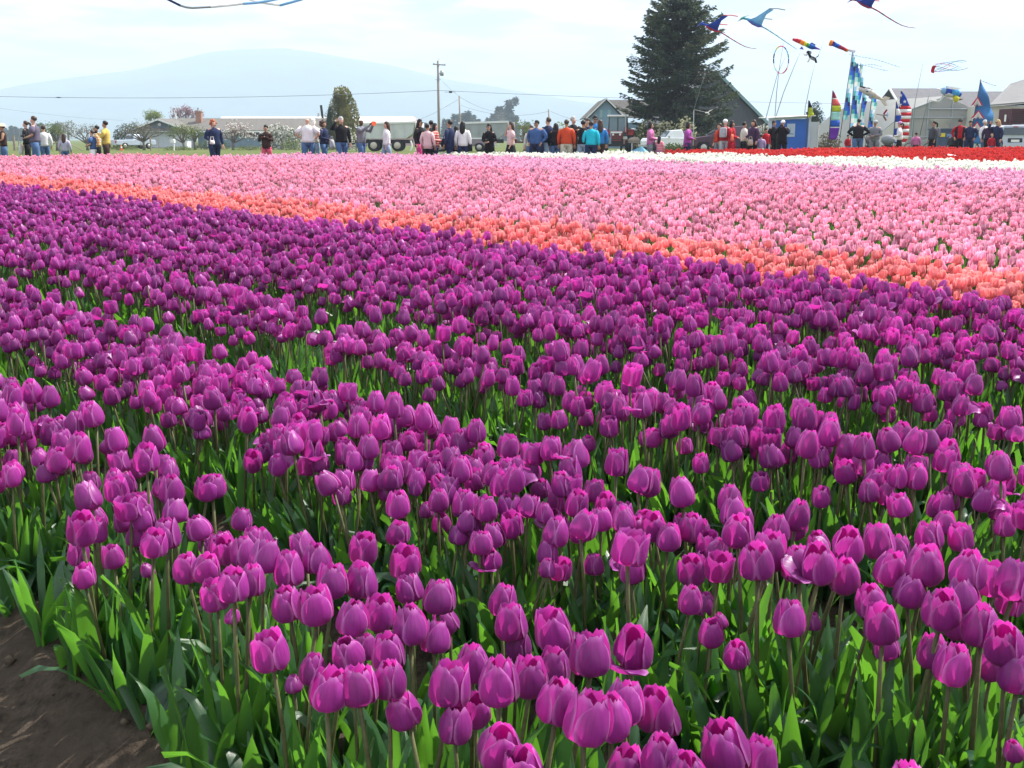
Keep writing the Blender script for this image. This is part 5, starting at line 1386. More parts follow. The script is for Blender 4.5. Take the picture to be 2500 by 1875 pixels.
for k in range(2):
    part('tyre', M_trim, e, lambda b: b.tube([(-.5+k*.42 + .12*math.sin(t), 0, .05+.9*t/3.14) for t in np.linspace(0, 3.14, 7)], .07, 6))
tag(e, 'two curved white hoops leaning beside the trailer wheel', 'hoops')

def sedan(px, Y, rz, col, label):
    e = empty('parked_car', G(px, Y), rz); P = paint(*col); W_ = .86
    side_prism(e, 'body', P, [(-2.25, .38), (-2.3, .62), (-2.15, .80), (-1.1, .95), (1.7, 1.0), (2.25, .92), (2.3, .5), (2.2, .36), (1.72, .34), (1.6, .58), (1.1, .58), (.95, .30), (-.95, .30), (-1.1, .58), (-1.6, .58), (-1.75, .34)], -W_, W_, .06)
    side_prism(e, 'cabin', P, [(-1.15, .93), (-.25, 1.42), (.9, 1.45), (1.75, .98)], -W_+.05, W_-.05, .05, .2)
    for s in (-1, 1):
        part('side_window', M_glass, e, lambda b: b.prism([(-.8, .99), (-.16, 1.35), (.85, 1.37), (1.4, 1.01)], (0, s*(W_-.035), 0), (1,0,0), (0, -s*.36, .93), (0, s*.02, 0)))
        part('headlight', M_lampw, e, lambda b: b.bb(-2.33, -2.2, s*.62-.16, s*.62+.16, .62, .76)); part('tail_light', M_lampred, e, lambda b: b.bb(2.22, 2.33, s*.66-.14, s*.66+.14, .72, .88))
        part('mirror', P, e, lambda b: b.bb(-.75, -.6, s*(W_+.08)-.08, s*(W_+.08)+.08, .98, 1.1)); part('door_handle', M_chrome, e, lambda b: b.bb(.3, .46, s*(W_+.006)-.012, s*(W_+.006)+.012, .86, .89))
        for x in (-1.35, 1.35): wheel(e, (x, s*(W_-.1), .32), .32, .2)
    part('windscreen', M_glass, e, lambda b: slope(b, (-1.12, -.72, .99), (-1.12, .72, .99), (-.34, .6, 1.40), (-.34, -.6, 1.40), .03))
    part('rear_window', M_glass, e, lambda b: slope(b, (1.72, -.7, 1.02), (1.72, .7, 1.02), (1.0, .6, 1.41), (1.0, -.6, 1.41), .03))
    part('number_plate', M_trim, e, lambda b: b.bb(-2.34, -2.315, -.22, .22, .42, .54))
    return tag(e, label, 'car')
c_ = sedan(1772, 74, R(-4), ('plum_paint', (0.055, 0.018, 0.045)), 'dark plum car parked behind the people in red')
c_.scale = (1.12, 1.1, 1.22)
def minivan(px, Y, label):
    e = empty('minivan', G(px, Y), R(-4)); P = paint('silver_paint', (0.45, 0.50, 0.58)); 
    # seen from behind: length along +y
    b = MB(); sec = [(-.92, .35), (-.96, .9), (-.92, 1.12), (-.78, 1.62), (-.6, 1.72), (.6, 1.72), (.78, 1.62), (.92, 1.12), (.96, .9), (.92, .35)]
    ys_ = [(0, .97, 1.0), (.12, 1.0, 1.0), (3.3, 1.0, 1.0), (3.9, .98, .62), (4.6, .92, .58)]
    vs = []
    for y, k, h in ys_:
        for x, z in sec: vs.append((x*k*(1 if z < 1.2 or h > .9 else .95), y - (.0 if z < 1 else -.12*(z-1)/.7)*(1 if y < .5 else 0), z if h >= 1 else .35 + (z-.35)*h))
    n = len(sec)
    b.add(vs, [tuple(reversed(range(n))), tuple(range(4*n, 5*n))] + [(i*n+k, i*n+(k+1)%n, (i+1)*n+(k+1)%n, (i+1)*n+k) for i in range(4) for k in range(n)])
    bevel(b.build('body', P, e), .05)
    part('rear_window', M_glass, e, lambda b: slope(b, (-.74, -.01, 1.16), (.74, -.01, 1.16), (.66, .075, 1.58), (-.66, .075, 1.58), .03))
    for s in (-1, 1):
        part('tail_light', M_lampred, e, lambda b: b.bb(s*.86-.09, s*.86+.09, -.04, .03, .78, 1.1)); part('mirror', P, e, lambda b: b.bb(s*1.07-.1, s*1.07+.1, 2.9, 3.0, 1.1, 1.28))
        part('side_window', M_glass, e, lambda b: b.add([(s*.955, .5, 1.14), (s*.955, 2.9, 1.14), (s*.845, 2.8, 1.58), (s*.845, .6, 1.58)], [(0,1,2,3)]))
        for y in (.85, 3.7): wheel(e, (s*.84, y, .33), .33, .22, (1,0,0))
    part('rear_bumper', P, e, lambda b: b.bb(-.93, .93, -.14, .02, .38, .62)); part('number_plate', M_trim, e, lambda b: b.bb(-.24, .24, -.035, -.012, .74, .88)); part('plate_recess', M_black, e, lambda b: b.bb(-.42, .42, -.01, .004, .72, .96))
    part('brake_light', M_lampred, e, lambda b: b.bb(-.14, .14, .06, .1, 1.61, 1.65)); part('roof_rack', M_chrome, e, lambda b: (b.tube([(-.7, .5, 1.76), (-.7, 2.6, 1.76)], .025, 5), b.tube([(.7, .5, 1.76), (.7, 2.6, 1.76)], .025, 5)))
    return tag(e, label, 'minivan')
minivan(2478, 67, 'silver minivan seen from behind at the edge of the yard')

# red tractor with a glazed cab, seen head on
Yt_ = 93.0
M_tred = mat('tractor_red', (0.34, 0.035, 0.03), 0.5, 0.2, 3)
e = empty('red_tractor', G(1507, Yt_), R(-8), 1.08)
bevel(part('bonnet', M_tred, e, lambda b: b.bb(-.42, .42, -1.3, .9, 1.0, 1.55)), .08)
part('grille', M_black, e, lambda b: b.bb(-.36, .36, -1.335, -1.29, .78, 1.38))
for k in range(4): part('grille_bar', M_tred, e, lambda b: b.bb(-.35, .35, -1.35, -1.336, .84+k*.13, .88+k*.13))
part('nose_band', M_trim, e, lambda b: b.bb(-.43, .43, -1.36, -1.3, 1.40, 1.52))
for s in (-1, 1): part('headlight', M_lampw, e, lambda b: b.cyl((s*.26, -1.36, 1.3), (0,1,0), .08, .05, 10))
part('chassis', M_black, e, lambda b: (b.bb(-.4, .4, -1.2, 1.6, .45, 1.0), b.bb(-.9, .9, -.95, -.75, .42, .6)))
for s in (-1, 1):
    wheel(e, (s*.78, -.85, .45), .45, .28, (1,0,0)); wheel(e, (s*.98, 1.1, .80), .80, .46, (1,0,0), rimc=mat('tractor_rim', (0.5, 0.46, 0.38), .6, .1, 4))
    part('fender', M_tred, e, lambda b: b.tube([(s*.95, 1.1+.86*math.cos(a), .80+.9*math.sin(a)) for a in np.linspace(.35, 2.6, 7)], [(.28, .03)]*7, 8))
    for yy in (.45, 1.65): part('cab_post', M_black, e, lambda b: b.tube([(s*.72, yy, 1.3), (s*.66, yy+(.05 if yy < 1 else -.05), 2.62)], .04, 5))
    part('side_glass', mat('cab_glass', (0.16, 0.24, 0.28), .08, .05, 2, .6), e, lambda b: b.add([(s*.70, .5, 1.45), (s*.70, 1.6, 1.45), (s*.65, 1.58, 2.6), (s*.65, .52, 2.6)], [(0,1,2,3)]))
part('windscreen', mat('cab_glass', (0.16, 0.24, 0.28), .08, .05, 2, .6), e, lambda b: b.bb(-.64, .64, .43, .45, 1.56, 2.58))
part('windscreen_post', M_black, e, lambda b: b.bb(-.03, .03, .40, .425, 1.5, 2.6))
bevel(part('cab_roof', M_trim, e, lambda b: b.bb(-.82, .82, .3, 1.85, 2.64, 2.78)), .04)
part('exhaust', M_steel, e, lambda b: b.tube([(.62, -.1, 1.5), (.62, -.1, 2.75)], .055, 8)); part('air_cleaner', M_tred, e, lambda b: b.cyl((.62, .1, 1.65), (0,0,1), .12, .4, 10)); part('toolbox', M_tred, e, lambda b: b.bb(-1.0, -.6, -.1, .4, 1.3, 1.62))
tag(e, 'red tractor with glazed cab facing the field', 'tractor')
# flatbed implement with pale rails beside the tractor
Yi = 90.0
e = empty('hay_wagon', G(1556, Yi)); 
part('deck', M_wood, e, lambda b: b.bb(-.6, 1.6, -.4, 1.6, .72, .82))
for x in (-.45, .35, 1.2): part('leg', M_frame, e, lambda b: b.tube([(x, -.3, 0), (x, -.3, .74)], .06, 6))
part('brace', M_frame, e, lambda b: b.tube([(.0, -.36, .66), (1.5, -.36, .15)], .04, 5)); part('load', M_wood, e, lambda b: b.ell((-.2, .5, .92), (.5, .6, .28), 10, 6, 0, None, lambda d: 1+.12*math.sin(9*d.x)*math.sin(7*d.z)), True)
tag(e, 'wooden deck wagon on pale legs beside the tractor', 'wagon')
e = empty('white_van', G(1535, 104), R(0))
bevel(part('body', M_wallwhite, e, lambda b: b.bb(-.8, .85, 0, 2.5, .45, 2.05)), .08); part('windscreen', M_glass, e, lambda b: b.bb(-.65, .7, -.03, .03, 1.35, 1.85)); part('bumper', M_rust, e, lambda b: b.bb(-.8, .85, -.06, .0, .5, 1.1))
for s in (-1, 1): wheel(e, (s*.65, .6, .33), .33, .2, (1,0,0))
tag(e, 'white vehicle half hidden behind the tractor wheel', 'van')
e = empty('implement', G(1276, 92))
part('frame', M_dkred, e, lambda b: (b.bb(-1.2, 1.2, -.1, .1, .72, .86), b.bb(-.9, -.75, -.3, .5, .4, .75)))
for x in (-.9, .1, .9): part('tine', M_black, e, lambda b: b.tube([(x, 0, .72), (x+.1, -.2, .35), (x, -.1, .02)], .05, 5))
part('gearbox', M_dkred, e, lambda b: b.ell((-.7, 0, .98), (.28, .2, .18), 8, 6), True)
tag(e, 'red farm implement on the grass behind the girl in pale pink', 'farm implement')
# pushchairs
def stroller(px, Y, rz, hood, label, stripe=None):
    e = empty('pushchair', G(px, Y), rz)
    def dome(b):
        n, k = 8, 5; vs = []
        for i in range(k+1):
            th = (i/k)*math.pi*.55
            for j in range(n+1):
                a = math.pi*j/n; vs.append((-.05 - .34*math.sin(th)*.9 + .0, -.24+.48*j/n, .78 + .30*math.cos(th)*math.sin(a)**.5 + .02))
        b.add(vs, [(i*(n+1)+j, i*(n+1)+j+1, (i+1)*(n+1)+j+1, (i+1)*(n+1)+j) for i in range(k) for j in range(n)])
    part('hood', hood, e, lambda b: b.ell((0, 0, .80), (.36, .27, .32), 12, 8, 0, None, lambda d: 1 if d.z > -.1 else .75), True)
    if stripe: part('hood_stripe', stripe, e, lambda b: b.tube([(.0+.02, -.275*math.cos(a), .80+.325*math.sin(a)) for a in np.linspace(.1, 3.0, 9)], .018, 5))
    part('seat', M_black, e, lambda b: b.bb(-.25, .3, -.22, .22, .42, .6)); part('handle', M_black, e, lambda b: b.tube([(-.3, -.22, .4), (-.62, -.22, 1.02), (-.62, .22, 1.02), (-.3, .22, .4)], .02, 5))
    part('frame', M_steel, e, lambda b: (b.tube([(-.4, -.2, .15), (.35, -.2, .55)], .02, 5), b.tube([(-.4, .2, .15), (.35, .2, .55)], .02, 5), b.tube([(.4, 0, .15), (-.2, 0, .5)], .02, 5)))
    for x, y in ((-.4, -.24), (-.4, .24), (.42, 0)): wheel(e, (x, y, .15), .15, .05)
    return tag(e, label, 'pushchair')
stroller(2129, 55.5, R(20), mat('brown_hood', (0.16, 0.13, 0.14), .8, .1, 5), 'brown hooded pushchair in front of the man in the grey hoodie', M_trim)
stroller(2168, 56.5, R(160), mat('grey_hood', (0.22, 0.24, 0.27), .8, .1, 5), 'grey hooded pushchair beside the girl with the pink cap')
# bicycle leaning by the tent
e = empty('bicycle', G(2246, 64), R(-14))
for x in (-.52, .52): 
    w = part('wheel', M_tyre, e, lambda b: b.tube([(x+.34*math.cos(a), 0, .35+.34*math.sin(a)) for a in np.linspace(0, 2*math.pi, 21)], .022, 5, cap=False)); part('spoke', M_steel, w, lambda b: [b.tube([(x-.33*math.cos(a), 0, .35-.33*math.sin(a)), (x+.33*math.cos(a), 0, .35+.33*math.sin(a))], .005, 3) for a in np.linspace(0, 2.9, 8)])
part('frame', M_steel, e, lambda b: [b.tube([p, q], .02, 5) for p, q in (((-.52,0,.35),(-.12,0,.33)), ((-.12,0,.33),(-.22,0,.85)), ((-.2,0,.76),(.38,0,.82)), ((-.12,0,.33),(.38,0,.8)), ((-.52,0,.35),(-.2,0,.76)), ((.52,0,.35),(.36,0,.95)))])
part('saddle', M_black, e, lambda b: b.ell((-.24, 0, .90), (.14, .07, .035), 8, 5)); part('handlebar', M_black, e, lambda b: b.tube([(.3, -.28, 1.0), (.36, -.1, .97), (.36, .1, .97), (.3, .28, 1.0)], .016, 5)); part('pedal', M_black, e, lambda b: b.bb(-.16, -.06, -.14, .14, .2, .23))
tag(e, 'bicycle standing in front of the greenhouse tent', 'bicycle')
# pale blue kite lying on the grass by the woman in pink
b = MB(); p = G(1560, 43.0)
M_ltblue = mat('pale_blue_nylon', (0.22, 0.52, 0.70), .6, .1, 2, trans=.3)
b.add([(-.95, 0, .1), (-.2, .2, .62), (.1, -.1, .78), (.75, .1, .25), (.5, -.5, .05), (-.3, -.5, .05)], [(0,1,5), (1,2,5), (2,4,5), (2,3,4)])
o = b.build('folded_kite', M_ltblue); o.location = p; md = o.modifiers.new('thick', 'SOLIDIFY'); md.thickness = .01
tag(o, 'pale blue kite cloth lying slumped on the grass beside the woman in pink', 'kite')
# ---------------------------------------------------------------- people
SKIN = {'l': mat('skin_light', (0.55, 0.33, 0.24), .55, .06, 12), 'm': mat('skin_tan', (0.40, 0.22, 0.14), .55, .06, 12), 'd': mat('skin_dark', (0.10, 0.055, 0.035), .5, .08, 12)}
HAIR = {'k': mat('hair_black', (0.012, 0.010, 0.010), .5, .3, 30), 'b': mat('hair_brown', (0.055, 0.030, 0.020), .5, .3, 30), 'r': mat('hair_red', (0.36, 0.10, 0.035), .55, .25, 30),
        'g': mat('hair_grey', (0.42, 0.40, 0.39), .6, .2, 30), 'y': mat('hair_blonde', (0.55, 0.40, 0.18), .5, .25, 30), 'w': mat('hair_white', (0.68, 0.65, 0.60), .6, .15, 30)}
def cloth(name, c, var=.12): return mat('cloth_' + name, c, .85, var, 9, .15, bump=.25)
CL = {k: cloth(k, c) for k, c in dict(navy=(.018,.028,.075), black=(.012,.012,.015), white=(.72,.72,.74), denim=(.07,.13,.26), ltdenim=(.25,.33,.45), grey=(.20,.21,.24), greypurple=(.115,.10,.15), yellow=(.52,.39,.10),
      brown=(.045,.025,.02), pink=(.50,.15,.33), hotpink=(.60,.06,.26), palepink=(.66,.45,.47), magenta=(.33,.07,.32), red=(.38,.012,.025), orange=(.50,.06,.022), khaki=(.44,.40,.33), turq=(.015,.42,.55), blue=(.045,.10,.25),
      royal=(.03,.18,.45), cream=(.58,.54,.50), purple=(.055,.03,.075), stripe=(.36,.38,.48), coral=(.62,.16,.10), ltgrey=(.42,.45,.50), redstripe=(.38,.045,.04), pinkred=(.60,.10,.17), lilac=(.40,.33,.55), dkgrey=(.06,.065,.075), olive=(.10,.10,.06)).items()}
def striped(name, c1, c2, scale):
    m = bpy.data.materials.new('cloth_' + name); m.use_nodes = True; n, l = m.node_tree.nodes, m.node_tree.links; b = n['Principled BSDF']
    tc = n.new('ShaderNodeTexCoord'); w = n.new('ShaderNodeTexWave'); w.bands_direction = 'Z'; w.inputs['Scale'].default_value = scale; w.inputs['Distortion'].default_value = .6
    l.new(tc.outputs['Object'], w.inputs['Vector']); r = n.new('ShaderNodeValToRGB'); r.color_ramp.elements[0].position = .62; r.color_ramp.elements[1].position = .70
    r.color_ramp.elements[0].color = (*c1, 1); r.color_ramp.elements[1].color = (*c2, 1); l.new(w.outputs['Fac'], r.inputs['Fac']); l.new(r.outputs[0], b.inputs['Base Color']); b.inputs['Roughness'].default_value = .85
    return m
CL['stripe'] = striped('blue_white_stripe', (.20,.22,.34), (.62,.64,.70), 6); CL['redstripe'] = striped('red_stripe', (.42,.04,.035), (.62,.36,.33), 3.2)
CL['navystripe'] = striped('navy_stripe', (.02,.025,.05), (.40,.40,.46), 4.5); CL['pinkstripe'] = striped('pink_stripe', (.62,.10,.17), (.78,.42,.46), 3.6); CL['bee'] = striped('orange_stripe', (.55,.22,.02), (.75,.66,.50), 5)
M_eye = mat('eye_dark', (.015, .012, .012), .3, .1, 9); M_lip = mat('lip', (.36, .12, .11), .5, .1, 9); M_shoe = mat('shoe_dark', (.03, .028, .03), .7, .2, 9)
M_shade = mat('sunglasses', (.008, .008, .009), .15, .1, 5, .6)

POSE = {  # elbow, wrist for the two arms (right, left); x sideways, y forward, z up, for a 1.72 m body
 'down': (((.255, -.03, 1.12), (.265, .06, .88)), ((-.255, -.03, 1.12), (-.265, .06, .88))),
 'front': (((.255, .0, 1.12), (.07, .25, 1.06)), ((-.255, .0, 1.12), (-.07, .25, 1.06))),
 'camera': (((.25, .14, 1.20), (.07, .22, 1.50)), ((-.25, .14, 1.20), (-.07, .22, 1.50))),
 'chest': (((.26, .05, 1.14), (.06, .24, 1.28)), ((-.26, .05, 1.14), (-.06, .24, 1.28))),
 'phone': (((.22, .22, 1.30), (.09, .46, 1.52)), ((-.22, .22, 1.30), (-.09, .46, 1.52))),
 'cheek': (((.24, .14, 1.22), (.08, .13, 1.47)), ((-.255, -.03, 1.12), (-.24, .10, .90))),
 'bag': (((.255, -.05, 1.12), (.22, .20, 1.02)), ((-.255, -.03, 1.12), (-.265, .06, .88))),
 'one_up': (((.34, .12, 1.34), (.24, .2, 1.58)), ((-.255, -.03, 1.12), (-.265, .06, .88))),
 'crossed': (((.25, .06, 1.14), (-.08, .20, 1.18)), ((-.25, .06, 1.14), (.08, .22, 1.12))),
 'pocket': (((.30, -.05, 1.14), (.22, .08, .95)), ((-.30, -.05, 1.14), (-.22, .08, .95))),
 'hips': (((.36, -.04, 1.16), (.18, .08, 1.02)), ((-.36, -.04, 1.16), (-.18, .08, 1.02))),
}
def finger_chain(add, w, dirv, side, hand):
    base = w + dirv*.075
    for k in range(4):
        off = side*(.028*(k-1.5))
        L = (.062, .072, .068, .052)[k]
        a = add(base + off, .0095, hand); q = add(base + off + dirv*L*.55 + Vector((0, 0, -.012)), .0085, a); add(base + off + dirv*L*.85 + Vector((0, 0, -.03)), .007, q)
    a = add(w + dirv*.03 + side*.045, .0105, hand); add(w + dirv*.065 + side*.06, .0085, a)
def person(px, Y, face, h, top, bottom, hair, style, label, pose='down', skin='l', hat=None, shades=False, build=1.0, long_top=0.0, sleeves='long', lean=0.0, skirt=None, group='visitors at the far edge of the field', py=None, stride=.06, xoff=0.0):
    """face: degrees the person faces, 0 = towards the camera, 90 = towards the picture's right, 180 = away"""
    s = h/1.72
    e = empty('person', G(px, Y), R(180 + face) if False else R(face + 180), s)
    e.rotation_euler = (0, 0, R(180 + face))
    k = build*1.08; PS = POSE[pose]
    # body: one skinned graph rooted at the pelvis, facing +y
    V, E, Rr = [], [], []
    def add(p, r, par=None):
        V.append(Vector(p)); Rr.append(r)
        if par is not None: E.append((par, len(V)-1))
        return len(V)-1
    ly = lambda z: math.tan(lean)*max(0, z-.95)
    pel = add((0, 0, .95), .115*k); sp = add((0, ly(1.12), 1.12), .115*k, pel); chs = add((0, ly(1.32), 1.32), .125*k, sp); nb = add((0, ly(1.45)-.01, 1.45), .055, chs)
    nk = add((0, ly(1.5)+.005, 1.51), .05, nb); hd0 = add((0, ly(1.56)+.02, 1.565), .072, nk); hd1 = add((0, ly(1.62)+.012, 1.625), .087, hd0); hd2 = add((0, ly(1.68)+.0, 1.675), .070, hd1)
    no = add((0, ly(1.6)+.105, 1.592), .017, hd0); ch = add((0, ly(1.54)+.075, 1.535), .03, hd0)
    wr = []
    for i, sx in enumerate((1, -1)):
        sh = add((sx*.165*k, ly(1.39), 1.39), .055*k, chs)
        el, w = Vector(PS[i][0]), Vector(PS[i][1]); el.x *= (1+(k-1)*.6); w.x *= (1+(k-1)*.5) if abs(w.x) > .15 else 1; el.y += ly(el.z); w.y += ly(w.z)
        ei = add(el, .042*k**.5, sh); wi = add(w, .028, ei)
        dirv = (w - el).normalized(); side = Vector((-sx, 0, 0)) - dirv*Vector((-sx, 0, 0)).dot(dirv)
        side = side.normalized() if side.length > .1 else Vector((0, 0, 1))
        hn = add(w + dirv*.05, .026, wi)
        finger_chain(add, w, dirv, side, hn)
        wr.append((el, w, dirv))
        st = stride*(1 if sx > 0 else -1)
        hp = add((sx*.085*k, 0, .88), .095*k, pel); kn = add((sx*.095*k, .02+st, .50), .060*k, hp); an = add((sx*.10*k, -.02+st*1.5, .09), .040, kn); add((sx*.11*k, .11+st*1.5, .035), .035, an)
    me = bpy.data.meshes.new('body'); me.from_pydata([tuple(v) for v in V], E, []); me.materials.append(SKIN[skin])
    ob = bpy.data.objects.new('body', me); COL.objects.link(ob); ob.parent = e
    ob.modifiers.new('skin', 'SKIN').use_smooth_shade = True
    for i, d in enumerate(me.skin_vertices[0].data): d.radius = (Rr[i], Rr[i]); d.use_root = (i == 0)
    ss = ob.modifiers.new('sub', 'SUBSURF'); ss.levels = 1; ss.render_levels = 1
    # upper garment: lofted torso with sleeves
    hem = .90 - long_top
    def upper(b):
        rs = [(0, 0, hem, .185*k + .10*long_top, .13*k + .10*long_top), (0, 0, .98, .178*k, .128*k), (0, ly(1.12), 1.12, .168*k, .125*k), (0, ly(1.27), 1.27, .188*k, .132*k), (0, ly(1.38), 1.38, .198*k, .115*k), (0, ly(1.44), 1.445, .13, .085), (0, ly(1.47), 1.475, .07, .065)]
        b.rings(rs)
        for i, sx in enumerate((1, -1)):
            el, w, dv = wr[i]; shp = Vector((sx*.15*k, ly(1.39), 1.385))
            if sleeves == 'long': b.tube([shp, shp.lerp(el, .5) + Vector((sx*.02, 0, 0)), el, el.lerp(w, .55), w - dv*.005], [.078*k**.6, .070*k**.6, .060*k**.6, .052, .042], 8)
            elif sleeves == 'short': b.tube([shp, shp.lerp(el, .45) + Vector((sx*.02, 0, 0)), shp.lerp(el, .8)], [.082*k**.6, .076*k**.6, .070*k**.6], 8)
    tp = part('jacket' if sleeves == 'long' else 'shirt', CL[top], e, upper, True)
    if skirt:
        part('skirt', CL[skirt], e, lambda b: b.rings([(0, 0, .46, .26*k, .22*k), (0, 0, .70, .22*k, .18*k), (0, 0, .96, .165*k, .12*k), (0, 0, 1.0, .16*k, .118*k)]), True)
    def lower(b):
        b.rings([(0, 0, .80, .165*k, .12*k), (0, 0, .92, .172*k, .125*k), (0, 0, 1.0, .16*k, .118*k)])
        for sx in (1, -1):
            st = stride*(1 if sx > 0 else -1)
            b.tube([(sx*.085*k, 0, .88), (sx*.092*k, .01+st*.6, .68), (sx*.095*k, .015+st, .48), (sx*.10*k, -.01+st*1.3, .26), (sx*.10*k, -.02+st*1.5, .07)], [.105*k, .092*k, .074*k, .064*k, .066*k], 9)
    part('trousers', CL[bottom], e, lower, True)
    for sx in (1, -1):
        st = stride*(1 if sx > 0 else -1)
        part('shoe', M_shoe, e, lambda b: b.ell((sx*.105*k, .05+st*1.5, .045), (.052, .14, .05), 8, 6), True)
    # face
    fy = ly(1.6)
    part('eyes', M_eye, e, lambda b: (b.ell((.033, fy+.094, 1.622), (.013, .008, .008), 6, 4), b.ell((-.033, fy+.094, 1.622), (.013, .008, .008), 6, 4)))
    part('mouth', M_lip, e, lambda b: b.ell((0, ly(1.55)+.098, 1.553), (.026, .012, .007), 6, 4))
    if shades: part('sunglasses', M_shade, e, lambda b: (b.ell((.036, fy+.100, 1.622), (.032, .014, .024), 8, 5), b.ell((-.036, fy+.100, 1.622), (.032, .014, .024), 8, 5), b.bb(-.09, .09, fy+.085, fy+.10, 1.632, 1.64)))
    hc = Vector((0, ly(1.63)+.0, 1.645))
    H_ = HAIR.get(hair)
    def cap(b, r=(.098, .112, .105), low=-.15):
        b.ell(hc + Vector((0, -.012, .012)), r, 12, 8, 0, None, lambda d: (1.0 + .05*math.sin(9*d.x+5*d.z)) if (d.z > .15 - .75*max(0, -d.y+.25) + (.35 if d.y > .35 else 0)) else .80)
    if style != 'bald' and H_:
        def hair_fn(b):
            cap(b)
            if style == 'long':
                b.rings([(0, ly(1.3)-.105, 1.28, .07, .03), (0, ly(1.38)-.10, 1.38, .10, .05), (0, ly(1.5)-.075, 1.5, .112, .062), (0, ly(1.6)-.045, 1.62, .108, .085), (0, ly(1.68)-.02, 1.70, .08, .08)])
            if style == 'bob':
                b.rings([(0, ly(1.5)-.045, 1.49, .105, .075), (0, ly(1.56)-.04, 1.57, .118, .088), (0, ly(1.64)-.02, 1.66, .108, .092), (0, ly(1.7), 1.73, .06, .06)])
            if style == 'curly':
                r2 = random.Random(px)
                for _ in range(26):
                    v = rv(r2)
                    if v.y > .55 and v.z < .5: continue
                    b.ell(hc + Vector((v.x*.105, v.y*.10-.025, v.z*.11-.01)), .045, 6, 4)
            if style == 'pony':
                b.tube([hc + Vector((0, -.10, .04)), hc + Vector((0, -.17, .0)), hc + Vector((0, -.18, -.14)), hc + Vector((0, -.15, -.26))], [.035, .042, .036, .012], 7)
        part('hair', H_, e, hair_fn, True)
    if style == 'bald' and H_: part('hair', H_, e, lambda b: b.tube([hc + Vector((.085*math.cos(a), -.005+.092*math.sin(a), -.045)) for a in np.linspace(math.pi*1.02, math.pi*1.98, 9)], .022, 6), True)
    if hat:
        kind, hm = hat
        if kind == 'cap': 
            part('cap', hm, e, lambda b: b.ell(hc + Vector((0, -.008, .035)), (.105, .118, .10), 12, 8, 0, None, lambda d: 1 if d.z > -.05 else .9), True); part('cap_brim', hm, e, lambda b: b.ell(hc + Vector((0, .125, .025)), (.075, .085, .012), 10, 4), True)
        if kind == 'straw': part('hat', hm, e, lambda b: (b.rings([(0, hc.y, hc.z+.02, .21, .23), (0, hc.y, hc.z+.045, .125, .14), (0, hc.y, hc.z+.12, .10, .115), (0, hc.y, hc.z+.145, .05, .06)])), True)
        if kind == 'beanie': part('beanie', hm, e, lambda b: b.ell(hc + Vector((0, -.01, .02)), (.108, .118, .12), 12, 8, 0, None, lambda d: 1 if d.z > -.15 else .86), True)
    tag(e, label, 'person', group)
    e['_s'] = s
    return e, wr
def at_hand(e, p):                               # a spot of a person's own frame in the place
    return Matrix.LocRotScale(e.location, e.rotation_euler, e.scale) @ Vector(p)
M_strap = mat('camera_black', (.015, .015, .017), .45, .2, 9)
def camera_for(e, label, z=1.535, y=.27):
    c = empty('photo_camera', at_hand(e, (0, y, z)), e.rotation_euler.z)
    bevel(part('body', M_strap, c, lambda b: b.bb(-.065, .065, -.03, .03, -.045, .045)), .008, 1); part('lens', M_strap, c, lambda b: b.tube([(0,.03,0), (0,.10,0)], [.036, .034], 10), True); part('flash_hump', M_strap, c, lambda b: b.bb(-.025, .025, -.025, .025, .046, .066))
    return tag(c, label, 'camera')
def bag_for(e, p, m, label, size=(.28, .12, .24), strap=None, name='handbag', cat='bag'):
    c = empty(name, at_hand(e, p), e.rotation_euler.z); x, y, z = size
    part('body', m, c, lambda b: b.rings([(0, 0, -z/2, x*.46, y*.42), (0, 0, -z*.2, x*.5, y*.5), (0, 0, z*.25, x*.44, y*.42), (0, 0, z/2, x*.36, y*.22)]), True)
    part('strap', strap or m, c, lambda b: b.tube([(-x*.32, 0, z*.46), (-x*.2, 0, z*.46+.13), (x*.2, 0, z*.46+.13), (x*.32, 0, z*.46)], .012, 5))
    return tag(c, label, cat)
def backpack_for(e, m, label):
    c = empty('backpack', at_hand(e, (0, -.20, 1.22)), e.rotation_euler.z)
    bevel(part('body', m, c, lambda b: b.bb(-.15, .15, -.10, .06, -.2, .22)), .05); part('pocket', m, c, lambda b: b.bb(-.11, .11, -.15, -.101, -.17, .02))
    for sx in (-1, 1): part('strap', m, c, lambda b: b.tube([(sx*.1, .06, -.16), (sx*.13, .12, -.04), (sx*.12, .15, .16), (sx*.1, .08, .22)], .016, 5))
    return tag(c, label, 'backpack')

hat_straw = mat('straw', (.60, .50, .34), .8, .15, 20); cap_white = mat('cap_white', (.70, .72, .75), .7, .05, 9); cap_grey = mat('cap_grey', (.38, .42, .42), .8, .08, 9); cap_dark = mat('cap_dark', (.025, .025, .03), .8, .1, 9); cap_pink = mat('cap_pink', (.45, .25, .45), .8, .1, 9)
P_ = person
p, _ = P_(8, 40.6, -60, 1.56, 'brown', 'denim', 'b', 'short', 'person in a wide straw hat and dark sleeveless top', 'crossed', 'm', ('straw', hat_straw), sleeves='none')
p, _ = P_(66, 41.3, -80, 1.68, 'black', 'black', 'b', 'pony', 'woman in black with a brown ponytail beside the big man', 'down', 'l')
bag_for(p, (-.1, .22, .70), CL['white'], 'white bag held low by the woman in black', (.3, .16, .36))
p, _ = P_(86, 40.5, -82, 1.84, 'greypurple', 'denim', 'b', 'short', 'big man in grey purple t-shirt and denim shorts holding a camera', 'front', 'l', build=1.22, sleeves='short')
camera_for(p, 'black camera held out by the big man in the grey t-shirt', 1.10, .36)
p, _ = P_(108, 42.0, -150, 1.52, 'white', 'denim', 'b', 'short', 'person in a pale top half hidden behind the big man', 'down', 'l')
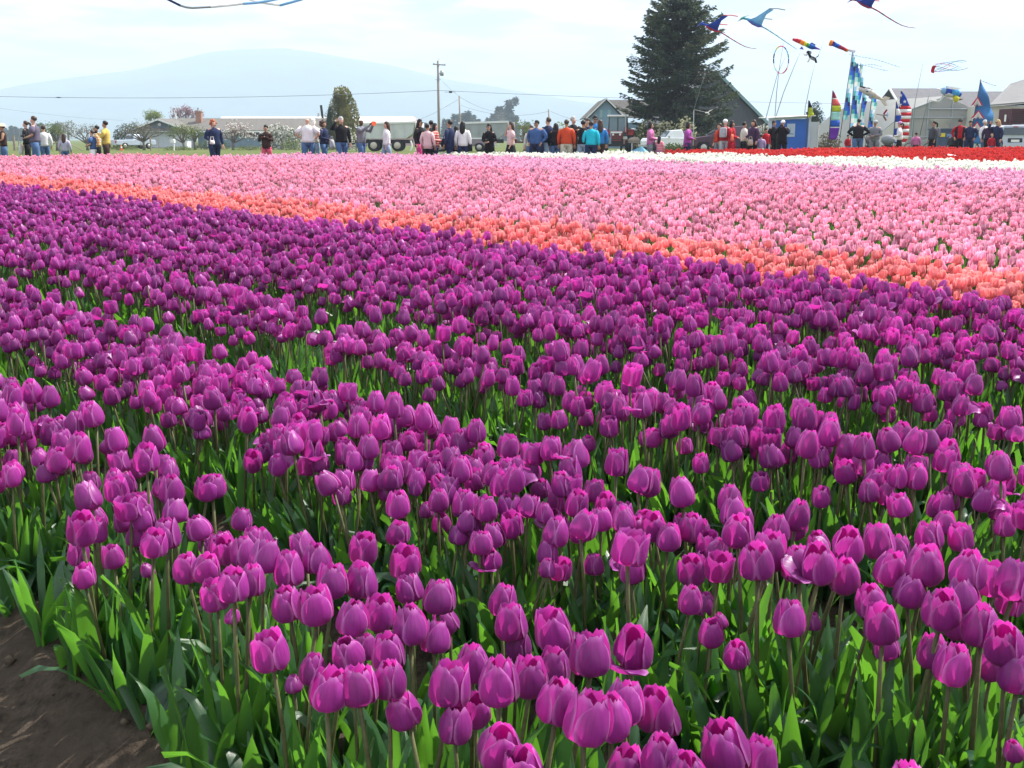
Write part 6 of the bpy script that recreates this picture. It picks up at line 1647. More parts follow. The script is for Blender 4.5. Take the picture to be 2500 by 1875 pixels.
p, _ = P_(157, 40.4, 185, 1.24, 'stripe', 'denim', 'b', 'long', 'child with long brown hair in a blue and white striped top', 'down', 'l')
p, _ = P_(226, 40.3, -95, 1.36, 'blue', 'white', 'b', 'short', 'child in a blue t-shirt over a coral hem and white shorts', 'front', 'l', sleeves='short')
p, _ = P_(238, 41.2, -70, 1.52, 'bee', 'black', 'k', 'short', 'child in an orange striped top behind the man in yellow', 'down', 'm')
p, _ = P_(259, 40.5, -85, 1.68, 'yellow', 'brown', 'k', 'short', 'man in a yellow shirt looking down at his camera', 'chest', 'm', build=1.08)
camera_for(p, 'camera held at the chest by the man in the yellow shirt', 1.34, .32)
p, _ = P_(523, 40.4, 40, 1.72, 'navy', 'navy', 'r', 'curly', 'red-haired person in a navy rain jacket', 'bag', 'l', build=1.15, long_top=.14)
bag_for(p, (.20, .26, .96), CL['white'], 'small white bag carried by the red-haired person', (.2, .1, .14))
p, _ = P_(650, 40.6, -15, 1.54, 'brown', 'pinkred', 'k', 'short', 'dark-haired person in a brown jacket photographing the tulips', 'chest', 'm', build=1.05, long_top=.08)
camera_for(p, 'camera held up by the person in the brown jacket', 1.35, .30)
p, _ = P_(752, 40.4, 180, 1.82, 'white', 'denim', None, 'bald', 'bald man in a white shirt seen from behind', 'hips', 'l', build=1.14, sleeves='short')
p, _ = P_(767, 41.6, 150, 1.76, 'cream', 'ltdenim', 'w', 'long', 'woman with long white hair behind the bald man', 'down', 'l')
p, _ = P_(791, 40.8, 70, 1.70, 'navy', 'denim', 'b', 'curly', 'woman with curly brown hair in a dark jacket and jeans', 'front', 'm')
bag_for(p, (-.26, .02, 1.0), CL['brown'], 'brown handbag hanging from the curly-haired woman', (.30, .14, .24)); bag_for(p, (.02, .34, .90), CL['ltgrey'], 'pale plastic bag held by the curly-haired woman', (.24, .2, .32))
p, _ = P_(834, 40.5, 30, 1.82, 'black', 'denim', 'g', 'short', 'grey-haired man in a black jacket raising his arm', 'one_up', 'l', build=1.12)
p, _ = P_(882, 40.6, 60, 1.78, 'grey', 'denim', None, 'bald', 'bald man in a grey jacket holding up an orange phone', 'phone', 'd')
c = empty('phone', at_hand(p, (0, .56, 1.56)), p.rotation_euler.z); part('case', mat('orange_case', (.65, .10, .03), .4, .05, 9), c, lambda b: b.bb(-.12, .12, -.012, .012, -.075, .075)); part('screen', M_glass, c, lambda b: b.bb(-.11, .11, -.016, -.0125, -.065, .065))
tag(c, 'orange-backed phone held up by the bald man in grey', 'phone')
p, _ = P_(944, 40.3, -75, 1.66, 'white', 'ltdenim', 'b', 'long', 'girl with long brown hair in a white jacket and jeans', 'down', 'l', stride=.12)
p, _ = P_(1024, 40.8, 60, 1.74, 'black', 'hotpink', 'k', 'long', 'woman in a black coat and bright pink trousers', 'down', 'm', None, True, long_top=.12, lean=.06)
p, _ = P_(1044, 40.3, 160, 1.58, 'palepink', 'black', 'k', 'short', 'person in a pale pink jacket turned towards the field houses', 'down', 'm', long_top=.1)
p, _ = P_(1054, 41.9, 150, 1.70, 'dkgrey', 'black', 'k', 'short', 'dark-haired man behind the woman in striped red', 'down', 'm')
p, _ = P_(1063, 40.5, 75, 1.60, 'redstripe', 'navy', 'k', 'bob', 'smiling woman in a red striped jacket', 'front', 'l', long_top=.08)
bag_for(p, (.0, .36, 1.0), CL['black'], 'bulky black bag held in front by the woman in striped red', (.34, .24, .3))
p, _ = P_(1098, 40.4, -120, 1.70, 'navy', 'navy', 'k', 'short', 'young man in a long navy hooded coat', 'down', 'm', long_top=.2)
p, _ = P_(1114, 41.2, 170, 1.50, 'navystripe', 'black', 'k', 'bob', 'small person in navy with striped sleeves', 'down', 'm', long_top=.14)
p, _ = P_(1130, 40.4, 172, 1.66, 'white', 'navy', 'k', 'long', 'woman with long black hair in a white jacket seen from behind', 'down', 'm', long_top=.04)
bag_for(p, (.22, .05, .82), CL['black'], 'black shopping bag carried by the woman in white', (.26, .14, .3))
p, _ = P_(1195, 40.5, -20, 1.58, 'black', 'black', 'k', 'long', 'girl in a black coat and sunglasses leaning towards the flowers', 'front', 'l', None, True, long_top=.22, lean=.10)
camera_for(p, 'camera held at the waist by the girl in the black coat', 1.12, .34)
p, _ = P_(1247, 40.4, -70, 1.64, 'palepink', 'black', 'b', 'long', 'girl in a pale pink t-shirt with a hand on her cheek', 'cheek', 'l', sleeves='short', skirt='black')
p, _ = P_(1297, 42.0, -10, 1.52, 'cream', 'denim', 'b', 'short', 'child peering out behind the heavy man in blue', 'down', 'l')
p, _ = P_(1310, 40.8, -35, 1.70, 'blue', 'navy', 'k', 'short', 'heavy man in sunglasses and a blue sweatshirt', 'pocket', 'm', None, True, build=1.42)
p, _ = P_(1338, 41.0, -140, 1.80, 'navy', 'ltdenim', 'b', 'short', 'tall man in a navy and grey jacket with pale jeans', 'down', 'l', build=1.08)
p, _ = P_(1357, 40.8, 175, 1.60, 'black', 'denim', 'k', 'long', 'dark-haired woman in a black jacket beside the man in orange', 'down', 'm')
backpack_for(p, CL['black'], 'black backpack on the woman beside the man in orange')
p, _ = P_(1383, 40.4, 170, 1.72, 'orange', 'khaki', 'b', 'short', 'man in an orange and grey jacket with khaki trousers', 'down', 'm', build=1.1)
p, _ = P_(1399, 41.7, 40, 1.84, 'black', 'black', 'g', 'short', 'tall grey-haired man in black holding a camera', 'chest', 'l')
camera_for(p, 'camera held by the tall grey-haired man in black', 1.36, .30)
p, _ = P_(1424, 40.5, 150, 1.70, 'black', 'ltdenim', 'k', 'short', 'man in a black jacket and pale jeans with his back turned', 'camera', 'm', build=1.12)
p, _ = P_(1443, 40.3, 165, 1.66, 'turq', 'navy', 'k', 'short', 'person in a bright turquoise top seen from behind', 'down', 'm', build=1.08, stride=.1)
p, _ = P_(1452, 42.2, 10, 1.88, 'royal', 'black', 'k', 'short', 'tall man in sunglasses facing the field behind the turquoise top', 'down', 'm', None, True)
p, _ = P_(1464, 41.2, 190, 1.72, 'royal', 'brown', 'b', 'long', 'woman with long auburn hair and a blue top', 'down', 'l', stride=.1)
p, _ = P_(1434, 43.0, -20, 1.78, 'dkgrey', 'black', 'b', 'short', 'face just visible behind the crowd beside the tall man', 'down', 'l')
# by the kite stall
KG = 'visitors around the kite stall'
p, _ = P_(1588, 43.4, 80, 1.66, 'pink', 'grey', 'k', 'bob', 'woman in a pink jacket and sunglasses with a shoulder bag', 'front', 'l', None, True, build=1.08, long_top=.05, group=KG)
bag_for(p, (.02, .16, .80), CL['dkgrey'], 'grey shoulder bag carried by the woman in pink', (.42, .16, .30))
p, _ = P_(1610, 43.2, 150, 1.14, 'pinkstripe', 'pink', 'k', 'long', 'small child in a striped pink jacket beside the woman in pink', 'down', 'm', group=KG)
p, _ = P_(1678, 45.8, 80, 1.66, 'magenta', 'navy', 'k', 'bob', 'woman in a puffy magenta coat looking down', 'front', 'm', build=1.2, long_top=.16, group=KG, lean=.05)
p, _ = P_(1769, 47.6, 150, 1.76, 'red', 'ltgrey', None, 'bald', 'man in a white cap and red shirt with a pale backpack', 'down', 'l', ('cap', cap_white), group=KG)
backpack_for(p, CL['ltgrey'], 'pale grey backpack on the man in the white cap')
p, _ = P_(1786, 47.0, 60, 1.72, 'red', 'red', 'k', 'bob', 'woman in a long red coat with black hair', 'front', 'm', long_top=.34, group=KG)
bag_for(p, (.24, .1, 1.05), CL['coral'], 'coral pink bag carried by the woman in the red coat', (.3, .12, .3))
p, _ = P_(1755, 48.2, -60, 1.62, 'orange', 'grey', 'b', 'short', 'person in bright orange red behind the man in the white cap', 'down', 'l', group=KG)
p, _ = P_(1816, 49.2, 100, 1.68, 'cream', 'black', 'k', 'short', 'dark-haired man in a pale waistcoat and black sleeves', 'down', 'm', group=KG)
p, _ = P_(1838, 48.6, -60, 1.76, 'purple', 'black', 'b', 'long', 'woman in a dark purple coat with long brown hair', 'bag', 'l', build=1.1, long_top=.12, group=KG)
bag_for(p, (-.12, .24, .82), CL['khaki'], 'brown and cream handbag of the woman in dark purple', (.32, .14, .26))
p, _ = P_(1858, 48.9, 170, 1.16, 'lilac', 'white', 'k', 'short', 'child in lilac beside the kite stall corner', 'down', 'l', group=KG)
p, _ = P_(1869, 50.2, 20, 1.42, 'red', 'navy', 'k', 'short', 'child in a red top against the stall post', 'down', 'm', group=KG)
p, _ = P_(1888, 51.5, 20, 1.74, 'black', 'black', 'k', 'short', 'dark-haired man behind the photographer in the white cap', 'down', 'm', group=KG)
p, _ = P_(1909, 50.4, -25, 1.74, 'black', 'black', 'k', 'short', 'photographer in a white cap and dark jacket before the blue stall', 'camera', 'm', ('cap', cap_white), build=1.15, long_top=.15, group=KG)
camera_for(p, 'camera at the face of the photographer in the white cap'); backpack_for(p, CL['olive'], 'olive backpack on the photographer by the blue stall')
p, _ = P_(2094, 53.6, 175, 1.84, 'black', 'denim', 'k', 'short', 'broad man in a black jacket seen from behind below the banners', 'hips', 'l', build=1.25, group=KG)
p, _ = P_(2070, 55.5, 30, 1.10, 'red', 'denim', 'k', 'short', 'small dark-haired child beside the broad man in black', 'down', 'm', group=KG)
p, _ = P_(2135, 53.8, -40, 1.76, 'grey', 'grey', 'k', 'short', 'man in a grey hoodie and grey cap looking down', 'front', 'm', ('cap', cap_grey), build=1.22, group=KG, lean=.05)
p, _ = P_(2196, 54.0, -110, 1.70, 'white', 'black', 'b', 'pony', 'woman in a white jacket and pink cap in front of the striped flag', 'front', 'l', ('cap', cap_pink), group=KG, lean=.06)
p, _ = P_(2236, 54.2, 160, 1.22, 'pink', 'black', 'k', 'short', 'child in a pink top near the bicycle', 'down', 'm', group=KG)
p, _ = P_(2277, 54.0, -80, 1.74, 'dkgrey', 'black', 'k', 'pony', 'woman with a black ponytail in a dark grey jacket', 'down', 'm', group=KG)
backpack_for(p, CL['grey'], 'grey backpack on the woman with the black ponytail')
p, _ = P_(2325, 54.6, -30, 1.20, 'dkgrey', 'black', 'b', 'short', 'small child between the blue skip and the man in red', 'down', 'l', group=KG)
p, _ = P_(2341, 54.2, -12, 1.82, 'red', 'black', 'k', 'short', 'man in a red shirt, open black jacket and dark cap', 'pocket', 'l', ('cap', cap_dark), group=KG)
part('open_jacket', CL['black'], p, lambda b: [b.rings([(sx*.145, -.01, .84, .075, .145), (sx*.135, -.01, 1.1, .07, .142), (sx*.15, -.005, 1.3, .075, .142), (sx*.14, -.01, 1.43, .06, .10)]) for sx in (-1, 1)] + [b.rings([(0, -.09, .84, .16, .065), (0, -.085, 1.2, .16, .065), (0, -.07, 1.44, .14, .06)])], True)
p, _ = P_(2366, 54.0, -30, 1.76, 'navy', 'navy', 'k', 'short', 'dark-haired man in a navy jacket beside the big blue flag', 'pocket', 'm', build=1.1, group=KG)
p, _ = P_(2401, 55.6, 30, 1.80, 'white', 'denim', 'w', 'short', 'white-haired person in white behind the big blue flag', 'down', 'l', group=KG)
p, _ = P_(2414, 54.4, -20, 1.74, 'purple', 'black', 'k', 'short', 'man in a dark jacket beside the blonde woman', 'down', 'm', build=1.12, group=KG)
p, _ = P_(2432, 54.0, -60, 1.80, 'navy', 'navy', 'y', 'long', 'blonde woman in sunglasses and a navy top', 'one_up', 'l', None, True, group=KG)
p, _ = P_(2421, 53.9, 10, 1.16, 'red', 'denim', 'y', 'short', 'small blond child in front of the blonde woman', 'down', 'l', group=KG)
p, _ = P_(2438, 54.1, 170, 1.10, 'dkgrey', 'denim', 'b', 'short', 'small brown-haired child beside the blond child', 'down', 'l', group=KG)
# ---------------------------------------------------------------- flags, kites and wind toys
def nylon(name, c, tr=.35): return mat('nylon_' + name, c, .55, .07, 3, .2, trans=tr)
NY = {k: nylon(k, c) for k, c in dict(red=(.62,.03,.05), crimson=(.42,.03,.10), coral=(.75,.16,.15), yellow=(.75,.70,.05), lime=(.55,.62,.05), aqua=(.45,.75,.72), sky=(.10,.42,.75), blue=(.03,.14,.58), navy=(.02,.03,.12), royal=(.035,.10,.50), purple=(.22,.05,.48),
      white=(.80,.80,.80), grey=(.38,.40,.43), black=(.02,.02,.025), orange=(.85,.30,.03), green=(.08,.40,.12), teal=(.10,.42,.44), pink=(.80,.15,.42), ltblue=(.30,.55,.80), cream=(.65,.62,.55), violet=(.18,.16,.55), brown=(.20,.12,.08)).items()}
M_rod = mat('fibreglass_rod', (.05, .055, .065), .5, .1, 5); M_rodg = mat('grey_rod', (.22, .26, .28), .5, .1, 5)
def sheet(name, par, m, pts, thick=.012):          # thin cloth panel through a strip of left/right point pairs
    b = MB(); vs = []
    for a, c in pts: vs += [a, c]
    b.add(vs, [(2*i, 2*i+1, 2*i+3, 2*i+2) for i in range(len(pts)-1)])
    o = b.build(name, m, par, True); md = o.modifiers.new('thick', 'SOLIDIFY'); md.thickness = thick; md.offset = 0
    return o
def rod(par, name, pts, r=.015, m=None): return part(name, m or M_rod, par, lambda b: b.tube(pts, r, 5))
def feather(px, Y, p_top, p_bot, w_of, bands, label, lean=(0, 0), ripple=.06, right=1, name='feather_flag'):
    """a tall curved flag on a rod. bands: list of (fraction from the top, material)"""
    e = empty(name, G(px, Y)); m_ = PXM(Y)
    zt, zb = ZP(p_top, Y)-gz(Y), ZP(p_bot, Y)-gz(Y)
    ex = lambda z: lean[0]*m_*max(0, (z-0)/zt)
    rod(e, 'flag_pole', [(0, 0, -.05), (ex(zt*.5), 0, zt*.5), (ex(zt), 0, zt+.02)], .022)
    n = 28; r_ = random.Random(px)
    f0 = 0
    for bi, (f1, m) in enumerate(bands):
        pts = []
        k = max(2, int((f1-f0)*n))
        for i in range(k+1):
            f = f0 + (f1-f0)*i/k; z = zt + (zb-zt)*f; x = ex(z); w = w_of(f)*m_*right
            y1 = ripple*math.sin(f*17 + px) ; 
            pts.append(((x+.02*right, -.01, z), (x + w, y1, z - (.04 if f > .98 else 0))))
        # three-part ripple across
        sub = []
        for a, c in pts: sub.append((a, tuple(Vector(a).lerp(Vector(c), .5) + Vector((0, ripple*.7*math.cos(a[2]*5), 0)))))
        b = MB(); vs = []
        for (a, mid), (_, c) in zip(sub, pts): vs += [a, mid, c]
        b.add(vs, [(3*i+j, 3*i+j+1, 3*i+j+4, 3*i+j+3) for i in range(len(pts)-1) for j in (0, 1)])
        o = b.build('flag_band', m, e, True); md = o.modifiers.new('thick', 'SOLIDIFY'); md.thickness = .01; md.offset = 0
        f0 = f1 + .0006
    return tag(e, label, 'flag'), e, zt, zb
fw = lambda wmax: (lambda f: wmax*min(1.0, (f/.32)**.8 if f < .32 else 1.0)*(1 if f < .9 else 1-.25*(f-.9)/.1))
# rainbow feather flag
feather(2022, 58, 222, 341, fw(23), [(.145, NY['crimson']), (.165, NY['white']), (.30, NY['coral']), (.425, NY['lime']), (.60, NY['aqua']), (.735, NY['blue']), (.755, NY['white']), (.985, NY['purple'])], 'rainbow banded feather flag beside the kite stall', (3.5, 0))
def checker(px, Y, ptop, pbot, wpx, lean, label, seed):
    e = empty('checkered_banner', G(px, Y)); m_ = PXM(Y); zt, zb = ZP(ptop, Y)-gz(Y), max(.25, ZP(pbot, Y)-gz(Y)); r_ = random.Random(seed)
    ex = lambda z: lean*m_*z/zt
    rod(e, 'flag_pole', [(0,0,-.05), (ex(zt/2),0,zt/2), (ex(zt),0,zt+.05)], .02)
    cells = max(10, int((zt-zb)/.22)); cols = 2
    names = ['teal', 'ltblue', 'blue', 'white', 'aqua', 'royal', 'sky', 'navy']
    for i in range(cells):
        for j in range(cols):
            za, zc = zt + (zb-zt)*i/cells, zt + (zb-zt)*(i+1)/cells
            f = i/cells; w = wpx*m_*(.45 + .55*min(1, f*5))*(1 if f < .9 else .7)
            xa, xb = w*j/cols, w*(j+1)/cols
            q = lambda x, z: (ex(z)+.02+x*(.86+.14*math.sin(z*3+seed)), .07*math.sin(z*4+x*6+seed)*x/w - .01, z)
            col = NY[names[(0, 1, 5, 4, 0, 2, 3, 7)[(i*3 + j*5 + seed) % 8]]]
            part('cloth_square', col, e, lambda b: b.add([q(xa, za), q(xb, za), q(xb, zc), q(xa, zc)], [(0,1,2,3)]))
    return tag(e, label, 'banner', 'blue checkered banners'), ex, zt
checker(2046, 60, 129, 292, 14, 21, 'tallest leaning blue checkered banner next to the rainbow flag', 1)
checker(2070, 59, 155, 322, 15, 7, 'tall upright blue checkered banner behind the broad man', 2)
checker(2074, 61, 157, 318, 12, 15, 'blue checkered banner overlapping the tall upright one', 3)
checker(2091, 60.5, 229, 318, 12, 8, 'short blue checkered banner under the whale windsock', 4)
checker(2112, 60, 232, 322, 13, 10, 'short blue checkered banner in front of the tent wall', 5)
def streamer(px0, py0, px1, py1, Y, wig, label, n=14, seed=1):
    r_ = random.Random(seed); e = empty('checkered_streamer', W(px0, py0, Y)); o0 = W(px0, py0, Y)
    for i in range(n):
        t0, t1 = i/n, (i+.62)/n
        f = lambda t: W(px0+(px1-px0)*t, py0+(py1-py0)*t + wig*math.sin(t*7+seed), Y) - o0
        a, c = f(t0), f(t1)
        part('tail_piece', NY[('grey', 'teal', 'royal', 'ltblue')[i % 4]], e, lambda b: b.tube([a, c], [(.055, .014), (.055, .014)], 4))
    rod(e, 'tail_cord', [W(px0+(px1-px0)*t, py0+(py1-py0)*t + wig*math.sin(t*7+seed), Y) - o0 for t in np.linspace(0, 1, 12)], .004, NY['white'])
    return tag(e, label, 'streamer', 'checkered streamers')
streamer(2072, 130, 2200, 163, 60, 1.6, 'long checkered streamer flying from the tallest banner', 16, 1)
streamer(2082, 156, 2170, 172, 59, 1.4, 'checkered streamer flying from the tall upright banner', 12, 2)
streamer(2090, 158, 2155, 160, 61, -2.0, 'short checkered streamer crossing the other low one', 9, 4)
# small black and yellow pennant on the stall roof
feather(1967, 59, 246, 281, lambda f: 3 + 13*f, [(.48, NY['black']), (.985, NY['lime'])], 'small black and yellow pennant above the stall roof', (1.5, 0), .03)
b = MB(); p = W(1978, 283, 59.4); b.tube([p + Vector((-.1, 0, -.05)), p + Vector((.02, 0, .1)), p + Vector((.1, 0, .28))], [(.05, .02), (.09, .02), (.04, .02)], 6)
tag(b.build('yellow_pennant', NY['yellow']), 'scrap of yellow pennant cloth hanging over the stall roof corner', 'pennant')
# stars and stripes feather flag and its blue striped neighbour
bands = [(.27, NY['royal'])]; f = .27; i = 0
while f < .98: bands.append((min(.985, f+.062), NY['red'] if i % 2 == 0 else NY['white'])); f += .062; i += 1
t, e, zt, zb = feather(2184, 58, 223, 353, fw(30), bands, 'tall feather flag with white stars on blue over red and white stripes', (7, 0), .08)
def star(par, cx, cz, r, y): part('star', NY['white'], par, lambda b: b.prism([((r if k % 2 == 0 else r*.42)*math.sin(k*math.pi/5), (r if k % 2 == 0 else r*.42)*math.cos(k*math.pi/5)) for k in range(10)], (cx, y, cz), (1,0,0), (0,0,1), (0, .012, 0)))
m_ = PXM(58)
for a, c, r in ((2196, 256, 7), (2199, 233, 5), (2209, 248, 5), (2194, 240, 2.5)): q = W(a, c, 57.86) - Vector(e.location); star(e, q.x, q.z, r*m_, q.y)
bands = []; f = 0; i = 0
while f < .98: bands.append((min(.985, f+.16), NY['royal'] if i % 2 == 0 else NY['white'])); f += .16; i += 1
feather(2180, 57.2, 249, 350, fw(14), bands, 'blue and white striped feather flag beside the starry one', (1.5, 0), .05)
# big blue feather flag with rocket bursts
t, e, zt, zb = feather(2363, 57, 195, 352, lambda f: 46*min(1, (f/.52)**.9)*(1 if f < .66 else 1-.45*(f-.66)/.34), [(.985, nylon('flagblue', (.05,.20,.46), .2))], 'big blue feather flag with red and white winged bursts', (18, 0), .10)
def burst(px, py, w, h):
    q = W(px, py, 56.78) - Vector(e.location); s = PXM(57)
    for k, (m, a) in enumerate(((NY['red'], 1.0), (NY['white'], .74), (NY['cream'], .45))):
        ww, hh = w*s*a, h*s
        part('burst', m, e, lambda b: b.prism([(0, hh*.5*a), (ww*.5, -hh*.42), (ww*.28, -hh*.28), (ww*.12, -hh*.5*a), (0, -hh*.12), (-ww*.12, -hh*.5*a), (-ww*.28, -hh*.28), (-ww*.5, -hh*.42)], (q.x, q.y - .014*k, q.z - .02*k), (1,0,0), (0,0,1), (0, .01, 0)))
burst(2386, 248, 30, 24); burst(2388, 280, 36, 22); burst(2385, 308, 32, 22)
part('flag_window', NY['blue'], e, lambda b: (lambda q: b.bb(q.x-.09, q.x+.09, q.y-.02, q.y, q.z-.07, q.z+.07))(W(2387, 328, 56.8) - Vector(e.location)))
streamer(2392, 197, 2434, 210, 57, .8, 'thin red and white streamer flying off the big blue flag', 6, 3)

# flexible poles and flying lines
def flex(pts, Y, r, label, m=None, name='flying_pole'):
    P3 = [W(a, c, Y) for a, c in pts]; o0 = P3[0]; b = MB(); b.tube([p - o0 for p in P3], [r*(1-.7*i/(len(P3)-1)) for i in range(len(P3))], 5)
    o = b.build(name, m or M_rodg, None, True); o.location = o0
    return tag(o, label, 'pole', 'kite poles and lines')
flex([(1862, 352), (1869, 292), (1898, 181), (1917, 140)], 59.2, .03, 'slanting thin pole carrying the segmented ring')
flex([(1892, 284), (1896, 226), (1902, 171), (1913, 104)], 61, .03, 'upright thin pole crossing behind the segmented ring')
flex([(1894, 286), (1913, 226), (1940, 160), (1954, 128)], 60.6, .03, 'thin pole slanting up to the blue triangle drogue')
flex([(1964, 284), (1966, 262), (1979, 199), (1989, 158)], 61.4, .03, 'thin pole below the black and white dog')
flex([(1996, 140), (2012, 100)], 61.4, .012, 'faint line rising above the black and white dog')
flex([(2226, 355), (2234, 250), (2253, 155)], 62, .03, 'very tall thin pole in front of the greenhouse tent')
flex([(2246, 330), (2266, 240), (2272, 225)], 61, .028, 'thin pole holding the puffin windsock')
flex([(1692, 356), (1694, 268)], 56, .03, 'straight pale pole of the bird whirligig', M_frame)
flex([(1694, 268), (1710, 215), (1722, 178)], 56, .014, 'thin line running up from the whirligig pole past the conifer')
flex([(2136, 350), (2158, 320), (2159, 296)], 57, .018, 'short pole under the small toy biplane', M_frame)
# segmented ring
def segring(px, py, Y, rx, ry, cols, label, thick=.034, name='ring_windsock'):
    c = W(px, py, Y); e = empty(name, c); m_ = PXM(Y); n = len(cols)
    for k, cn in enumerate(cols):
        a0, a1 = 2*math.pi*k/n + .02, 2*math.pi*(k+1)/n - .02
        part('ring_segment', NY[cn], e, lambda b: b.tube([(rx*m_*math.sin(a), .35*rx*m_*math.cos(a), ry*m_*math.cos(a)) for a in np.linspace(a0, a1, 5)], thick, 6))
    return tag(e, label, 'windsock')
segring(1907, 146, 60.2, 18, 32, ['pink', 'violet', 'ltblue', 'teal', 'violet', 'white', 'red', 'coral', 'white', 'pink', 'aqua', 'white', 'navy', 'navy', 'aqua', 'yellow', 'orange'], 'spinning ring of coloured cloth segments on a slanting pole')
# rainbow cylinder and the tube windsock
def sock(px, py, Y, pts, label, name='windsock'):
    """pts: (dx px, dy px, radius px, material name from here on)"""
    c = W(px, py, Y); e = empty(name, c); m_ = PXM(Y)
    for (x0, y0, r0, cn), (x1, y1, r1, _) in zip(pts, pts[1:]):
        part('sock_panel', NY[cn], e, lambda b: b.tube([(x0*m_, 0, -y0*m_), ((x0+x1)/2*m_, 0, -(y0+y1)/2*m_), (x1*m_*.998, 0, -y1*m_)], [r0*m_, (r0+r1)/2*m_, r1*m_], 10), True)
    return e
e = sock(1935, 96, 61, [(0, 0, 2.5, 'red'), (8, 2, 4.5, 'red'), (18, 5, 5.5, 'orange'), (27, 9, 6, 'yellow'), (34, 12, 5, 'green'), (40, 15, 5.5, 'blue'), (50, 18, 6, 'royal'), (56, 20, 3, 'purple'), (67, 23, 1.2, 'purple')], 'x')
m_ = PXM(61)
part('fin', NY['royal'], e, lambda b: b.prism([(40*m_, -12*m_), (46*m_, -7*m_), (57*m_, -13*m_), (52*m_, -15*m_)], (0, -.03, 0), (1,0,0), (0,0,1), (0, .05, 0)))
tag(e, 'rainbow coloured fish windsock with blue fins', 'windsock')
e = sock(2026, 104, 58, [(0, 0, 7, 'orange'), (5, 1.5, 7.5, 'purple'), (9, 3, 5.5, 'blue'), (22, 9, 5, 'crimson'), (34, 14, 4, 'red'), (40, 17, 4, 'orange'), (44, 18, 4, 'orange')], 'x')
m_ = PXM(58)
for k in range(5): part('sock_tail', NY[('grey', 'coral', 'white', 'violet', 'grey')[k]], e, lambda b: b.tube([(42*m_, 0, (-17-k+2)*m_), ((54+k*2)*m_, .05*k, (-19-k*1.2+2)*m_), ((64-k)*m_, 0, (-22-k+3)*m_)], [(.03, .008)]*3, 4))
part('eye', NY['black'], e, lambda b: b.ell((8*m_, -5*m_, 0), .05, 6, 4)); tag(e, 'orange mouthed tube windsock with blue and crimson body', 'windsock')
# blue drogue triangle
b = MB(); p = W(1957, 118.5, 61); b.prism([(-.1, -.02), (.0, .11), (.11, -.05)], (0, -.06, 0), (1,0,0), (0,0,1), (0, .12, 0)); o = b.build('drogue', NY['violet']); o.location = p
tag(o, 'small blue triangular drogue at the end of the blue kite tail', 'drogue')
# flying dog
e = empty('dog_windsock', W(1981, 141, 61)); m_ = PXM(61)
body = MB()
body.ell((4*m_, 0, -2*m_), (9*m_, 4*m_, 4*m_), 10, 8, 0, Euler((0, R(22), 0)).to_matrix()); o_ = body.build('body', NY['grey'], e, True)
part('neck', NY['black'], e, lambda b: b.tube([(-2*m_, 0, 1*m_), (-6*m_, 0, 8*m_), (-8*m_, 0, 12*m_)], [3.6*m_, 3*m_, 3*m_], 8), True)
part('head', NY['black'], e, lambda b: b.ell((-8*m_, 0, 12.5*m_), (5*m_, 3.5*m_, 4*m_), 10, 7), True)
part('muzzle', NY['white'], e, lambda b: b.tube([(-10*m_, 0, 9*m_), (-14*m_, 0, 6*m_), (-18*m_, 0, 7*m_)], [3*m_, 2.2*m_, 1.5*m_], 8), True)
part('nose', NY['black'], e, lambda b: b.ell((-19*m_, 0, 9*m_), 1.0*m_, 6, 4))
for s in (-1, 1):
    part('ear', NY['grey'], e, lambda b: b.ell((-3.5*m_, s*2.4*m_, 11.5*m_), (2.6*m_, .8*m_, 4.2*m_), 8, 6), True)
    part('leg', NY['white'], e, lambda b: b.tube([(-4*m_, s*2.5*m_, -1*m_), (-6*m_, s*2.6*m_, -7*m_), (-8*m_, s*2.6*m_, -10*m_)], [1.9*m_, 1.5*m_, 1.6*m_], 6), True)
    part('leg', NY['black'], e, lambda b: b.tube([(9*m_, s*2.5*m_, -3*m_), (11*m_, s*2.6*m_, -8*m_), (13*m_, s*2.6*m_, -12*m_)], [2.6*m_, 2*m_, 1.4*m_], 6), True)
part('tail', NY['black'], e, lambda b: b.tube([(11*m_, 0, 1*m_), (15*m_, 0, 3*m_), (18*m_, 0, 7*m_)], [1.2*m_, 1.2*m_, .5*m_], 6), True)
part('saddle', NY['black'], e, lambda b: b.ell((5*m_, 0, -.5*m_), (8*m_, 4.2*m_, 3.2*m_), 10, 7, 0, Euler((0, R(22), 0)).to_matrix()), True)
tag(e, 'black and white dog shaped windsock flying below the rainbow fish', 'windsock')
# spiral drogue
e = empty('spiral_windsock', W(2284, 166, 62)); m_ = PXM(62)
part('mouth_band', NY['red'], e, lambda b: b.tube([(-4*m_ + 1.5*m_*math.cos(a), 6*m_*math.sin(a), 8*m_*math.cos(a)-3*m_) for a in np.linspace(-.5, 2.9, 8)], [(.10, .02)]*8, 6))
for k in range(8):
    ph = 2*math.pi*k/8; sg = 1 if k % 2 else -1
    part('ribbon', NY[('red', 'navy', 'teal', 'royal')[k % 4]], e, lambda b: b.tube([((-3+t*78)*m_, 9*m_*math.sin(ph+sg*t*3.2), (9+3*t)*m_*math.cos(ph+sg*t*3.2) + 8*t*m_) for t in np.linspace(0, .55+.45*((k*3) % 4)/3, 12)], [(.034, .012)]*12, 4))
tag(e, 'lacy spiral windsock of thin ribbons with a red mouth', 'windsock')
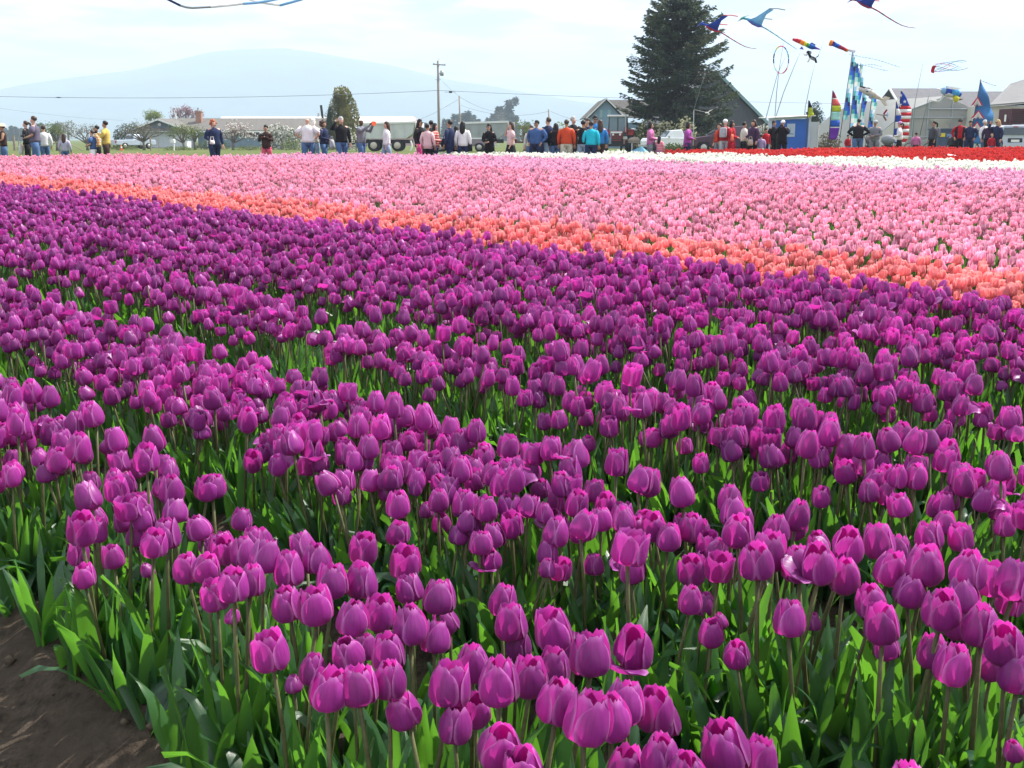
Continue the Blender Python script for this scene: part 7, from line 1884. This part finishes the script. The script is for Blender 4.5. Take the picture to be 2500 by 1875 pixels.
# whale
e = sock(2097, 216, 58, [(0, 0, 2.5, 'white'), (5, 1, 5.5, 'white'), (14, 4, 8, 'white'), (24, 9, 8.5, 'cream'), (38, 16, 7, 'cream'), (50, 22, 4.5, 'cream'), (60, 26, 2.5, 'cream')], 'x')
m_ = PXM(58)
part('back', NY['black'], e, lambda b: b.ell((18*m_, .0, -2.5*m_), (18*m_, 7*m_, 5*m_), 12, 6, 0, Euler((0, R(24), 0)).to_matrix()), True)
part('dorsal_fin', NY['black'], e, lambda b: b.prism([(14*m_, 3*m_), (24*m_, 2*m_), (34*m_, -4*m_), (26*m_, -4*m_)], (0, -.04, 0), (1,0,0), (0,0,1), (0, .08, 0)))
part('eye_patch', NY['black'], e, lambda b: b.ell((18*m_, -8*m_, -7*m_), (3*m_, 1.5*m_, 1.6*m_), 8, 5)); part('flipper', NY['grey'], e, lambda b: b.prism([(22*m_, -12*m_), (30*m_, -14*m_), (27*m_, -26*m_), (21*m_, -22*m_)], (0, -.28, 0), (1,0,0), (0,0,1), (0, .05, 0)))
part('fluke', NY['cream'], e, lambda b: b.prism([(58*m_, -25*m_), (64*m_, -18*m_), (78*m_, -22*m_), (70*m_, -27*m_), (66*m_, -31*m_), (72*m_, -40*m_), (66*m_, -41*m_), (56*m_, -31*m_)], (0, -.04, 0), (1,0,0), (0,0,1), (0, .07, 0)))
tag(e, 'white and grey whale shaped windsock flying over the banners', 'windsock')
# puffin-like sock with white hoop
e = sock(2298, 222, 60, [(0, 0, 5, 'ltblue'), (8, 0, 11, 'royal'), (22, 2, 13, 'sky'), (36, 4, 9, 'sky'), (44, 8, 6, 'royal'), (48, 10, 5, 'royal')], 'x')
m_ = PXM(60)
part('belly', NY['white'], e, lambda b: b.ell((18*m_, -.02, -8*m_), (14*m_, 11*m_, 7*m_), 10, 7, 0, Euler((0, R(12), 0)).to_matrix()), True); part('tail', NY['yellow'], e, lambda b: b.tube([(30*m_, -.1, -13*m_), (36*m_, -.1, -19*m_), (40*m_, -.1, -22*m_)], [4.5*m_, 8*m_, 7*m_], 8), True)
part('tail_tip', NY['brown'], e, lambda b: b.tube([(44*m_, -.1, -20*m_), (52*m_, -.1, -20*m_)], [3*m_, .8*m_], 6)); part('wing', NY['white'], e, lambda b: b.prism([(2*m_, 6*m_), (14*m_, 10*m_), (44*m_, 5*m_), (30*m_, 2*m_)], (0, -.35, 0), (1,0,0), (0,0,1), (0, .03, 0)))
part('hoop', NY['white'], e, lambda b: b.tube([(-8*m_ + 13*m_*math.cos(a), 0, -10*m_ + 14*m_*math.sin(a)) for a in np.linspace(1.9, -1.9, 12)] + [(-26*m_, 0, -22*m_)], .05, 6), True)
tag(e, 'blue and white puffin windsock with a white hoop and yellow tail', 'windsock')
# toy biplane and bird whirligigs
e = empty('toy_biplane', W(2153, 281, 57)); m_ = PXM(57)
part('fuselage', NY['brown'], e, lambda b: b.tube([(-14*m_, 0, 2*m_), (0, 0, 0), (12*m_, 0, 0)], [.8*m_, 1.2*m_, 1.6*m_], 6)); 
for s in (1, -1): part('wing', NY['crimson'] if s > 0 else NY['brown'], e, lambda b: b.tube([(4*m_, 0, 2*m_*s), (10*m_, -.1, 13*m_*s)], [(2.4*m_, .5*m_)]*2, 6)); part('tail_fin', NY['white'], e, lambda b: b.bb((-12 if s > 0 else -18)*m_, (-9.5 if s > 0 else -16)*m_, -.02, .02, (4 if s > 0 else -9)*m_, (13 if s > 0 else -2)*m_))
part('propeller', NY['ltblue'], e, lambda b: (b.bb(13*m_, 14*m_, -.02, .02, -6*m_, 6*m_), b.bb(12.5*m_, 14.5*m_, -.1, .1, -1*m_, 1*m_)))
tag(e, 'small toy biplane whirligig in front of the tent wall', 'whirligig')
e = empty('bird_whirligig', W(1728, 275, 56)); m_ = PXM(56)
part('body', NY['white'], e, lambda b: b.ell((-2*m_, 0, 0), (5*m_, 1.6*m_, 1.8*m_), 8, 6), True)
for s in (1, -1): part('wing', NY['cream'], e, lambda b: b.add([(0, 0, .5*m_*s), (5*m_, -.05, 3*m_*s), (13*m_*(1 if s > 0 else -.6), -.1, 8*m_*s), (3*m_, 0, 5*m_*s)], [(0,1,2,3)]))
rod(e, 'line', [(-4*m_, 0, 1*m_), (-33*m_, 0, 7*m_)], .006, NY['white']); tag(e, 'white bird whirligig tethered to a pale pole', 'whirligig')
# winged kites: pterosaur shapes with long tails
def winged(px, py, Y, c, label, sc=1.0, cut=False):
    """outline in pixels from the beak; c: dict of materials"""
    e = empty('winged_kite', W(px, py, Y)); m_ = PXM(Y)*sc
    X = lambda a, d, y=0: Vector((a*m_, y, -d*m_))
    part('body', NY[c['body']], e, lambda b: b.tube([X(22, -4), X(34, 2), X(48, 9), X(60, 13)], [2.5*m_, 5.5*m_, 5*m_, 2*m_], 8), True)
    part('belly', NY[c['belly']], e, lambda b: b.tube([X(24, 0, -.1), X(36, 8, -.1), X(50, 14, -.1), X(60, 15, -.1)], [1.2*m_, 2.6*m_, 2.4*m_, 1*m_], 8), True)
    part('head', NY[c['head']], e, lambda b: (b.tube([X(22, -3), X(14, -6), X(8, -3)], [2.4*m_, 3.4*m_, 2.2*m_], 8)), True); part('beak', NY[c['beak']], e, lambda b: b.tube([X(9, -3), X(0, 3)], [2.2*m_, .3*m_], 6))
    part('crest', NY[c['head']], e, lambda b: b.tube([X(14, -8), X(28, -12)], [1.2*m_, .3*m_], 5))
    for s, up in ((1, 1), (-1, .55)):
        o = sheet('wing', e, NY[c['wing'] if s > 0 else c['wing2']], [(X(26, -1, -.05*s), X(58, 12, -.05*s)), (X(40, -6*up, -.5*s), X(58, 2, -.5*s)), (X(52, -14*up, -1.0*s), X(60, -9*up, -.9*s)), (X(60, -20*up, -1.5*s), X(72, -18*up, -1.4*s))])
        rod(e, 'wing_tip', [X(60, -20*up, -1.5*s), X(80, -20*up, -1.5*s), X(98, -17*up, -1.5*s)], .03, NY[c['tip']])
    tp = [(58, 13), (75, 21), (100, 36), (120, 47), (135, 54), (150, 58), (168, 60)] if not cut else cut
    n = 22
    def tpos(t):
        q = t*(len(tp)-1); i = min(int(q), len(tp)-2); f_ = q-i
        return X(tp[i][0]+(tp[i+1][0]-tp[i][0])*f_, tp[i][1]+(tp[i+1][1]-tp[i][1])*f_)
    for k in range(n):
        t0, t1 = k/n, (k+1)/n
        part('tail_segment', NY[c['tail'][k % len(c['tail'])]], e, lambda b: b.tube([tpos(t0), tpos(t1)], [(1.9-1.3*t0)*m_, (1.9-1.3*t1)*m_], 5))
    return tag(e, label, 'kite')
winged(1700, 63, 66, dict(body='royal', belly='red', head='royal', beak='violet', wing='royal', wing2='orange', tip='coral', tail=['red', 'crimson', 'black']), 'blue winged reptile kite with orange wing beside the conifer top', .88)
winged(1800, 50, 64, dict(body='sky', belly='violet', head='teal', beak='grey', wing='ltblue', wing2='sky', tip='grey', tail=['teal', 'grey', 'ltblue']), 'sky blue winged reptile kite with a straight tail pole', 1.0, [(58, 13), (72, 20), (92, 32), (114, 46), (136, 60), (146, 66)])
winged(2068, 4, 62, dict(body='royal', belly='crimson', head='crimson', beak='violet', wing='royal', wing2='yellow', tip='coral', tail=['red', 'crimson', 'black']), 'blue and crimson winged reptile kite at the top edge', 1.0)
# looping ribbon kite that dips into the top of the view
e = empty('loop_kite', W(470, 20, 44)); o0 = W(470, 20, 44)
def seg(pts, m, r=.05):
    part('loop_segment', NY[m], e, lambda b: b.tube([W(a, c, 44 + d) - o0 for a, c, d in pts], [(r, r*.8)]*len(pts), 8))
seg([(330, -50, 0), (370, -22, 0), (405, -4, 0), (441, 14, 0)], 'navy', .055); seg([(441.5, 14, 0), (455, 18, 0), (470, 19.5, 0), (515, 17, 0)], 'grey', .05); seg([(515.5, 17, 0), (560, 13, 0), (593, 9, 0)], 'white', .055)
seg([(593.5, 9, 0), (625, 7, 0), (655, 2, .1), (690, -5, .3), (740, -14, .5)], 'ltblue', .06); seg([(590, -8, 1.0), (612, 0, .8), (640, 7, .4), (683, 13, 0)], 'white', .05); seg([(683.5, 13, 0), (710, 6, 0), (735, -1, 0), (790, -24, 0), (830, -52, .2)], 'ltblue', .06)
seg([(590.5, -8, 1.0), (560, -30, 1.0), (560, -60, .8), (620, -95, .5), (720, -92, .3), (800, -75, .2), (830, -52.5, .2)], 'violet', .05); seg([(330.5, -50, 0), (330, -90, .2), (420, -120, .5), (560, -110, .8), (700, -60, .7), (740, -14.5, .5)], 'grey', .05)
tag(e, 'looping tube kite of navy, grey, white and blue segments dipping in from above', 'kite')
# crumpled wrapper lying on the red tulips
b = MB(); rr = random.Random(4); p = W(2322, 381, 36.5)
g_ = [(-.22, 0, .02), (-.05, .1, .07), (.2, .06, .02), (.12, -.1, .0), (-.12, -.1, .03)]
b.add(g_, [(0,1,4), (1,3,4), (1,2,3)]); o = b.build('foil_scrap', NY['white']); o.location = p; md = o.modifiers.new('thick', 'SOLIDIFY'); md.thickness = .006
tag(o, 'crumpled white wrapper caught on the red tulips', 'litter')
